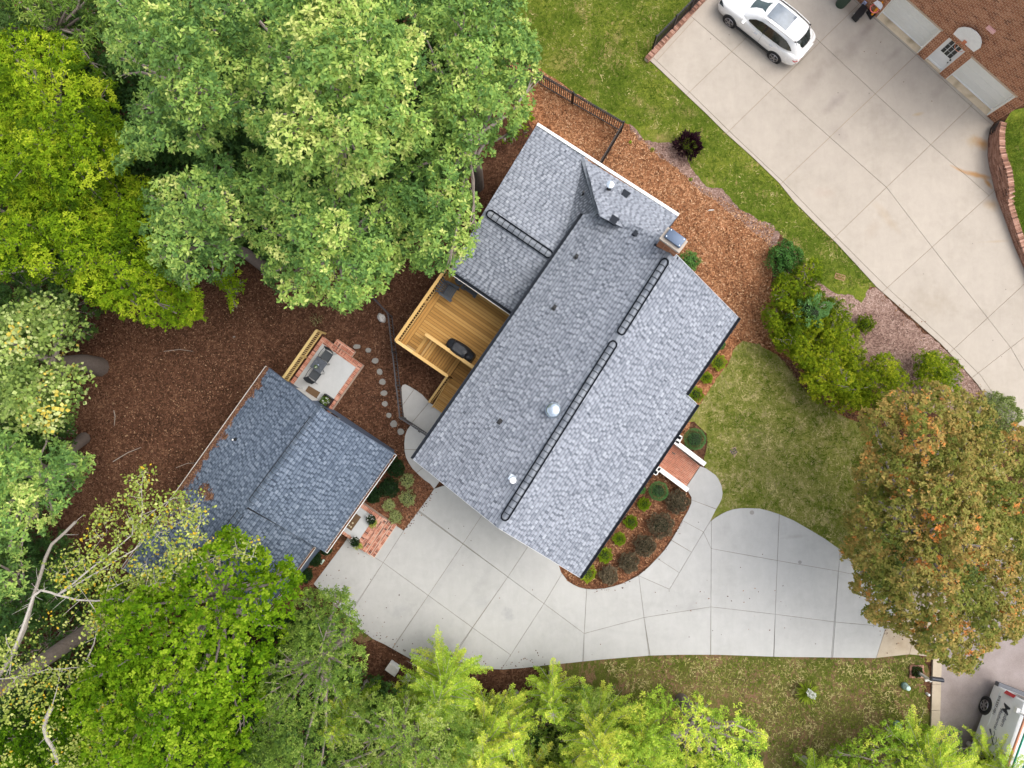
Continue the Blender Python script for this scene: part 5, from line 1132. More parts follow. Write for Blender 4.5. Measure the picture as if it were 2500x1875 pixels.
def build_suv():
    Pf, Pr = G(1786, 47, .36), G(1894.5, 134, .36); f = (Pf-Pr); wb = f.length; f.normalize(); l = Vector((-f.y, f.x, 0)); k = wb/2.83
    c = (Pf+Pr)/2-l*.80*k; c.z = .05
    t = thing('white_suv', 'pearl white sport utility car with a large glass roof parked on the beige driveway', 'car', c)
    def P(x, y, z): return c+f*x*k+l*y*k+UP*z*k
    prof = [(2.44, .58, .42, .60), (2.40, .74, .30, .72), (2.26, .86, .22, .82), (2.0, .92, .22, .90), (1.6, .945, .25, .96), (1.2, .95, .25, 1.01), (.95, .955, .25, 1.045), (.4, .96, .25, 1.07), (-.3, .96, .25, 1.09), (-1.0, .965, .25, 1.12), (-1.6, .965, .25, 1.13), (-2.0, .94, .28, 1.11), (-2.25, .89, .34, 1.04), (-2.38, .80, .42, .98), (-2.42, .68, .5, .9)]
    secs = []
    for x, w_, zl, zt in prof:
        hood = .05 if x > .9 else .0; s = []
        half = [(0, zt+hood+.015), (.45, zt+hood+.008), (.80, zt+.0), (.90, zt-.05), (.965, zt-.17), (1.0, zt*.62), (.985, .45), (.93, zl)]
        for yy, z in half[::-1]: s.append(P(x, -w_*yy, z))
        for yy, z in half[1:]: s.append(P(x, w_*yy, z))
        secs.append(s)
    b = MB(); loft(b, secs); o = b.build('body', M['car_white'], t, smooth=True)
    md = o.modifiers.new('sub', 'SUBSURF'); md.levels = 1; md.render_levels = 1
    # greenhouse: white shell, then glass set proud of it
    gh = [(1.02, .74, 1.03, .70, 1.06), (.72, .80, 1.05, .66, 1.28), (.42, .84, 1.06, .62, 1.48), (.18, .86, 1.07, .61, 1.585), (-.3, .87, 1.09, .62, 1.645), (-.9, .87, 1.10, .61, 1.655), (-1.5, .85, 1.12, .585, 1.63), (-1.86, .80, 1.10, .55, 1.58), (-2.02, .76, 1.06, .56, 1.44), (-2.20, .72, 1.02, .58, 1.22), (-2.30, .70, 1.0, .60, 1.03)]
    secs = []
    for x, wb_, zb, wr, zr in gh:
        half = [(0, zr+.035), (wr*.55, zr+.028), (wr*.88, zr+.005), (wr, zr-.045), (wr+(wb_-wr)*.5, (zr+zb)/2-.01), (wb_, zb-.02)]
        s = [P(x, -y, z) for y, z in half[::-1]]+[P(x, y, z) for y, z in half[1:]]; secs.append(s)
    b = MB(); loft(b, secs); b.build('cabin', M['car_white'], t, smooth=True)
    def quadglass(name, pts, off=UP*.012, mat=None): return MB().slab([p+off for p in pts], .01).build(name, mat or M['glass'], t)
    def strip(name, xs, mat, yf, side=0, off=.014, n_=1):
        pass
    # windscreen from cowl to roof, curved across
    def grid(name, rows, mat, off):
        b = MB(); kk = len(rows[0]); b.add([p+off for r in rows for p in r], [(i*kk+j, i*kk+j+1, (i+1)*kk+j+1, (i+1)*kk+j) for i in range(len(rows)-1) for j in range(kk-1)]); return b.build(name, mat, t, smooth=True)
    WS = simple('windscreen_glass', (.035, .062, .062), .06, spec=.9, var=.5, ns=5)
    rows = []
    for x, w_, z in ((.98, .66, 1.10), (.72, .60, 1.275), (.42, .555, 1.475), (.24, .53, 1.575)): rows.append([P(x-(abs(y)**2)*.16, y*w_, z+.03-(y*y)*.03) for y in np.linspace(-1, 1, 7)])
    grid('windscreen', rows, WS, f*.012+UP*.014)
    rows = []
    for x, w_, z in ((-1.90, .50, 1.575), (-2.03, .53, 1.44), (-2.17, .55, 1.26), (-2.235, .52, 1.17)): rows.append([P(x+(abs(y)**2)*.10, y*w_, z+.02) for y in np.linspace(-1, 1, 7)])
    grid('rear_window', rows, M['glass'], -f*.03+UP*.015)
    for s in (-1, 1):
        rows = []
        for x, zb, zt, yb, yt in ((.62, 1.10, 1.17, .80, .755), (.35, 1.105, 1.38, .83, .70), (0, 1.11, 1.51, .855, .68), (-.5, 1.13, 1.55, .865, .675), (-1.0, 1.145, 1.55, .865, .67), (-1.45, 1.16, 1.50, .85, .665), (-1.75, 1.20, 1.38, .81, .70), (-1.92, 1.24, 1.26, .765, .74)):
            rows.append([P(x, s*yb, zb), P(x, s*(yb+yt)/2, (zb+zt)/2), P(x, s*yt, zt)])
        grid('side_window', rows, simple('side_glass', (.020, .026, .020), .1, spec=.8, var=.5, ns=3), l*s*.022+UP*.008)
        for x in (-.30,): MB().beam(P(x, s*.868, 1.12)+l*s*.02, P(x-.04, s*.69, 1.54)+l*s*.02, .06, .02).build('door_pillar', M['plastic_black'], t)
        b = MB(); b.tube([P(.10, s*.60, 1.66), P(0, s*.60, 1.70), P(-.9, s*.605, 1.725), P(-1.65, s*.57, 1.69), P(-1.78, s*.56, 1.65)], .018*k, 6); b.build('roof_rail', M['white'], t, True)
        MB().beam(P(.12, s*.585, 1.645), P(-1.78, s*.545, 1.652), .02, .012).build('roof_seam', M['plastic_black'], t)
        MB().box(P(-1.80, s*.55, 1.64), (.1, .05, .05), math.atan2(f.y, f.x)).build('rail_foot', M['plastic_black'], t)
        b = MB(); cm = P(.78, s*1.03, 1.10); b.tube([cm-l*s*.13*k, cm, cm+l*s*.10*k], [.05, .09, .07], 10); b.build('wing_mirror', M['car_white'], t, True)
        for x in (.0, -.95): MB().tube([P(x+.08, s*.975, .93), P(x, s*.995, .935), P(x-.1, s*.975, .93)], .016, 6).build('door_handle', M['steel'], t)
        for x in (.85, -.32, -1.15): 
            pts = [P(x, s*.968, .35), P(x-.01, s*.975, .66), P(x, s*.955, .96), P(x-.02, s*.885, 1.09)]; 
            if x == -.32: MB().tube(pts, .005, 4).build('door_gap', M['plastic_grey'], t)
        MB().beam(P(1.05, s*.955, .32), P(-1.05, s*.955, .32), .05, .12).build('sill_trim', M['plastic_black'], t)
        for x in (1.415, -1.415):
            cw_ = P(x, s*.80, .36-.05); arch = MB(); arch.tube([cw_+l*s*.10, cw_+l*s*.172], [.41*k, .405*k], 28); arch.build('wheel_arch', M['plastic_black'], t)
            make_wheel(t, cw_+l*s*.075, l*s, .365*k, .23)
        b = MB(); b.add([P(2.36, s*.60, .72), P(2.30, s*.84, .74), P(1.98, s*.93, .83), P(2.12, s*.80, .84), P(2.36, s*.60, .76)], [(0, 1, 2, 3, 4)]); b.build('headlight', M['glass'], t).location += UP*.03+f*.02
        rows = [[P(-2.24, s*.925, .98), P(-2.20, s*.93, 1.04)], [P(-2.35, s*.87, .90), P(-2.33, s*.86, .97)], [P(-2.44, s*.70, .87), P(-2.43, s*.70, .93)], [P(-2.47, s*.45, .86), P(-2.46, s*.45, .90)]]
        grid('tail_light', rows, M['red_lens'], -f*.03+l*s*.02)
    pg = MB(); n_ = 8; rows = []
    for x in np.linspace(.02, -1.12, 6): rows.append([P(x, y, 1.655+.035-(abs(x+.6)**2)*.06-(y*y)*.05) for y in np.linspace(-.42, .42, 5)])
    grid('glass_roof', rows, simple('glass_roof_panel', (.17, .20, .23), .08, spec=.8, var=.55, ns=2.5), UP*.012)
    MB().tube([P(-1.62, 0, 1.67), P(-1.70, 0, 1.73)], [.03, .012], 6).build('aerial', M['white'], t)
    MB().beam(P(-2.43, -.6, .55), P(-2.43, .6, .55), .12, .22).build('rear_bumper', M['car_white'], t, bevel=.04)
    MB().box(P(-2.475, 0, .80), (.03, .09, .05), math.atan2(f.y, f.x)).build('badge', M['steel'], t)
build_suv()
def build_van():
    Pw = G(2412, 1725, .38); f = G(2385, 1799, .4)-G(2422, 1697, .4); f.normalize(); l = Vector((-f.y, f.x, 0)); r = -l   # r: side towards the camera
    c = Pw+f*1.75+l*.86; c.z = .01
    t = thing('work_van', 'white work van with dark lettering and a roof ladder rack on the street', 'van', c); fa = math.atan2(f.y, f.x)
    def P(x, y, z): return c+f*x+r*y+UP*z
    prof = [(-2.85, .93, .45, 2.16), (-2.80, .975, .36, 2.28), (-1.0, 1.0, .34, 2.36), (.6, 1.0, .34, 2.36), (1.25, .99, .34, 2.26), (1.75, .96, .34, 1.60), (2.5, .92, .36, 1.18), (2.75, .82, .42, .95)]
    secs = []
    for x, w_, zl, zt in prof:
        half = [(0, zt+.03), (w_*.62, zt+.01), (w_*.80, zt-.06), (w_*.87, zt-.22), (w_*.945, zt-(zt-1.25)*.6 if zt > 1.4 else zt-.1), (w_*.985, 1.18 if zt > 1.3 else zt-.15), (w_, .95 if zt > 1 else zt-.2), (w_*.99, .62), (w_*.95, zl)]
        secs.append([P(x, -y, z) for y, z in half[::-1]]+[P(x, y, z) for y, z in half[1:]])
    b = MB(); loft(b, secs); b.build('body', M['van_white'], t, smooth=True)
    MB().beam(P(-2.92, -.95, .52), P(-2.92, .95, .52), .20, .28).build('rear_bumper', simple('grey_bumper', (.10, .105, .12), .6), t, bevel=.03)
    for s in (-1, 1):
        for x in (-1.75, 1.75):
            cw_ = P(x, s*.86, .37); MB().tube([cw_+r*s*.06, cw_+r*s*.15], [.44, .43], 28).build('wheel_arch', M['plastic_black'], t); make_wheel(t, cw_+r*s*.06, r*s, .365, .23, False)
        MB().add([P(-2.865, s*.93, 1.22), P(-2.70, s*.995, 1.22), P(-2.72, s*.93, 1.78), P(-2.865, s*.85, 1.78)], [(0, 1, 2, 3)]).build('tail_light', M['red_lens'], t).location += r*s*.02-f*.02
    MB().slab([P(-2.872, -.70, 1.98), P(-2.872, .70, 1.98), P(-2.892, .78, 1.32), P(-2.892, -.78, 1.32)], .01).build('rear_window', M['glass'], t).location -= f*.02
    o = MB().add([P(-.02, 1.0, 1.22), P(1.06, 1.0, 1.22), P(.98, .925, 1.86), P(-.02, .925, 1.86)], [(0, 1, 2, 3)]).build('side_window', M['glass'], t); o.location += r*.014
    MB().beam(P(-2.7, 1.005, .93), P(.2, 1.005, .93), .02, .05).build('side_rail', M['van_white'], t); MB().beam(P(-.9, 1.008, .66), P(2.2, 1.0, .66), .02, .03).build('side_moulding', M['van_white'], t)
    MB().tube([P(-.12, 1.0, .4), P(-.12, 1.008, .95), P(-.12, .985, 1.25), P(-.12, .90, 2.1)], .006, 4).build('door_gap', M['plastic_grey'], t)
    MB().box(P(.05, 1.01, .98), (.18, .03, .04), fa).build('door_handle', M['white'], t); MB().disc(P(-.35, 1.0, .7), .03, .03, 8).build('side_marker', M['white'], t)
    # rack, copper pipe and green ladder
    for x in (-2.3, -.4, 1.0):
        MB().beam(P(x, -.9, 2.52), P(x, .9, 2.52), .05, .04).build('rack_bar', M['steel'], t)
        for s in (-1, 1): MB().beam(P(x, s*.84, 2.12), P(x, s*.88, 2.52), .05, .04).build('rack_leg', M['white'], t)
    MB().box(P(-2.35, .93, 2.2), (.22, .16, .16), fa).build('rack_bracket', M['white'], t, bevel=.02)
    b = MB(); b.tube([P(-2.75, .80, 2.58), P(2.0, .80, 2.58)], .055, 10); tag(b.build('copper_pipe', simple('copper_pipe_metal', (.50, .22, .13), .45, .5), smooth=True), 'long copper coloured pipe lying along the van roof rack', 'pipe')
    ld = thing('ladder', 'green fibreglass ladder strapped to the van roof rack', 'ladder', P(0, .3, 2.56)); GR = simple('green_fibreglass', (.01, .28, .18), .5)
    for y in (.62, .18): MB().beam(P(-2.55, y, 2.62), P(2.4, y, 2.62), .03, .09).build('side_rail', GR, ld)
    for i in range(16): ublock('rung', ld, P(-2.4+i*.3, .40, 2.62), (.03, .42, .03), fa, M['steel'])
    # lettering
    INK = simple('dark_vinyl_lettering', (.03, .035, .045), .5); GREY = simple('grey_vinyl_lettering', (.20, .21, .23), .5)
    def text(s, x, z, size, mat, nm, shear=0, y=1.003, lean=.0):
        cu = bpy.data.curves.new(nm, 'FONT'); cu.body = s; cu.size = size; cu.extrude = .002; cu.shear = shear; cu.offset = size*.018
        o = link(bpy.data.objects.new(nm+'_c', cu)); bpy.context.view_layer.update(); me = bpy.data.meshes.new_from_object(o.evaluated_get(bpy.context.evaluated_depsgraph_get())); bpy.data.objects.remove(o)
        me.materials.clear(); me.materials.append(mat); q = link(bpy.data.objects.new(nm, me)); q.parent = t; p0 = P(x, y, z); q.location = p0-wloc(t)
        tilt = (UP-r*lean).normalized(); n_ = f.cross(tilt); q.rotation_euler = Matrix((f, tilt, n_)).transposed().to_euler(); return q
    text('919.557.1051', -2.52, 1.00, .17, INK, 'phone_number', 0, 1.022, .10)
    text('M', -2.38, 1.42, .52, INK, 'lettering', .25, .985, .16); text('odern', -1.97, 1.62, .26, GREY, 'lettering', .1, .965, .16); text('Mechanical', -2.05, 1.34, .22, GREY, 'lettering', .1, 1.0, .16)
    b = MB(); pts = [P(-.95, 1.0, 1.16), P(-.80, .99, 1.30), P(-.62, .975, 1.45), P(-.42, .955, 1.62)]; b.tube(pts, [.045, .02, .022, .03], 6)
    for ar in ([(-.98, 1.40), (-.86, 1.50), (-.74, 1.46), (-.66, 1.56)], [(-.80, 1.62), (-.62, 1.70), (-.50, 1.66), (-.46, 1.74), (-.56, 1.80)], [(-.72, 1.40), (-.58, 1.34)]):
        b.tube([P(x, 1.03-(z-1.1)*.14, z) for x, z in ar], .012, 5)
    b.build('emblem', INK, t)
build_van()

# toys and bins by the neighbour's garage
t = thing('toy_basketball_hoop', 'toy basketball hoop with orange pole, pink rim and black base beside the first garage door', 'toy hoop', G(2125, 38, 0)); c = G(2123, 42, 0)
MB().prism([G(2112, 32, 0), G(2122, 27, 0), G(2133, 34, 0), G(2133, 42, 0), G(2123, 51, 0)], .05, .25).build('base', M['plastic_black'], t, bevel=.03)
MB().tube([c+UP*.25, c+UP*1.25+Vector((.03, .02, 0))], [.06, .05], 10).build('pole', simple('yellow_orange_plastic', (.80, .30, .01), .4), t, True)
cc_ = G(2135, 21, 1.25); b = MB(); b.tube([cc_+Vector((math.cos(a)*.20, math.sin(a)*.20, 0)) for a in np.linspace(0, 2*math.pi, 25)], .025, 8); b.build('rim', simple('pink_red_plastic', (.75, .16, .14), .4), t, True)
bbp = [G(2133, 6, 1.55), G(2142, 0, 1.6), G(2152, 6, 1.6), G(2156, 15, 1.5), G(2151, 23, 1.4), G(2146, 20, 1.3)]
MB().slab(bbp, .04).build('backboard', simple('pale_grey_plastic', (.55, .53, .54), .5), t)
t = thing('black_cart', 'black folding cart with pale wheels leaning by the toy hoop', 'cart', G(2098, 30, 0))
MB().prism([G(2107, 8, .5), G(2119, 18, .5), G(2110, 34, .5), G(2098, 45, .5), G(2086, 33, .5)], .1, .5).build('tray', M['plastic_black'], t, bevel=.03)
for q in ((2085.5, 34.5), (2098, 44)): MB().disc(G(*q, .35), .04, .06, 10).build('wheel', M['white_dirty'], t)
MB().beam(G(2089, 35, .55), G(2096, 42, .55), .03, .03).build('handle', M['iron'], t)
t = tag(MB().prism([G(2110, -3, .4), G(2122, -6, .4), G(2130, 0, .4), G(2120, 6, .4), G(2112, 7, .4)], .05, .4).build('toy_tub', simple('pale_blue_toy', (.45, .50, .70), .5), bevel=.02), 'pale blue and pink toy tub at the top edge beside the brick wall', 'toy')
c = G(2062, -3, .5); b = MB(); b.tube([(c.x, c.y, .05), (c.x, c.y, .9), (c.x, c.y, .95)], [.25, .32, .34], 20); tag(b.build('round_bin', simple('dark_green_plastic', (.02, .05, .03), .5), smooth=True), 'dark green round bin at the top edge of the beige driveway', 'bin')

# stepping stones
sts = [(871, 846, 10, 6), (899, 855, 7, 7), (916, 881, 8.5, 7.5), (926.5, 908, 7.5, 8), (934, 932, 8.5, 8), (937.5, 960, 9, 7.5), (940, 986, 8, 7), (949, 1014, 7.5, 6.5), (962, 1035.5, 9, 9), (978, 1054, 8.5, 8.5)]
where = ['nearest the patio brick step', 'second from the patio, beside the widest first stone', 'third from the patio where the path bends down', 'fourth from the patio, left of the fence', 'fifth from the patio, level with the brick patio corner', 'sixth from the patio, left of the walkway tip', 'seventh from the patio, half buried in mulch', 'small pale one just before the two largest lower stones', 'large one beside the fence corner', 'last one beside the iron gate']
for (x, y, rx, ry), wl in zip(sts, where):
    c = G(x, y, .03); rx /= 49.5; ry /= 49.5; n = 9; R = random.Random(int(x)); pts = [c+Vector((math.cos(i*6.283/n)*rx*R.uniform(.82, 1.12), math.sin(i*6.283/n)*ry*R.uniform(.82, 1.12), 0)) for i in range(n)]
    o = MB().prism(pts, 0, .045).build('stepping_stone', M['stone'], bevel=.012); tag(o, 'grey flagstone of the mulch path, '+wl, 'stepping stone', 'flagstones of the path through the mulch')
def rock(px, py, rx, ry, h, ang_, label, mat, name='boulder'):
    c = G(px, py, h*.4); bm = bmesh.new(); bmesh.ops.create_icosphere(bm, subdivisions=3, radius=1)
    for v in bm.verts:
        k = 1+.28*mnoise.noise(v.co*1.4+Vector((px, py, 0)))+.08*mnoise.noise(v.co*5)
        p = Vector((v.co.x*rx*k, v.co.y*ry*k, v.co.z*h*k)); v.co = Matrix.Rotation(ang_, 3, 'Z') @ p+Vector((0, 0, h*.35))
    me = bpy.data.meshes.new(name); bm.to_mesh(me); bm.free(); me.materials.append(mat); o = link(bpy.data.objects.new(name, me)); o.location = (c.x, c.y, 0); return tag(o, label, 'rock')
rock(931, 776, .17, .27, .18, .7, 'pale mottled boulder beside the bend of the iron yard fence', M['boulder'])
rock(568, 758, .05, .04, .03, 0, 'tiny white stone on the mulch below the trees', M['boulder'], 'small_stone'); rock(571, 823, .07, .05, .03, .5, 'small grey stone lying alone in the open mulch yard', M['stone'], 'small_stone')
rock(1736, 513, .15, .04, .04, .1, 'pale elongated chip of stone on the orange mulch', M['boulder'], 'small_stone')
# drain grates
def grate(px, py, lx, ly, a, label, mat, frame):
    c = G(px, py, .02); t = thing('drain_grate', label, 'drain', c); b = MB(); d = Vector((math.cos(a), math.sin(a), 0)); e = Vector((-d.y, d.x, 0))
    for s in (-1, 1): b.box(c+d*s*lx/2, (.03, ly+.03, .04), a); b.box(c+e*s*ly/2, (lx+.03, .03, .04), a)
    b.box(c, (lx, .03, .03), a); b.build('frame', frame, t); k = int(lx/.06)
    for i in range(1, k): ublock('bar', t, c+d*(-lx/2+i*lx/k), (.022, ly, .03), a, mat)
    MB().box(c-UP*.012, (lx, ly, .008), a).build('pit', M['iron'], t)
grate(2050.5, 676, .46, .25, -.28, 'rusty rectangular drain grate set in the back lawn near the shrubs', simple('rusty_iron', (.26, .12, .06), .8), simple('rusty_frame', (.36, .2, .11), .8))
grate(1791, 1102, .22, .22, .4, 'small dark drain grate in a bare patch of the front lawn', M['iron_grey'], M['iron_grey'])
sheet('bare_soil', [(1783, 1094), (1795, 1090), (1801, 1098), (1799, 1110), (1793, 1118), (1787, 1109), (1780, 1106)], simple('dry_soil', (.36, .25, .17), .95, ns=20, var=.2), .018, .04)
# mailbox and brick planter at the street
t = thing('brick_planter', 'small square brick planter edging at the foot of the mailbox post', 'planter', G(2239, 1640, 0))
pc = [G(2222, 1624, .12), G(2256, 1624, .12), G(2257, 1656, .12), G(2220, 1656, .12)]
for i in range(4):
    a, b_ = pc[i], pc[(i+1) % 4]; d = (b_-a).normalized(); nn = Vector((-d.y, d.x, 0)); ctr = sum(pc, Vector())/4; nn = nn if (ctr-a).dot(nn) > 0 else -nn
    brow(t, a-d*.0, b_-d*.1, nn, .10, .12, .07, M['brick_old_o'], pitch=.205); 
MB().prism([p.lerp(sum(pc, Vector())/4, .12) for p in pc], 0, .06).build('soil', M['mulch_dark'], t)
b = MB(); leafball(b, G(2238, 1638, .05), .26, 260, .10, flat=.8, t0=.4); tag(b.build('planter_shrub', M['leaf_dark']), 'low dark green plant inside the mailbox brick planter', 'plant')
t = thing('mailbox', 'black mailbox on a pale post leaning over the kerb', 'mailbox', G(2240, 1640, 0)); b = MB(); b.beam(G(2240, 1640, 0), Vector((*G(2240, 1640, 0).xy, 1.15)), .10, .10); b.build('post', M['white_dirty'], t)
pp = Vector((*G(2240, 1640, 0).xy, 1.12)); mb_ = G(2288, 1659, 1.25); arm = Vector((mb_.x, mb_.y, 1.12)); MB().beam(pp-Vector((.25, 0, 0)), arm, .09, .06).build('arm', M['white_dirty'], t)
dd_ = Vector((1, -.12, 0)).normalized(); b = MB(); q = Vector((mb_.x, mb_.y, 1.15)); sec = []
for x in (-.27, .27): sec.append([q+dd_*x+Vector((-dd_.y, dd_.x, 0))*y+UP*z for y, z in ((-.09, 0), (-.09, .12), (-.065, .19), (0, .22), (.065, .19), (.09, .12), (.09, 0))])
loft(b, sec); b.build('box', simple('black_enamel', (.012, .016, .028), .3), t, smooth=False); MB().box(q-dd_*.29+UP*.10, (.012, .17, .19), math.atan2(dd_.y, dd_.x)).build('door', M['iron_grey'], t)
c = G(2266, 1695.5, .15); b = MB(); b.tube([(c.x, c.y, 0), (c.x, c.y, .20), (c.x, c.y, .25), (c.x, c.y, .27)], [.06, .06, .05, .01], 12); tag(b.build('marker_post', M['white'], smooth=True), 'short round white utility marker beside the kerb', 'marker')
def pedestal(px, py, a, label, h=.45):
    c = G(px, py, .0); t = thing('utility_pedestal', label, 'utility box', c); TE = simple('pale_teal_plastic', (.42, .56, .52), .5)
    b = MB(); b.tube([c, c+UP*h*.85, c+UP*h*.95, c+UP*h], [.13, .12, .10, .03], 14); b.build('dome', TE, t, True); MB().tube([c, c+UP*.12], .16, 14).build('collar', simple('dark_teal_plastic', (.12, .2, .18), .5), t)
pedestal(2207, 1673, 0, 'pale green domed utility pedestal in the street lawn left of the mailbox'); pedestal(2188, 1766, 0, 'pale green utility pedestal partly hidden under the light green tree', .4)
for (x, y, lb) in ((958, 1634, 'white utility box among the trees below the driveway edge'), (992, 1661, 'small white box half hidden by feathery leaves near the mulch')):
    c = G(x, y, .5); t = thing('utility_cabinet', lb, 'utility box', (c.x, c.y, 0)); MB().box((c.x, c.y, .3), (.55, .34, .6) if x < 970 else (.28, .25, .6), -.6).build('cabinet', M['white'], t, bevel=.02); MB().box((c.x, c.y, .61), (.58, .37, .03) if x < 970 else (.3, .27, .03), -.6).build('lid', M['white_dirty'], t)
c = G(787, 1372, .05); o = MB().slab([c+Vector(v) for v in ((-.12, -.05, .02), (-.02, -.13, .04), (.13, .1, .02), (.05, .13, .04))], .03).build('splash_block', simple('pale_green_plastic', (.50, .60, .52), .5)); tag(o, 'pale green downspout splash block in the mulch strip below the cottage', 'splash block')
# ================================================================== vegetation
def nrmz(a): return a/np.maximum(np.linalg.norm(a, axis=1, keepdims=True), 1e-6)
def leaf_object(name, parent, mat, P, D, N, L, W, T, fold=.25, kind=None, three=False):
    "one mesh of folded kite leaves: P base, D direction, N normal"
    o0 = np.array(wloc(parent)) if parent else np.zeros(3)
    D = nrmz(D); Sd = nrmz(np.cross(D, N)); Nn = np.cross(Sd, D)
    n = len(P); L = L[:, None]; W = W[:, None]
    V_ = np.empty((n, 4, 3)); V_[:, 0] = P; V_[:, 2] = P+D*L-Nn*L*.10
    V_[:, 1] = P+D*L*.5+Sd*W*.5-Nn*W*fold*-.6; V_[:, 3] = P+D*L*.5-Sd*W*.5-Nn*W*fold*-.6
    V_ = (V_-o0).reshape(-1, 3)
    base = (np.arange(n)*4)[:, None]; F_ = np.concatenate([base+np.array([0, 1, 2]), base+np.array([0, 2, 3])], 1).reshape(-1, 3)
    me = bpy.data.meshes.new(name); me.vertices.add(n*4); me.vertices.foreach_set('co', V_.astype(np.float32).ravel())
    me.loops.add(n*6); me.loops.foreach_set('vertex_index', F_.astype(np.int32).ravel())
    me.polygons.add(n*2); me.polygons.foreach_set('loop_start', np.arange(0, n*6, 3, dtype=np.int32)); me.polygons.foreach_set('loop_total', np.full(n*2, 3, dtype=np.int32))
    me.update(calc_edges=True)
    a = me.attributes.new('tint', 'FLOAT', 'FACE'); a.data.foreach_set('value', np.clip(np.repeat(T, 2), 0, 1).astype(np.float32))
    me.materials.append(mat); o = link(bpy.data.objects.new(name, me)); o.parent = parent
    if kind: o['kind'] = kind
    return o
def inpoly(poly, x, y):
    c = False; j = len(poly)-1
    for i in range(len(poly)):
        a, b = poly[i], poly[j]
        if (a[1] > y) != (b[1] > y) and x < (b[0]-a[0])*(y-a[1])/(b[1]-a[1])+a[0]: c = not c
        j = i
    return c
def edist(poly, x, y):
    m = 1e9
    for i in range(len(poly)):
        a, b = poly[i-1], poly[i]; dx, dy = b[0]-a[0], b[1]-a[1]; t = max(0, min(1, ((x-a[0])*dx+(y-a[1])*dy)/(dx*dx+dy*dy+1e-9)))
        m = min(m, math.hypot(x-a[0]-t*dx, y-a[1]-t*dy))
    return m
def rosettes(cl, tips, lpt, L, wr, R, el=.25, flat=.72, rosette=True, dn=-.25, jit=.25, tsp=.16, outward=.5, lsd=.10, tpd=.16):
    "cl: list of (centre, radius, tint). leaf arrays for sprays of leaves on the outside of each clump"
    Ps, Ds, Ns, Ls, Ws, Ts = [], [], [], [], [], []
    for c, r, t in cl:
        m = max(4, int(tips*(r*r)/(.64)))
        d = R.normal(size=(m, 3)); d[:, 2] = np.abs(d[:, 2])+dn*(R.random(m)); d = nrmz(d)
        lump = 1+.22*np.sin(d[:, 0]*5+c[0])*np.cos(d[:, 1]*5+c[1]*2)
        p = np.array(c)+d*np.array([r, r, r*flat])*(R.uniform(.62, 1.05, (m, 1)))*lump[:, None]
        ax = nrmz(d*outward+np.array([0, 0, .8])+R.normal(size=(m, 3))*.3)
        t1 = nrmz(np.cross(ax, R.normal(size=(m, 3)))); t2 = np.cross(ax, t1)
        tipt = t+R.normal(size=m)*tpd
        k = lpt; ph = (np.arange(k)*2*np.pi/k)[None, :]+R.uniform(0, 6.28, (m, 1))+R.normal(size=(m, k))*.25
        e = el+R.normal(size=(m, k))*.22
        if not rosette:
            ph = R.uniform(0, 6.28, (m, k))
        D = t1[:, None]*np.cos(ph)[..., None]+t2[:, None]*np.sin(ph)[..., None]+ax[:, None]*e[..., None]
        PP = p[:, None]+(R.normal(size=(m, k, 3))*jit*L if rosette else R.normal(size=(m, k, 3))*tsp)
        Nn = ax[:, None]+R.normal(size=(m, k, 3))*.35
        LL = L*R.uniform(.65, 1.25, (m, k))
        Ps.append(PP.reshape(-1, 3)); Ds.append(D.reshape(-1, 3)); Ns.append(Nn.reshape(-1, 3)); Ls.append(LL.ravel()); Ws.append((LL*wr*R.uniform(.8, 1.2, (m, k))).ravel())
        Ts.append((tipt[:, None]+R.normal(size=(m, k))*lsd).ravel())
    return [np.concatenate(a) for a in (Ps, Ds, Ns, Ls, Ws, Ts)]
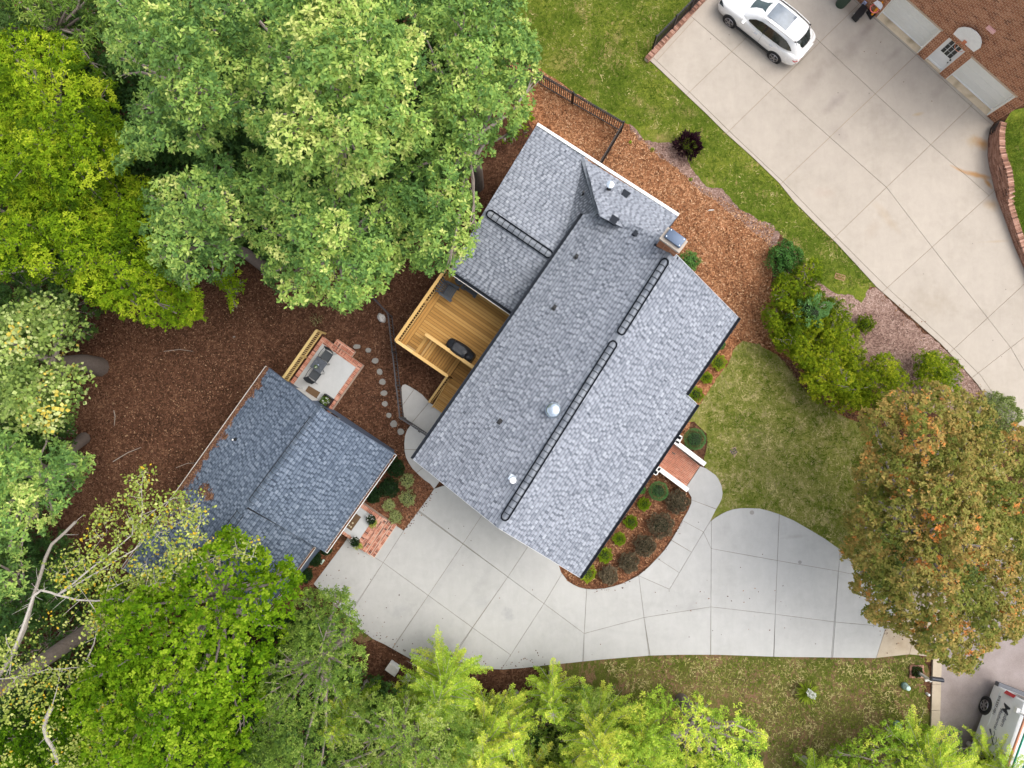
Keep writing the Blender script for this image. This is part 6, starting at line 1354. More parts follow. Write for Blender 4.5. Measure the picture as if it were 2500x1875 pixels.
def tree(name, label, poly, ze, zt, base, mat, spacing=1.0, rc=.8, tips=70, lpt=7, L=.17, wr=.55, seed=1, lower=.7, trunk_r=.25, bark=None, group=None, edge_px=160, limbs=14, cat='tree', tmean=.5, tsd=.18, lowdrop=2.5, tgrad=.0, fixbase=False, **kw):
    R = np.random.default_rng(seed); Rr = random.Random(seed)
    xs = [p[0] for p in poly]; ys = [p[1] for p in poly]; cl = []; tries = 0
    zm = (ze+zt)/2; sc = FPX/(HC-zm); area = (max(xs)-min(xs))*(max(ys)-min(ys)); N = int(area/(sc*spacing)**2*3)
    pts = []
    for _ in range(N*4):
        x, y = Rr.uniform(min(xs), max(xs)), Rr.uniform(min(ys), max(ys))
        if not inpoly(poly, x, y): continue
        if edist(poly, x, y) < rc*sc*.55: continue
        if any((x-a)**2+(y-b)**2 < (spacing*sc*.82)**2 for a, b in pts): continue
        pts.append((x, y))
    for x, y in pts:
        e = min(1, edist(poly, x, y)/edge_px); z = ze+(zt-ze)*math.sqrt(max(0, 1-(1-e)**2))+Rr.uniform(-.9, .9)
        c = G(x, y, z); r = rc*Rr.uniform(.72, 1.2)*(.75+.25*e); cl.append((tuple(c), r, tmean+Rr.gauss(0, tsd)+tgrad*(z-zm)))
    k = int(len(pts)*lower)
    for _ in range(k):
        for _t in range(20):
            x, y = Rr.uniform(min(xs), max(xs)), Rr.uniform(min(ys), max(ys))
            if inpoly(poly, x, y) and edist(poly, x, y) > rc*sc*.5: break
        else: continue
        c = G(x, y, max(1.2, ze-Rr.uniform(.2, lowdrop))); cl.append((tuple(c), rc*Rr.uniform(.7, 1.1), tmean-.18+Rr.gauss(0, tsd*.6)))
    top = G(sum(xs)/len(xs), sum(ys)/len(ys), ze)
    b0 = G(base[0], base[1], 0) if fixbase else Vector((top.x*1.06, top.y*1.06, 0)); t = thing(name, label, cat, b0, group)
    # fine gaps: edge sprays break the outline
    for _ in range(int(len(pts)*1.1)):
        i = Rr.randrange(len(poly)); a, b = poly[i-1], poly[i]; u = Rr.random(); x = a[0]+(b[0]-a[0])*u; y = a[1]+(b[1]-a[1])*u
        cxm, cym = sum(xs)/len(xs), sum(ys)/len(ys); q = Rr.uniform(.0, .10); x += (cxm-x)*q; y += (cym-y)*q
        c = G(x, y, max(1, ze+Rr.uniform(-1.2, .6))); cl.append((tuple(c), rc*Rr.uniform(.28, .5), tmean+Rr.gauss(0, tsd)))
    A = rosettes(cl, tips, lpt, L, wr, R, **kw); leaf_object('crown', t, mat, *A)
    bm_ = MB()
    s_ = [b0, b0.lerp(top, .35)+Vector((.15, .1, 0)), b0.lerp(top, .7), top]
    s_[1].z = ze*.4; s_[2].z = ze*.75; s_[3].z = ze
    bm_.tube(s_, [trunk_r*1.25, trunk_r, trunk_r*.75, trunk_r*.45], 10, .4)
    sel = [c for c in cl]; Rr.shuffle(sel)
    for c, r, _ in sel[:limbs*2]:
        c = Vector(c); j = s_[2].lerp(s_[3], Rr.uniform(0, 1)) if c.z > ze*.8 else s_[1].lerp(s_[2], Rr.uniform(.4, 1)); m = j.lerp(c, .55)+Vector((Rr.uniform(-.3, .3), Rr.uniform(-.3, .3), Rr.uniform(-.1, .3)))
        bm_.tube([j, m, c], [trunk_r*.34, trunk_r*.2, .025], 6, Rr.uniform(.4, .9))
        for _ in range(3):
            e = c+Vector((Rr.gauss(0, 1), Rr.gauss(0, 1), Rr.uniform(.1, .8))).normalized()*r*.95; bm_.tube([m.lerp(c, Rr.uniform(.4, .9)), e], [.025, .008], 4, Rr.uniform(.6, 1))
    bm_.build('trunk', bark or M['bark'], t, smooth=True); return t, cl
K = 1.1302
def fs_(pts): return [(x*K, y*K) for x, y in pts]
OAK = leafmat('oak_leaves', [(0, (.040, .092, .024)), (.3, (.095, .185, .045)), (.55, (.180, .290, .062)), (.8, (.30, .40, .085)), (1, (.50, .53, .17))], .3, .5, .4, 1.25)
YEL = leafmat('hickory_leaves', [(0, (.030, .062, .004)), (.35, (.085, .145, .006)), (.65, (.15, .225, .008)), (1, (.27, .32, .02))], .32, .55, .1, 1.55, (.35, .6, .0))
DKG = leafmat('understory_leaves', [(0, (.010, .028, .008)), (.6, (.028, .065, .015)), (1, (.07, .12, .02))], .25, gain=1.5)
POP = leafmat('poplar_leaves', [(0, (.055, .10, .02)), (.35, (.15, .22, .05)), (.6, (.29, .39, .085)), (.93, (.56, .60, .26)), (1, (.62, .48, .08))], .28, .45, .4, 1.05)
MAP = leafmat('maple_leaves', [(0, (.025, .070, .003)), (.4, (.085, .175, .005)), (.7, (.165, .275, .010)), (1, (.30, .40, .03))], .35, .55, .1, 1.12, (.35, .6, .0))
OLI = leafmat('willow_oak_leaves', [(0, (.030, .060, .014)), (.4, (.088, .152, .022)), (.7, (.172, .240, .040)), (1, (.30, .34, .10))], .3, gain=1.5)
CYP = leafmat('feathery_leaves', [(0, (.065, .125, .012)), (.4, (.155, .245, .028)), (.7, (.285, .365, .045)), (1, (.50, .52, .07))], .38, .55, .1, 1.9, (.60, .66, .01))
AUT = leafmat('autumn_maple_leaves', [(0, (.028, .045, .010)), (.3, (.095, .108, .018)), (.6, (.165, .135, .036)), (.85, (.25, .15, .045)), (.93, (.42, .155, .035)), (1, (.36, .13, .035))], .25, gain=1.85, tc=(.45, .42, .06))
ok = dict(cat='tree', spacing=.66, rc=.62, tips=84, lpt=7, L=.165, wr=.50, bark=M['bark'])
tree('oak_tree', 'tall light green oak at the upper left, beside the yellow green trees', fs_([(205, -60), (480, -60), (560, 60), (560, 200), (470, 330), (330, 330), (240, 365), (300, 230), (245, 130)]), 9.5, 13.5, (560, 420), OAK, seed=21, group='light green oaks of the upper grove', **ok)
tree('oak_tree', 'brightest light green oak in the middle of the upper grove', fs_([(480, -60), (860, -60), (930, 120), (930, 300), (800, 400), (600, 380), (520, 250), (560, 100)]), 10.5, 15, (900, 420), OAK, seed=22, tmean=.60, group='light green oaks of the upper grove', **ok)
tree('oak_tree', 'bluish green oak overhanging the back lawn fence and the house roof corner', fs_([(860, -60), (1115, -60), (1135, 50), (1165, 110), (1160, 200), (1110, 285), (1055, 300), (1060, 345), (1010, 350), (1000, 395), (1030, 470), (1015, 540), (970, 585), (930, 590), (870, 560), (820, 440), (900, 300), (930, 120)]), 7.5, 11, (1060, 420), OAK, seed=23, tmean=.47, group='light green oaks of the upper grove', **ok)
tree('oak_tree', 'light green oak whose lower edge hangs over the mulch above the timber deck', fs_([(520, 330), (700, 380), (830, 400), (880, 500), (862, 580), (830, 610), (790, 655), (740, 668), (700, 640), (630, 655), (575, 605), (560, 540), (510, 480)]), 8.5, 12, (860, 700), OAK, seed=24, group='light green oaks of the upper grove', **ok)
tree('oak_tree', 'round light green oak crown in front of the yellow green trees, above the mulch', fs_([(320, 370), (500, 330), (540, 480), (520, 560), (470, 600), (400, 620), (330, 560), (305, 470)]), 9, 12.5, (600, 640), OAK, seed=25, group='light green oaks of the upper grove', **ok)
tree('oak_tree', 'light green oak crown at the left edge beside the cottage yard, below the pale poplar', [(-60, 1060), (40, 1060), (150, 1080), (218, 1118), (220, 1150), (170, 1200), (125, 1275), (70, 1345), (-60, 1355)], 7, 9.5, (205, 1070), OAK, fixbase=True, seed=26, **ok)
tree('oak_tree', 'small light green oak spray at the left edge above the bare grey branches', [(-60, 1360), (68, 1380), (74, 1424), (35, 1470), (-60, 1490)], 6, 7.5, (250, 1350), OAK, seed=27, **ok)
yl = dict(cat='tree', tsd=.26, spacing=.50, rc=.60, tips=74, lpt=9, L=.13, wr=.42, el=.1, bark=M['bark'])
tree('hickory_tree', 'yellow green tree at the upper left edge beside the tallest oak', fs_([(-60, 90), (60, 60), (160, 90), (250, 200), (290, 330), (230, 440), (60, 430), (-60, 430)]), 6.5, 9, (420, 500), YEL, seed=31, **yl)
tree('hickory_tree', 'yellow green tree overhanging the top left edge of the mulch yard', fs_([(-60, 400), (60, 400), (200, 400), (330, 380), (350, 540), (430, 620), (440, 690), (390, 705), (290, 690), (200, 650), (120, 600), (-60, 600)]), 5.5, 8, (460, 760), YEL, seed=32, tmean=.48, **yl)
tree('hickory_tree', 'small vivid green sapling poking out under the oaks onto the mulch', [(505, 650), (595, 655), (600, 720), (575, 748), (560, 735), (530, 745), (528, 700)], 3, 4, (600, 740), YEL, seed=33, trunk_r=.06, **{**yl, 'tips': 90, 'rc': .5, 'spacing': .5})
tree('magnolia_tree', 'dark green long leaved tree in the top left corner', fs_([(-60, -60), (210, -60), (240, 80), (235, 180), (150, 100), (80, 70), (-60, 110)]), 5, 7.5, (400, 350), OLI, seed=34, tmean=.30, spacing=.9, rc=.8, tips=46, lpt=9, L=.24, wr=.25)
tree('understory_tree', 'low dark green tree in the shade above the pale poplar', fs_([(-60, 540), (150, 560), (215, 650), (205, 715), (160, 745), (100, 730), (-60, 710)]), 2.5, 4, (300, 780), DKG, seed=35, spacing=.8, rc=.8, tips=60, lpt=9, L=.12, wr=.5, trunk_r=.12, tmean=.55)
tree('poplar_tree', 'pale leaved poplar at the left edge, its thick trunk standing on the mulch', [(-60, 770), (60, 740), (120, 725), (165, 718), (155, 755), (200, 780), (205, 815), (175, 840), (95, 850), (85, 885), (190, 905), (218, 925), (205, 965), (170, 1000), (165, 1030), (110, 1060), (40, 1050), (-60, 1050)], 6, 8.5, (243, 896), POP, fixbase=True, seed=36, spacing=.50, rc=.5, tips=62, lpt=5, L=.17, wr=.85, trunk_r=.40, lower=.5, limbs=3, tmean=.50, jit=.9, el=.3)
tree('understory_tree', 'dark green shrubby tree under the pale poplar beside the mulch yard', [(-60, 960), (100, 980), (175, 1010), (170, 1080), (100, 1110), (-60, 1100)], 3, 4.5, (200, 1010), DKG, seed=37, spacing=.8, rc=.8, tips=60, lpt=9, L=.15, wr=.5, trunk_r=.12, tmean=.7)
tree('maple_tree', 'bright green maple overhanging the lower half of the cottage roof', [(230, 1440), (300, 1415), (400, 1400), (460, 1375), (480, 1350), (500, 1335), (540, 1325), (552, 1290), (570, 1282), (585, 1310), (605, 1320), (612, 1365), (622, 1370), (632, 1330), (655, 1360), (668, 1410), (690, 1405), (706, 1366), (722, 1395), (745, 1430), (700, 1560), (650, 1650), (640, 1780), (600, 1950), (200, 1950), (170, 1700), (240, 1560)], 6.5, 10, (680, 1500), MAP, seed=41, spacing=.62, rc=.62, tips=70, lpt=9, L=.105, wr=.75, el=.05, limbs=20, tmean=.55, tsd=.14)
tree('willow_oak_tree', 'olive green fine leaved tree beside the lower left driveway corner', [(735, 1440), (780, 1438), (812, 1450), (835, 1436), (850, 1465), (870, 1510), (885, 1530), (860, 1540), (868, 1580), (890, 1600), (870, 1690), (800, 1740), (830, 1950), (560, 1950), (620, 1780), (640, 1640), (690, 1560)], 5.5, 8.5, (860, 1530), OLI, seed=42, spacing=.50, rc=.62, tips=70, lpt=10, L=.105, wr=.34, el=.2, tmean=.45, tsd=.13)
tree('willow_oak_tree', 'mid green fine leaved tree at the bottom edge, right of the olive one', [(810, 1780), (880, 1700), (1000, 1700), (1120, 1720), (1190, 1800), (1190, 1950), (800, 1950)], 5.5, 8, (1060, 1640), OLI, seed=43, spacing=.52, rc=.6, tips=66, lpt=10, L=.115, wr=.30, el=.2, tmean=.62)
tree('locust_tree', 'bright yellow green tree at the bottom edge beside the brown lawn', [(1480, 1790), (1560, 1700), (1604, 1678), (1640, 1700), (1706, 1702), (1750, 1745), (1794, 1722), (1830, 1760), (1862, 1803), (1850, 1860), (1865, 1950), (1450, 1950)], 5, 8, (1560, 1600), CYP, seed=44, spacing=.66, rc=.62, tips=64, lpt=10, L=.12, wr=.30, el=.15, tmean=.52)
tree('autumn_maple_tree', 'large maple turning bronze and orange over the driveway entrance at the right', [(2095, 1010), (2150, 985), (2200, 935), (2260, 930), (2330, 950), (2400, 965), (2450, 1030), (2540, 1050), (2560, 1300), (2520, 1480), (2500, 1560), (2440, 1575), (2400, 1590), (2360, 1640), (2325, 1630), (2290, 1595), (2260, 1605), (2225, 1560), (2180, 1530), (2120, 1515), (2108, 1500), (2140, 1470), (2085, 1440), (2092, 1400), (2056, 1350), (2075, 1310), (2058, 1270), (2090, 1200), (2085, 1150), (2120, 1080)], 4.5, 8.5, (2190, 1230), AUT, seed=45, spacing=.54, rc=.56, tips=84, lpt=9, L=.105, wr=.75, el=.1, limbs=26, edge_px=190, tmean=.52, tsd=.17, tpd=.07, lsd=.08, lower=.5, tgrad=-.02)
tree('holly_bush', 'olive green bush under the oak beside the top corner of the house roof', [(1235, 275), (1290, 240), (1320, 262), (1300, 310), (1270, 345), (1230, 350)], .9, 1.6, (1280, 300), YEL, seed=46, spacing=.5, rc=.45, tips=110, lpt=9, L=.07, wr=.5, trunk_r=.05, cat='bush', tmean=.3, edge_px=60, lowdrop=.3)

ud = dict(spacing=.62, rc=.7, tips=66, lpt=9, L=.13, wr=.5, trunk_r=.12)
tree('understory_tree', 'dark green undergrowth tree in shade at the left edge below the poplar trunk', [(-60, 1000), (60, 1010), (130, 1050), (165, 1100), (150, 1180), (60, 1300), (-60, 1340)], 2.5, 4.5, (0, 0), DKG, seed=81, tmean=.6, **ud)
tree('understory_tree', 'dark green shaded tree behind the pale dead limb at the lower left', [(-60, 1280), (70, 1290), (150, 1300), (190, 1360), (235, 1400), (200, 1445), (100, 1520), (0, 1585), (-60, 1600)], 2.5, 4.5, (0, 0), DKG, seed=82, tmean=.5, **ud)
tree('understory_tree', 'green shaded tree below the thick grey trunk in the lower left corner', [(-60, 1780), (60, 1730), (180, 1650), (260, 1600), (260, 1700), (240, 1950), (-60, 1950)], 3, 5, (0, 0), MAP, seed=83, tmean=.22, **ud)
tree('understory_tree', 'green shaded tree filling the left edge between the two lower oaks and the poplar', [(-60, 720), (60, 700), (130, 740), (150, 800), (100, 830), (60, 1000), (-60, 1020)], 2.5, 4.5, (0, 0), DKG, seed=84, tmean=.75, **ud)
tree('willow_oak_tree', 'continuous green thicket under the feathery trees at the bottom edge', [(860, 1740), (960, 1700), (1090, 1740), (1180, 1700), (1330, 1730), (1420, 1680), (1500, 1690), (1560, 1760), (1500, 1950), (1150, 1950), (860, 1950)], 2.5, 4, (0, 0), OLI, seed=85, tmean=.62, spacing=.55, rc=.6, tips=60, lpt=9, L=.11, wr=.35, trunk_r=.08)
tree('locust_tree', 'yellow green thicket at the bottom right under the feathery trees', [(2010, 1850), (2080, 1800), (2150, 1760), (2240, 1770), (2330, 1780), (2380, 1850), (2440, 1910), (2470, 1950), (1960, 1950)], 2, 3.2, (0, 0), CYP, seed=86, tmean=.30, spacing=.5, rc=.5, tips=60, lpt=9, L=.10, wr=.35, trunk_r=.06)

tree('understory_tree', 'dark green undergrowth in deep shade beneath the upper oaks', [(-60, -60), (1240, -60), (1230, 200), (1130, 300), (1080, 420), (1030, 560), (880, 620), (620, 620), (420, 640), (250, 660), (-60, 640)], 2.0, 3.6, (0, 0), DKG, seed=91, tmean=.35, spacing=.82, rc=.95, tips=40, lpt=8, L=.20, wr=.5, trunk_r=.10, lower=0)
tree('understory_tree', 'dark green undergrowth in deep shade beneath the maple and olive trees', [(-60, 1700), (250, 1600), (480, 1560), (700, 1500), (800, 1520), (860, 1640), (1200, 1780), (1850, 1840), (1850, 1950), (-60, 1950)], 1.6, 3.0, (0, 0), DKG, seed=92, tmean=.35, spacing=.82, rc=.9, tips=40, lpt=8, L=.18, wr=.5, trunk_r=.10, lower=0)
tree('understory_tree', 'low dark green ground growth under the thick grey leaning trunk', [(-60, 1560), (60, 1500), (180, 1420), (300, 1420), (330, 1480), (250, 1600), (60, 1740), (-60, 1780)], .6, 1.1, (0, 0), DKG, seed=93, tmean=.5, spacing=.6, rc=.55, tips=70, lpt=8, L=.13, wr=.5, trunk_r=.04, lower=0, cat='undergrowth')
def feathery(px, py, H, Rm, label, seed, t0=.5, z0=.22, dens=1.0, base=None, group='light green feathery trees along the bottom edge'):
    R = np.random.default_rng(seed); Rr = random.Random(seed); b0 = G(px, py, 0); t = thing('feathery_tree', label, 'tree', b0, group); tr = MB()
    tr.tube([b0, b0+Vector((.04, .03, H*.5)), b0+Vector((0, .05, H))], [.13, .08, .02], 8, .9)
    Ps, Ds, Ns, Ls, Ts = [], [], [], [], []; z = H*z0
    while z < H*.98:
        k = (z/H-z0)/(1-z0); r = Rm*(1-k)**.75*(.75 if k < .1 else 1)+.25; nb_ = Rr.choice((6, 7, 8)); ph = Rr.uniform(0, 6.28); tl = t0+Rr.gauss(0, .10)
        for i in range(nb_):
            a = ph+i*6.283/nb_+Rr.gauss(0, .15); ln = r*Rr.uniform(.45, 1.12); d = np.array([math.cos(a), math.sin(a), .18+.5*k]); d /= np.linalg.norm(d); side = np.array([-math.sin(a), math.cos(a), 0])
            bend = side*Rr.gauss(0, .18)*ln+np.array([0, 0, Rr.uniform(-.1, .25)]); o_ = np.array(b0)+np.array([0, 0, z]); tr.tube([Vector(o_), Vector(o_+d*ln*.6+np.array([0, 0, .05])), Vector(o_+d*ln)], [.016, .009, .003], 4, .95)
            bt = Rr.gauss(0, .12); m = max(5, int(ln/.10*dens))
            for j in range(m):
                s = (j+.8)/m
                if s < .12: continue
                tw = (.12+.20*ln/2.2)*math.sin(min(1, (1.06-s)*1.9)*1.45)*Rr.uniform(.45, 1.45); q = o_+d*ln*s+np.array([0, 0, -.06*s*s])+bend*s*s
                for sg in (-1, 1):
                    dd = side*sg*Rr.uniform(.6, 1.2)+d*1.05+np.array([0, 0, Rr.uniform(-.25, .35)]); dd /= np.linalg.norm(dd); nl_ = max(2, int(tw/.055))
                    for u in range(nl_):
                        qq = q+dd*tw*(u+.2)/nl_
                        for sg2 in (-1, 1):
                            Ps.append(qq); Ds.append(dd*.9+np.cross(dd, [0, 0, 1])*sg2*.8); Ns.append(np.array([Rr.gauss(0, .35), Rr.gauss(0, .35), 1])); Ls.append(Rr.uniform(.06, .115)); Ts.append(tl+bt+Rr.gauss(0, .13)+.15*s)
        z += .22+.16*(1-k)*Rr.random()
    Ls = np.array(Ls); leaf_object('crown', t, CYP, np.array(Ps), np.array(Ds), np.array(Ns), Ls, Ls*.42, np.array(Ts)); tr.build('trunk', M['bark_pale'], t, smooth=True)
ft = [(1108, 1600, 7.5, 2.3, 'feathery tree with its top sprays reaching farthest over the grey driveway', .45), (1203, 1705, 9, 2.2, 'feathery tree with a pale trunk line, right of the one reaching over the driveway', .62), (1345, 1640, 5, 1.35, 'slim feathery sapling with one thin spray standing out against the driveway', .42),
      (1440, 1690, 9, 1.9, 'yellow green feathery tree just below the driveway where the street lawn starts', .62), (1395, 1800, 9, 2.2, 'broad feathery tree at the bottom centre, behind the yellow green one', .58), (1290, 1800, 9, 1.9, 'feathery tree with the brightest yellow sprays at the bottom edge', .75), (1010, 1665, 6, 1.5, 'feathery tree beside the white utility boxes', .40),
      (895, 1665, 6, 1.6, 'feathery tree between the olive tree and the mulch strip under the driveway', .42), (1120, 1790, 7, 1.7, 'feathery tree at the bottom, below the longest driveway sprays', .55), (1545, 1730, 7, 1.7, 'feathery tree between the yellow green one and the broad locust', .5), (1640, 1850, 6, 1.7, 'feathery tree within the locust foliage at the bottom edge', .7),
      (2190, 1790, 5.5, 2.1, 'feathery tree on the street lawn nearest the mailbox', .55), (2100, 1870, 5, 1.7, 'feathery tree at the bottom edge left of the mailbox tree', .55), (1962, 1850, 5, 1.15, 'thin feathery sapling below the spiky yucca', .55), (2300, 1850, 5.5, 2.0, 'feathery tree over the kerb between the street lawn and the van', .68), (2365, 1815, 4.5, 1.4, 'feathery tree whose sprays cross the asphalt beside the van wheel', .6), (2445, 1905, 4.5, 1.2, 'feathery tree overlapping the lower end of the white van', .72),
      (1260, 1690, 6, 1.3, 'slender feathery tree between the pale trunked one and the slim sapling', .55), (1060, 1720, 6, 1.5, 'feathery tree left of the one reaching over the driveway, set lower', .5), (1490, 1830, 7, 1.6, 'feathery tree left of the broad locust at the bottom edge', .62), (960, 1790, 6, 1.5, 'feathery tree in the willow oak foliage at the bottom edge', .6)]
for i, (x, y, H, Rm, lb, t0) in enumerate(ft): feathery(x, y, H, Rm, lb, 60+i, t0)

# the sparse tree with bare pale limbs at the lower left
def L_(pts): return [(x/2.14, 1100+y/2.14) for x, y in pts]
sb = thing('sparse_tree', 'half bare tree with long pale limbs and thick grey trunk, lower left corner', 'tree', G(299, 1483)); b = MB()
b.tube([G(299, 1483, 0), G(240, 1522, 2), G(110, 1610, 5.2), G(0, 1682, 7.8), G(-120, 1765, 10.5)], [.42, .34, .30, .27, .2], 14, .45); b.build('trunk', M['bark'], sb, smooth=True)
br = [([(-60, 1250), (60, 1075), (130, 930), (175, 760), (215, 640), (270, 490), (395, 372)], 7.5, .13, .09, .35), ([(60, 1075), (175, 760), (215, 730), (300, 755), (400, 780), (600, 775), (770, 795)], 8, .09, .045, .95), ([(300, 755), (470, 620), (600, 520), (690, 440), (760, 350), (840, 290), (920, 240)], 8.5, .055, .02, .9), ([(640, 790), (720, 730), (790, 700), (860, 690), (930, 610), (990, 530), (1020, 460), (1050, 330)], 8.5, .045, .015, .9),
      ([(930, 615), (1050, 590), (1130, 555), (1270, 540), (1340, 560)], 8.6, .03, .008, .9), ([(465, 785), (520, 880), (560, 950), (655, 1050)], 8, .03, .012, 1), ([(455, 1090), (510, 930), (560, 730), (590, 600)], 7.5, .05, .02, .7), ([(-40, 1195), (80, 1185), (160, 1170), (330, 1140), (500, 1125)], 8, .04, .015, .95), ([(400, 1440), (520, 1350), (640, 1270), (800, 1265), (860, 1225), (960, 1180), (1090, 1120)], 6, .045, .01, .85), ([(800, 1265), (785, 1370)], 6, .015, .006, .85), ([(860, 1225), (1000, 1290)], 6, .015, .006, .85),
      ([(690, 440), (688, 340)], 8.5, .03, .015, .9), ([(735, 380), (742, 260), (745, 150), (735, 100)], 8.6, .025, .008, .8), ([(840, 450), (900, 520), (980, 580)], 8.4, .018, .008, .8), ([(300, 755), (500, 640), (700, 520), (760, 440), (860, 430), (960, 360), (1050, 240)], 8.2, .05, .01, .9), ([(270, 1340), (230, 1450), (280, 1560), (300, 1640)], 6.5, .14, .10, .85), ([(30, 960), (60, 1050), (50, 1170)], 8, .03, .02, .8), ([(275, 660), (350, 640), (420, 590), (560, 420), (520, 300)], 7.5, .02, .007, .6), ([(560, 730), (640, 690), (760, 640), (770, 560)], 8, .022, .01, .8), ([(690, 790), (620, 870), (540, 940)], 7.8, .025, .02, .8), ([(620, 865), (760, 865), (880, 850)], 7.6, .012, .006, .8), ([(270, 1340), (310, 1180), (330, 1140)], 7, .03, .02, .9), ([(500, 1400), (530, 1370), (540, 1450), (500, 1620)], 6.5, .02, .01, .7)]
tw_pts = []
for pts, z, r0_, r1_, t_ in br:
    P_ = [G(x, y, z+.25*math.sin(i*1.3)) for i, (x, y) in enumerate(L_(pts))]; k = len(P_)
    fine = [P_[0]]
    for i in range(k-1):
        for u in (.5, 1): fine.append(P_[i].lerp(P_[i+1], u)+(Vector((random.gauss(0, .03), random.gauss(0, .03), random.gauss(0, .03))) if u < 1 else Vector((0, 0, 0))))
    m_ = len(fine); bb_ = MB(); bb_.tube(fine, [.62*(r0_+(r1_-r0_)*i/(m_-1)) for i in range(m_)], 7, t_)
    for i in range(2, m_):
        for _ in range(2 if r0_ < .1 else 1):
            a = random.uniform(0, 6.28); e = Vector((math.cos(a), math.sin(a), random.uniform(-.2, .5)))*random.uniform(.25, .7); q = fine[i].lerp(fine[i-1], random.random()); bb_.tube([q, q+e*.6+Vector((0, 0, .03)), q+e], [.012, .008, .004], 4, .9)
            if r0_ < .09: tw_pts.append(q+e); tw_pts.append(q+e*.6)
    bb_.build('branch', M['bark_pale'], sb, smooth=True)
reg = [L_([(620, 160), (820, 90), (850, 250), (1060, 210), (1070, 450), (960, 560), (900, 700), (760, 780), (560, 760), (420, 900), (330, 960), (190, 860), (30, 860), (0, 900), (0, 1130), (200, 1080), (280, 700), (420, 540), (380, 480), (420, 330), (560, 270)]), L_([(0, 1180), (100, 1120), (240, 1240), (330, 1240), (380, 1340), (300, 1500), (60, 1440), (0, 1400)]), L_([(420, 1480), (640, 1400), (850, 1340), (860, 1480), (700, 1640), (940, 1700), (0, 1750), (0, 1560), (300, 1540)])]
Pt = [np.array(p) for p in tw_pts]
for pl_, n_ in ((reg[0], 120), (reg[1], 60), (reg[2], 130)):
    xs = [p[0] for p in pl_]; ys = [p[1] for p in pl_]; c_ = 0
    while c_ < n_:
        x, y = random.uniform(min(xs), max(xs)), random.uniform(min(ys), max(ys))
        if inpoly(pl_, x, y): Pt.append(np.array(G(x, y, random.uniform(5.5, 7.6)))); c_ += 1
R_ = np.random.default_rng(5); cl = [(tuple(p), R_.uniform(.10, .26), .60+R_.normal()*.14) for p in Pt]
SPA = leafmat('sparse_tree_leaves', [(0, (.07, .12, .015)), (.4, (.20, .27, .04)), (.75, (.40, .45, .10)), (.97, (.56, .58, .20)), (1, (.60, .40, .03))], .28, .5, .2)
A = rosettes(cl, 42, 3, .125, .72, R_, jit=1.0, el=.3); leaf_object('crown', sb, SPA, *A)

# ------------------------------------------------------------------ shrubs and flowers
def shrub(name, label, px, py, rpx, h, mat, L=.06, n=1400, wr=.5, t0=.5, tsd=.14, cat='shrub', spiky=False, lump=.12, group=None, flat=.9, core=True, outl=.5):
    z = h*.5; c = G(px, py, z); r = rpx/(FPX/(HC-z)); t = thing(name, label, cat, (c.x, c.y, 0), group); R = np.random.default_rng(int(px*7+py))
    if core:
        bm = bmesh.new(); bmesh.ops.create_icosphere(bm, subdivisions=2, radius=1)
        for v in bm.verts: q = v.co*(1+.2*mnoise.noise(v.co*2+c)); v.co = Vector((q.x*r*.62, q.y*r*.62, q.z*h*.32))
        me = bpy.data.meshes.new('shade_core'); bm.to_mesh(me); bm.free(); me.materials.append(M['core_shade']); o = link(bpy.data.objects.new('shade_core', me)); o.parent = t; o.location = (0, 0, h*.42)
    d = R.normal(size=(n, 3)); d[:, 2] = np.abs(d[:, 2])*1.1-.25*R.random(n); d = nrmz(d)
    k = 1+lump*np.sin(d[:, 0]*6+px)*np.cos(d[:, 1]*6+py)+lump*.7*np.sin(d[:, 2]*9+d[:, 0]*11)
    s = R.uniform(.78, 1.0, n)**.6; P = np.array((c.x, c.y, h*.42))+d*np.array([r, r, h*.55*flat])*(k*s)[:, None]-d*L*.5
    D = d*(1.6 if spiky else outl)+R.normal(size=(n, 3))*(.35 if spiky else .7)+np.array([0, 0, .2]); LL = L*R.uniform(.7, 1.3, n)
    leaf_object('foliage', t, mat, P, D, d+R.normal(size=(n, 3))*.5, LL, LL*wr, t0+R.normal(size=n)*tsd); return t
M['core_shade'] = simple('shrub_core_shade', (.018, .028, .012), .95)  # solid core inside shrubs, coloured dark to stand for the shaded interior
SPR = leafmat('blue_green_spruce', [(0, (.018, .065, .022)), (.5, (.055, .145, .045)), (1, (.13, .25, .09))], .15, gain=1.7)
BRW = leafmat('bronze_foliage', [(0, (.028, .022, .014)), (.5, (.085, .070, .042)), (1, (.19, .15, .095))], .12, gain=1.3, tc=(.2, .15, .06))
LIM = leafmat('lime_foliage', [(0, (.045, .10, .004)), (.5, (.145, .235, .008)), (1, (.34, .42, .03))], .3, gain=1.4)
VAR = leafmat('variegated_foliage', [(0, (.13, .19, .05)), (.5, (.36, .40, .15)), (1, (.62, .62, .33))], .2)
ROS = leafmat('rose_foliage', [(0, (.012, .05, .012)), (.5, (.04, .115, .025)), (1, (.12, .23, .06))], .2, gain=1.6)
PUR = leafmat('purple_foliage', [(0, (.008, .004, .006)), (.6, (.030, .010, .016)), (.93, (.06, .018, .028)), (1, (.40, .05, .16))], .1, tc=(.06, .01, .02))
GOL = leafmat('golden_shrub_leaves', [(0, (.028, .050, .003)), (.4, (.085, .125, .005)), (.7, (.165, .195, .008)), (1, (.29, .28, .02))], .28, spec=.1, gain=1.65)
shrub('clipped_conifer', 'round clipped blue green conifer above the brick entrance, beside the front lawn', 1697, 1072, 27, 1.0, SPR, .05, 3600, .3, spiky=True, lump=.03)
shrub('clipped_conifer', 'round clipped blue green conifer in the bed just below the brick entrance', 1608, 1199, 24, .9, SPR, .05, 3200, .3, spiky=True, lump=.03)
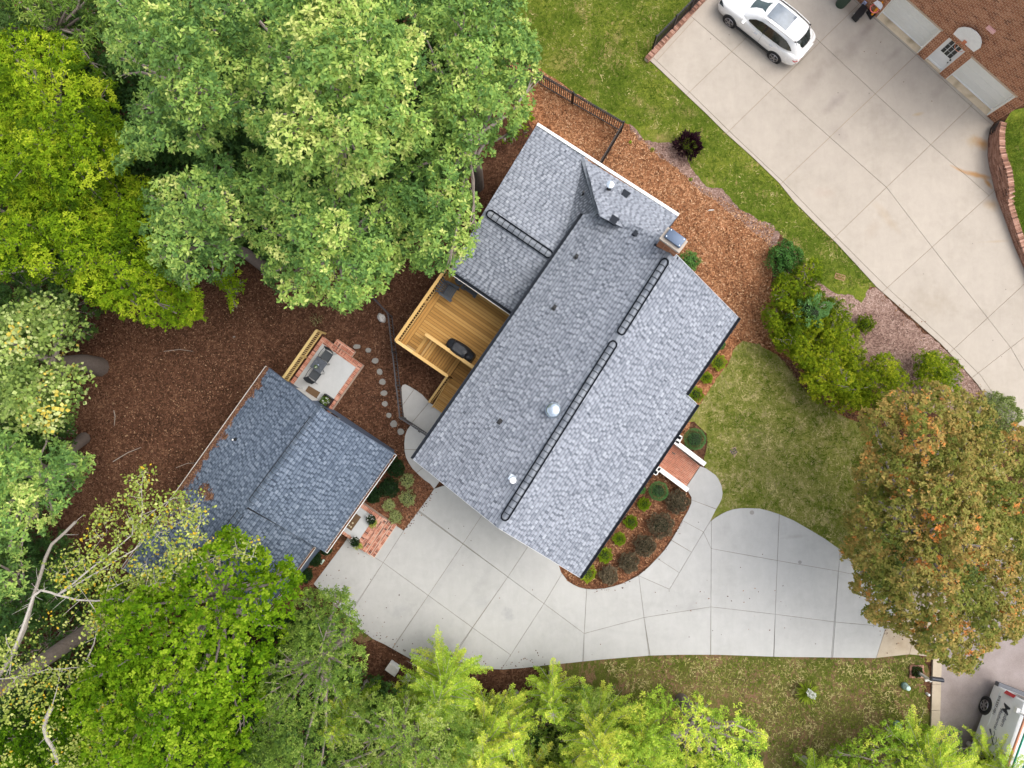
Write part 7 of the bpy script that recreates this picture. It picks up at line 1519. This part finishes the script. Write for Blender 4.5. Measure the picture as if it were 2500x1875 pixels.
for (x, y, r, lb) in ((1655, 1225, 27, 'dark bronze shrub beside the lower clipped conifer at the walkway bend'), (1614, 1283, 31, 'largest dark bronze shrub in the middle of the front bed'), (1575, 1333, 26, 'dark bronze shrub just below the largest bronze shrub'), (1535.6, 1374, 24, 'dark bronze shrub second from the bottom tip of the front bed'), (1486, 1404, 22, 'brownish sparse bronze shrub at the bottom tip of the front bed')):
    shrub('bronze_shrub', lb, x, y, r, .75, BRW, .085, 2600, .38, t0=.62 if x > 1500 else .78, tsd=.22, lump=.16, outl=1.1, group='bronze shrubs of the front bed')
for (x, y, r, lb, t0) in ((1573, 1231, 14.5, 'small lime green shrub nearest the lower clipped conifer', .45), (1540, 1275, 15.5, 'small lime green shrub left of the largest bronze shrub', .4), (1512, 1316, 15, 'small lime green shrub in the middle of the row under the eave', .5), (1477, 1356, 17.5, 'yellowish green shrub next to last in the row under the eave', .55), (1434, 1400, 20, 'brightest rounded lime shrub at the roof corner by the driveway', .8),
                      (1755, 885, 18, 'bright lime spiky shrub at the top of the row beside the front lawn', .65), (1726, 922, 13, 'smallest lime spiky shrub in the row beside the front lawn', .6), (1699, 963, 18, 'lime spiky shrub nearest the roof notch beside the front lawn', .5)):
    shrub('lime_shrub', lb, x, y, r, .45, LIM, .07, 1500, .3, t0=t0, tsd=.2, spiky=True, lump=.17, group='small lime green shrubs along the house front')
shrub('dark_shrub', 'dark green shrub half under the eave above the lime spiky row', 1758, 842, 13, .8, ROS, .07, 700, .5); shrub('dark_shrub', 'dark green shrub half under the eave below the brick entrance', 1566, 1196, 11, .6, ROS, .07, 500, .5)
shrub('dark_shrub', 'mid green leafy shrub at the foot of the chimney', 1684, 638, 25, 1.0, ROS, .09, 1500, .4, t0=.65, lump=.2)
for (x, y, r, h, lb) in ((966, 1141, 23, .7, 'glossy dark green shrub nearest the cottage roof corner'), (951, 1190, 25, .75, 'largest glossy dark green shrub beside the cottage eave'), (912, 1208, 20, .6, 'glossy dark green shrub touching the cottage gutter by the porch'), (766, 1363, 20, .5, 'dark green shrub in the mulch strip under the lower cottage roof'), (797, 1342, 13, .5, 'small dark green shrub under the cottage roof corner below the porch'), (745, 1403, 19, .6, 'dark green shrub where the cottage roof meets the bright maple')):
    shrub('glossy_shrub', lb, x, y, r, h, M['leaf_dark'], .075, 1800, .5, t0=.35, lump=.14, group='glossy dark green shrubs beside the cottage')
for (x, y, r, lb) in ((994, 1174, 17, 'pale variegated shrub nearest the curved walkway'), (995, 1217, 20, 'pale variegated shrub right in the middle of the bed corner'), (950, 1233, 15, 'smallest pale variegated shrub next to the dark glossy shrubs'), (965.6, 1262, 17, 'pale variegated shrub beside the brick porch steps')):
    shrub('variegated_shrub', lb, x, y, r, .4, VAR, .07, 900, .5, t0=.5, lump=.2, group='pale variegated shrubs beside the cottage porch')
shrub('rose_bush', 'green rose bush with a few yellow flowers at the lawn edge right of the house', 1918, 630, 42, 1.2, ROS, .10, 3600, .5, t0=.55, lump=.2)
shrub('purple_bush', 'dark purple leaved bush standing where the mulch meets the back lawn', 1681, 354, 31, .9, PUR, .17, 1500, .34, t0=.45, spiky=True, lump=.25, core=False)
shrub('blue_conifer', 'small pale blue green conifer rising out of the golden shrub mass', 1974, 762, 38, 2.9, SPR, .11, 3200, .35, t0=.85, spiky=True, lump=.25)
shrub('boxwood', 'small dark green shrub standing alone on the weathered mulch', 2113, 791, 22, .7, GOL, .07, 1500, .5, t0=.3, lump=.2)
shrub('hosta_plant', 'pale green variegated plant at the right edge beside the beige driveway', 2441, 1012, 52, .7, VAR, .12, 3600, .4, t0=.25, core=False)
def gtree(label, poly, h, seed, t0=.5): tree('golden_shrub', label, poly, h*.6, h, (sum(p[0] for p in poly)/len(poly), sum(p[1] for p in poly)/len(poly)), GOL, seed=seed, cat='shrub', spacing=.34, rc=.42, tips=230, lpt=8, L=.07, wr=.5, el=.1, trunk_r=.06, edge_px=70, lowdrop=.5, limbs=8, tmean=t0, tsd=.10, group='golden green shrubs between the front lawn and the beige driveway')
gtree('tall olive green shrub at the top of the golden mass, touching the rose bush', [(1895, 680), (1955, 645), (1995, 632), (2010, 665), (2000, 745), (1950, 765), (1895, 750), (1880, 710)], 1.5, 71, .30)
gtree('darker olive shrub at the left side of the golden mass by the orange mulch', [(1875, 735), (1950, 730), (2000, 790), (1970, 870), (1910, 862), (1872, 815), (1862, 765)], 1.5, 72, .33)
gtree('olive shrub in the upper middle of the golden mass, right of the pale conifer', [(1985, 700), (2030, 730), (2085, 750), (2085, 795), (2030, 815), (1985, 800)], 1.6, 73, .30)
gtree('largest bright golden green shrub in the centre of the mass', [(1925, 835), (1985, 785), (2065, 782), (2105, 825), (2110, 880), (2065, 915), (1995, 915), (1940, 890)], 1.9, 74, .52)
gtree('bright golden shrub bulging towards the front lawn', [(1965, 890), (2040, 880), (2085, 910), (2080, 960), (2040, 1000), (1985, 975), (1960, 930)], 1.9, 75, .60)
gtree('golden green shrub at the lower right end of the long mass', [(2065, 885), (2130, 878), (2165, 862), (2208, 900), (2225, 940), (2185, 982), (2110, 1008), (2045, 1003), (2045, 930)], 1.8, 76, .50)
gtree('separate golden shrub beside the beige driveway, right of the long mass', [(2225, 870), (2280, 860), (2330, 880), (2350, 920), (2335, 970), (2280, 970), (2240, 940)], 1.5, 77, .45)
# yucca with a white flower head
yc = thing('yucca', 'spiky yellow green yucca with a white flower head on the brown street lawn', 'yucca', G(1970, 1690)); c = G(1970, 1690, .25); nL = 110
d = rng.normal(size=(nL, 3)); d[:, 2] = np.abs(d[:, 2])*.45+.15; d = nrmz(d); P = np.tile(np.array(c), (nL, 1))+d*.05; LL = rng.uniform(.42, .62, nL)
YU = leafmat('yucca_leaves', [(0, (.10, .18, .01)), (.6, (.30, .38, .03)), (1, (.50, .55, .10))], .3); leaf_object('leaves', yc, YU, P, d, np.tile([0, 0, 1.], (nL, 1))+rng.normal(size=(nL, 3))*.2, LL, LL*.11, .5+rng.normal(size=nL)*.2)
MB().tube([(c.x, c.y, 0), (c.x, c.y, .3), (c.x, c.y, .75)], [.06, .03, .02], 6).build('stem', M['bark_pale'], yc); b = MB()
for q in ((1977, 1691), (1984, 1698), (1980, 1694)): leafball(b, G(*q, .75), .13, 60, .08, wr=1, flat=1)
b.build('flower_head', M['petal'], yc)
# small weeds, yellow blossoms, fallen leaves
for (x, y, r, h, mt, lb) in ((1593, 366, 6, .15, LIM, 'tiny bright green weed on the mulch left of the purple bush'), (1539, 347, 4, .1, LIM, 'tiniest green seedling on the mulch near the fence corner'), (1686, 438, 5, .1, LIM, 'small pale weed on the weathered mulch below the purple bush')):
    shrub('weed', lb, x, y, r, h, mt, .06, 60, .5, core=False, cat='weed')
shrub('dry_weed', 'pale dry grey weed on the open mulch above the patio', 772, 780, 15, .12, VAR, .06, 130, .3, t0=.6, core=False, cat='weed', lump=.5)
fl = MB()
for _ in range(1500):
    x, y = random.uniform(250, 760), random.uniform(720, 1300)
    if (x-653)*.85+(y-897)*.6 > 0 and y > 900 and x > 500: continue
    p = G(x, y, .03); a = random.uniform(0, 6.28); L = random.uniform(.05, .10); e = Vector((math.cos(a), math.sin(a), 0))*L/2; s = Vector((-e.y, e.x, 0))*.6; fl.add([p-e, p+s, p+e, p-s], [(0, 1, 2, 3)], random.random())
for _ in range(500):
    x, y = random.uniform(1500, 2250), random.uniform(1625, 1875); p = G(x, y, .03); a = random.uniform(0, 6.28); L = random.uniform(.05, .09); e = Vector((math.cos(a), math.sin(a), 0))*L/2; s = Vector((-e.y, e.x, 0))*.6; fl.add([p-e, p+s, p+e, p-s], [(0, 1, 2, 3)], random.random())
fl.build('fallen_leaves', tinted('dead_leaf_browns', [(0, (.13, .06, .03)), (.6, (.27, .14, .07)), (1, (.48, .33, .2))], .9), kind='stuff')
ft_ = MB()
for cx, cy in ((1095, 1290), (1150, 1320), (1300, 1440), (1220, 1460), (1600, 1446), (1830, 1461), (1466, 1573), (1808, 1385), (935, 1328), (905, 1414), (875, 1352), (889, 1359), (1130, 1380), (1660, 1303), (2110, 126), (2140, 130), (2206, 200), (2275, 247), (2150, 103)):
    p = G(cx, cy, .062); a = random.uniform(0, 6.28); e = Vector((math.cos(a), math.sin(a), 0))*.035; s = Vector((-e.y, e.x, 0))*.6; ft_.add([p-e, p+s, p+e+UP*.01, p-s], [(0, 1, 2, 3)], random.random())
ft_.build('fallen_leaves', M['chip_dark'], kind='stuff')
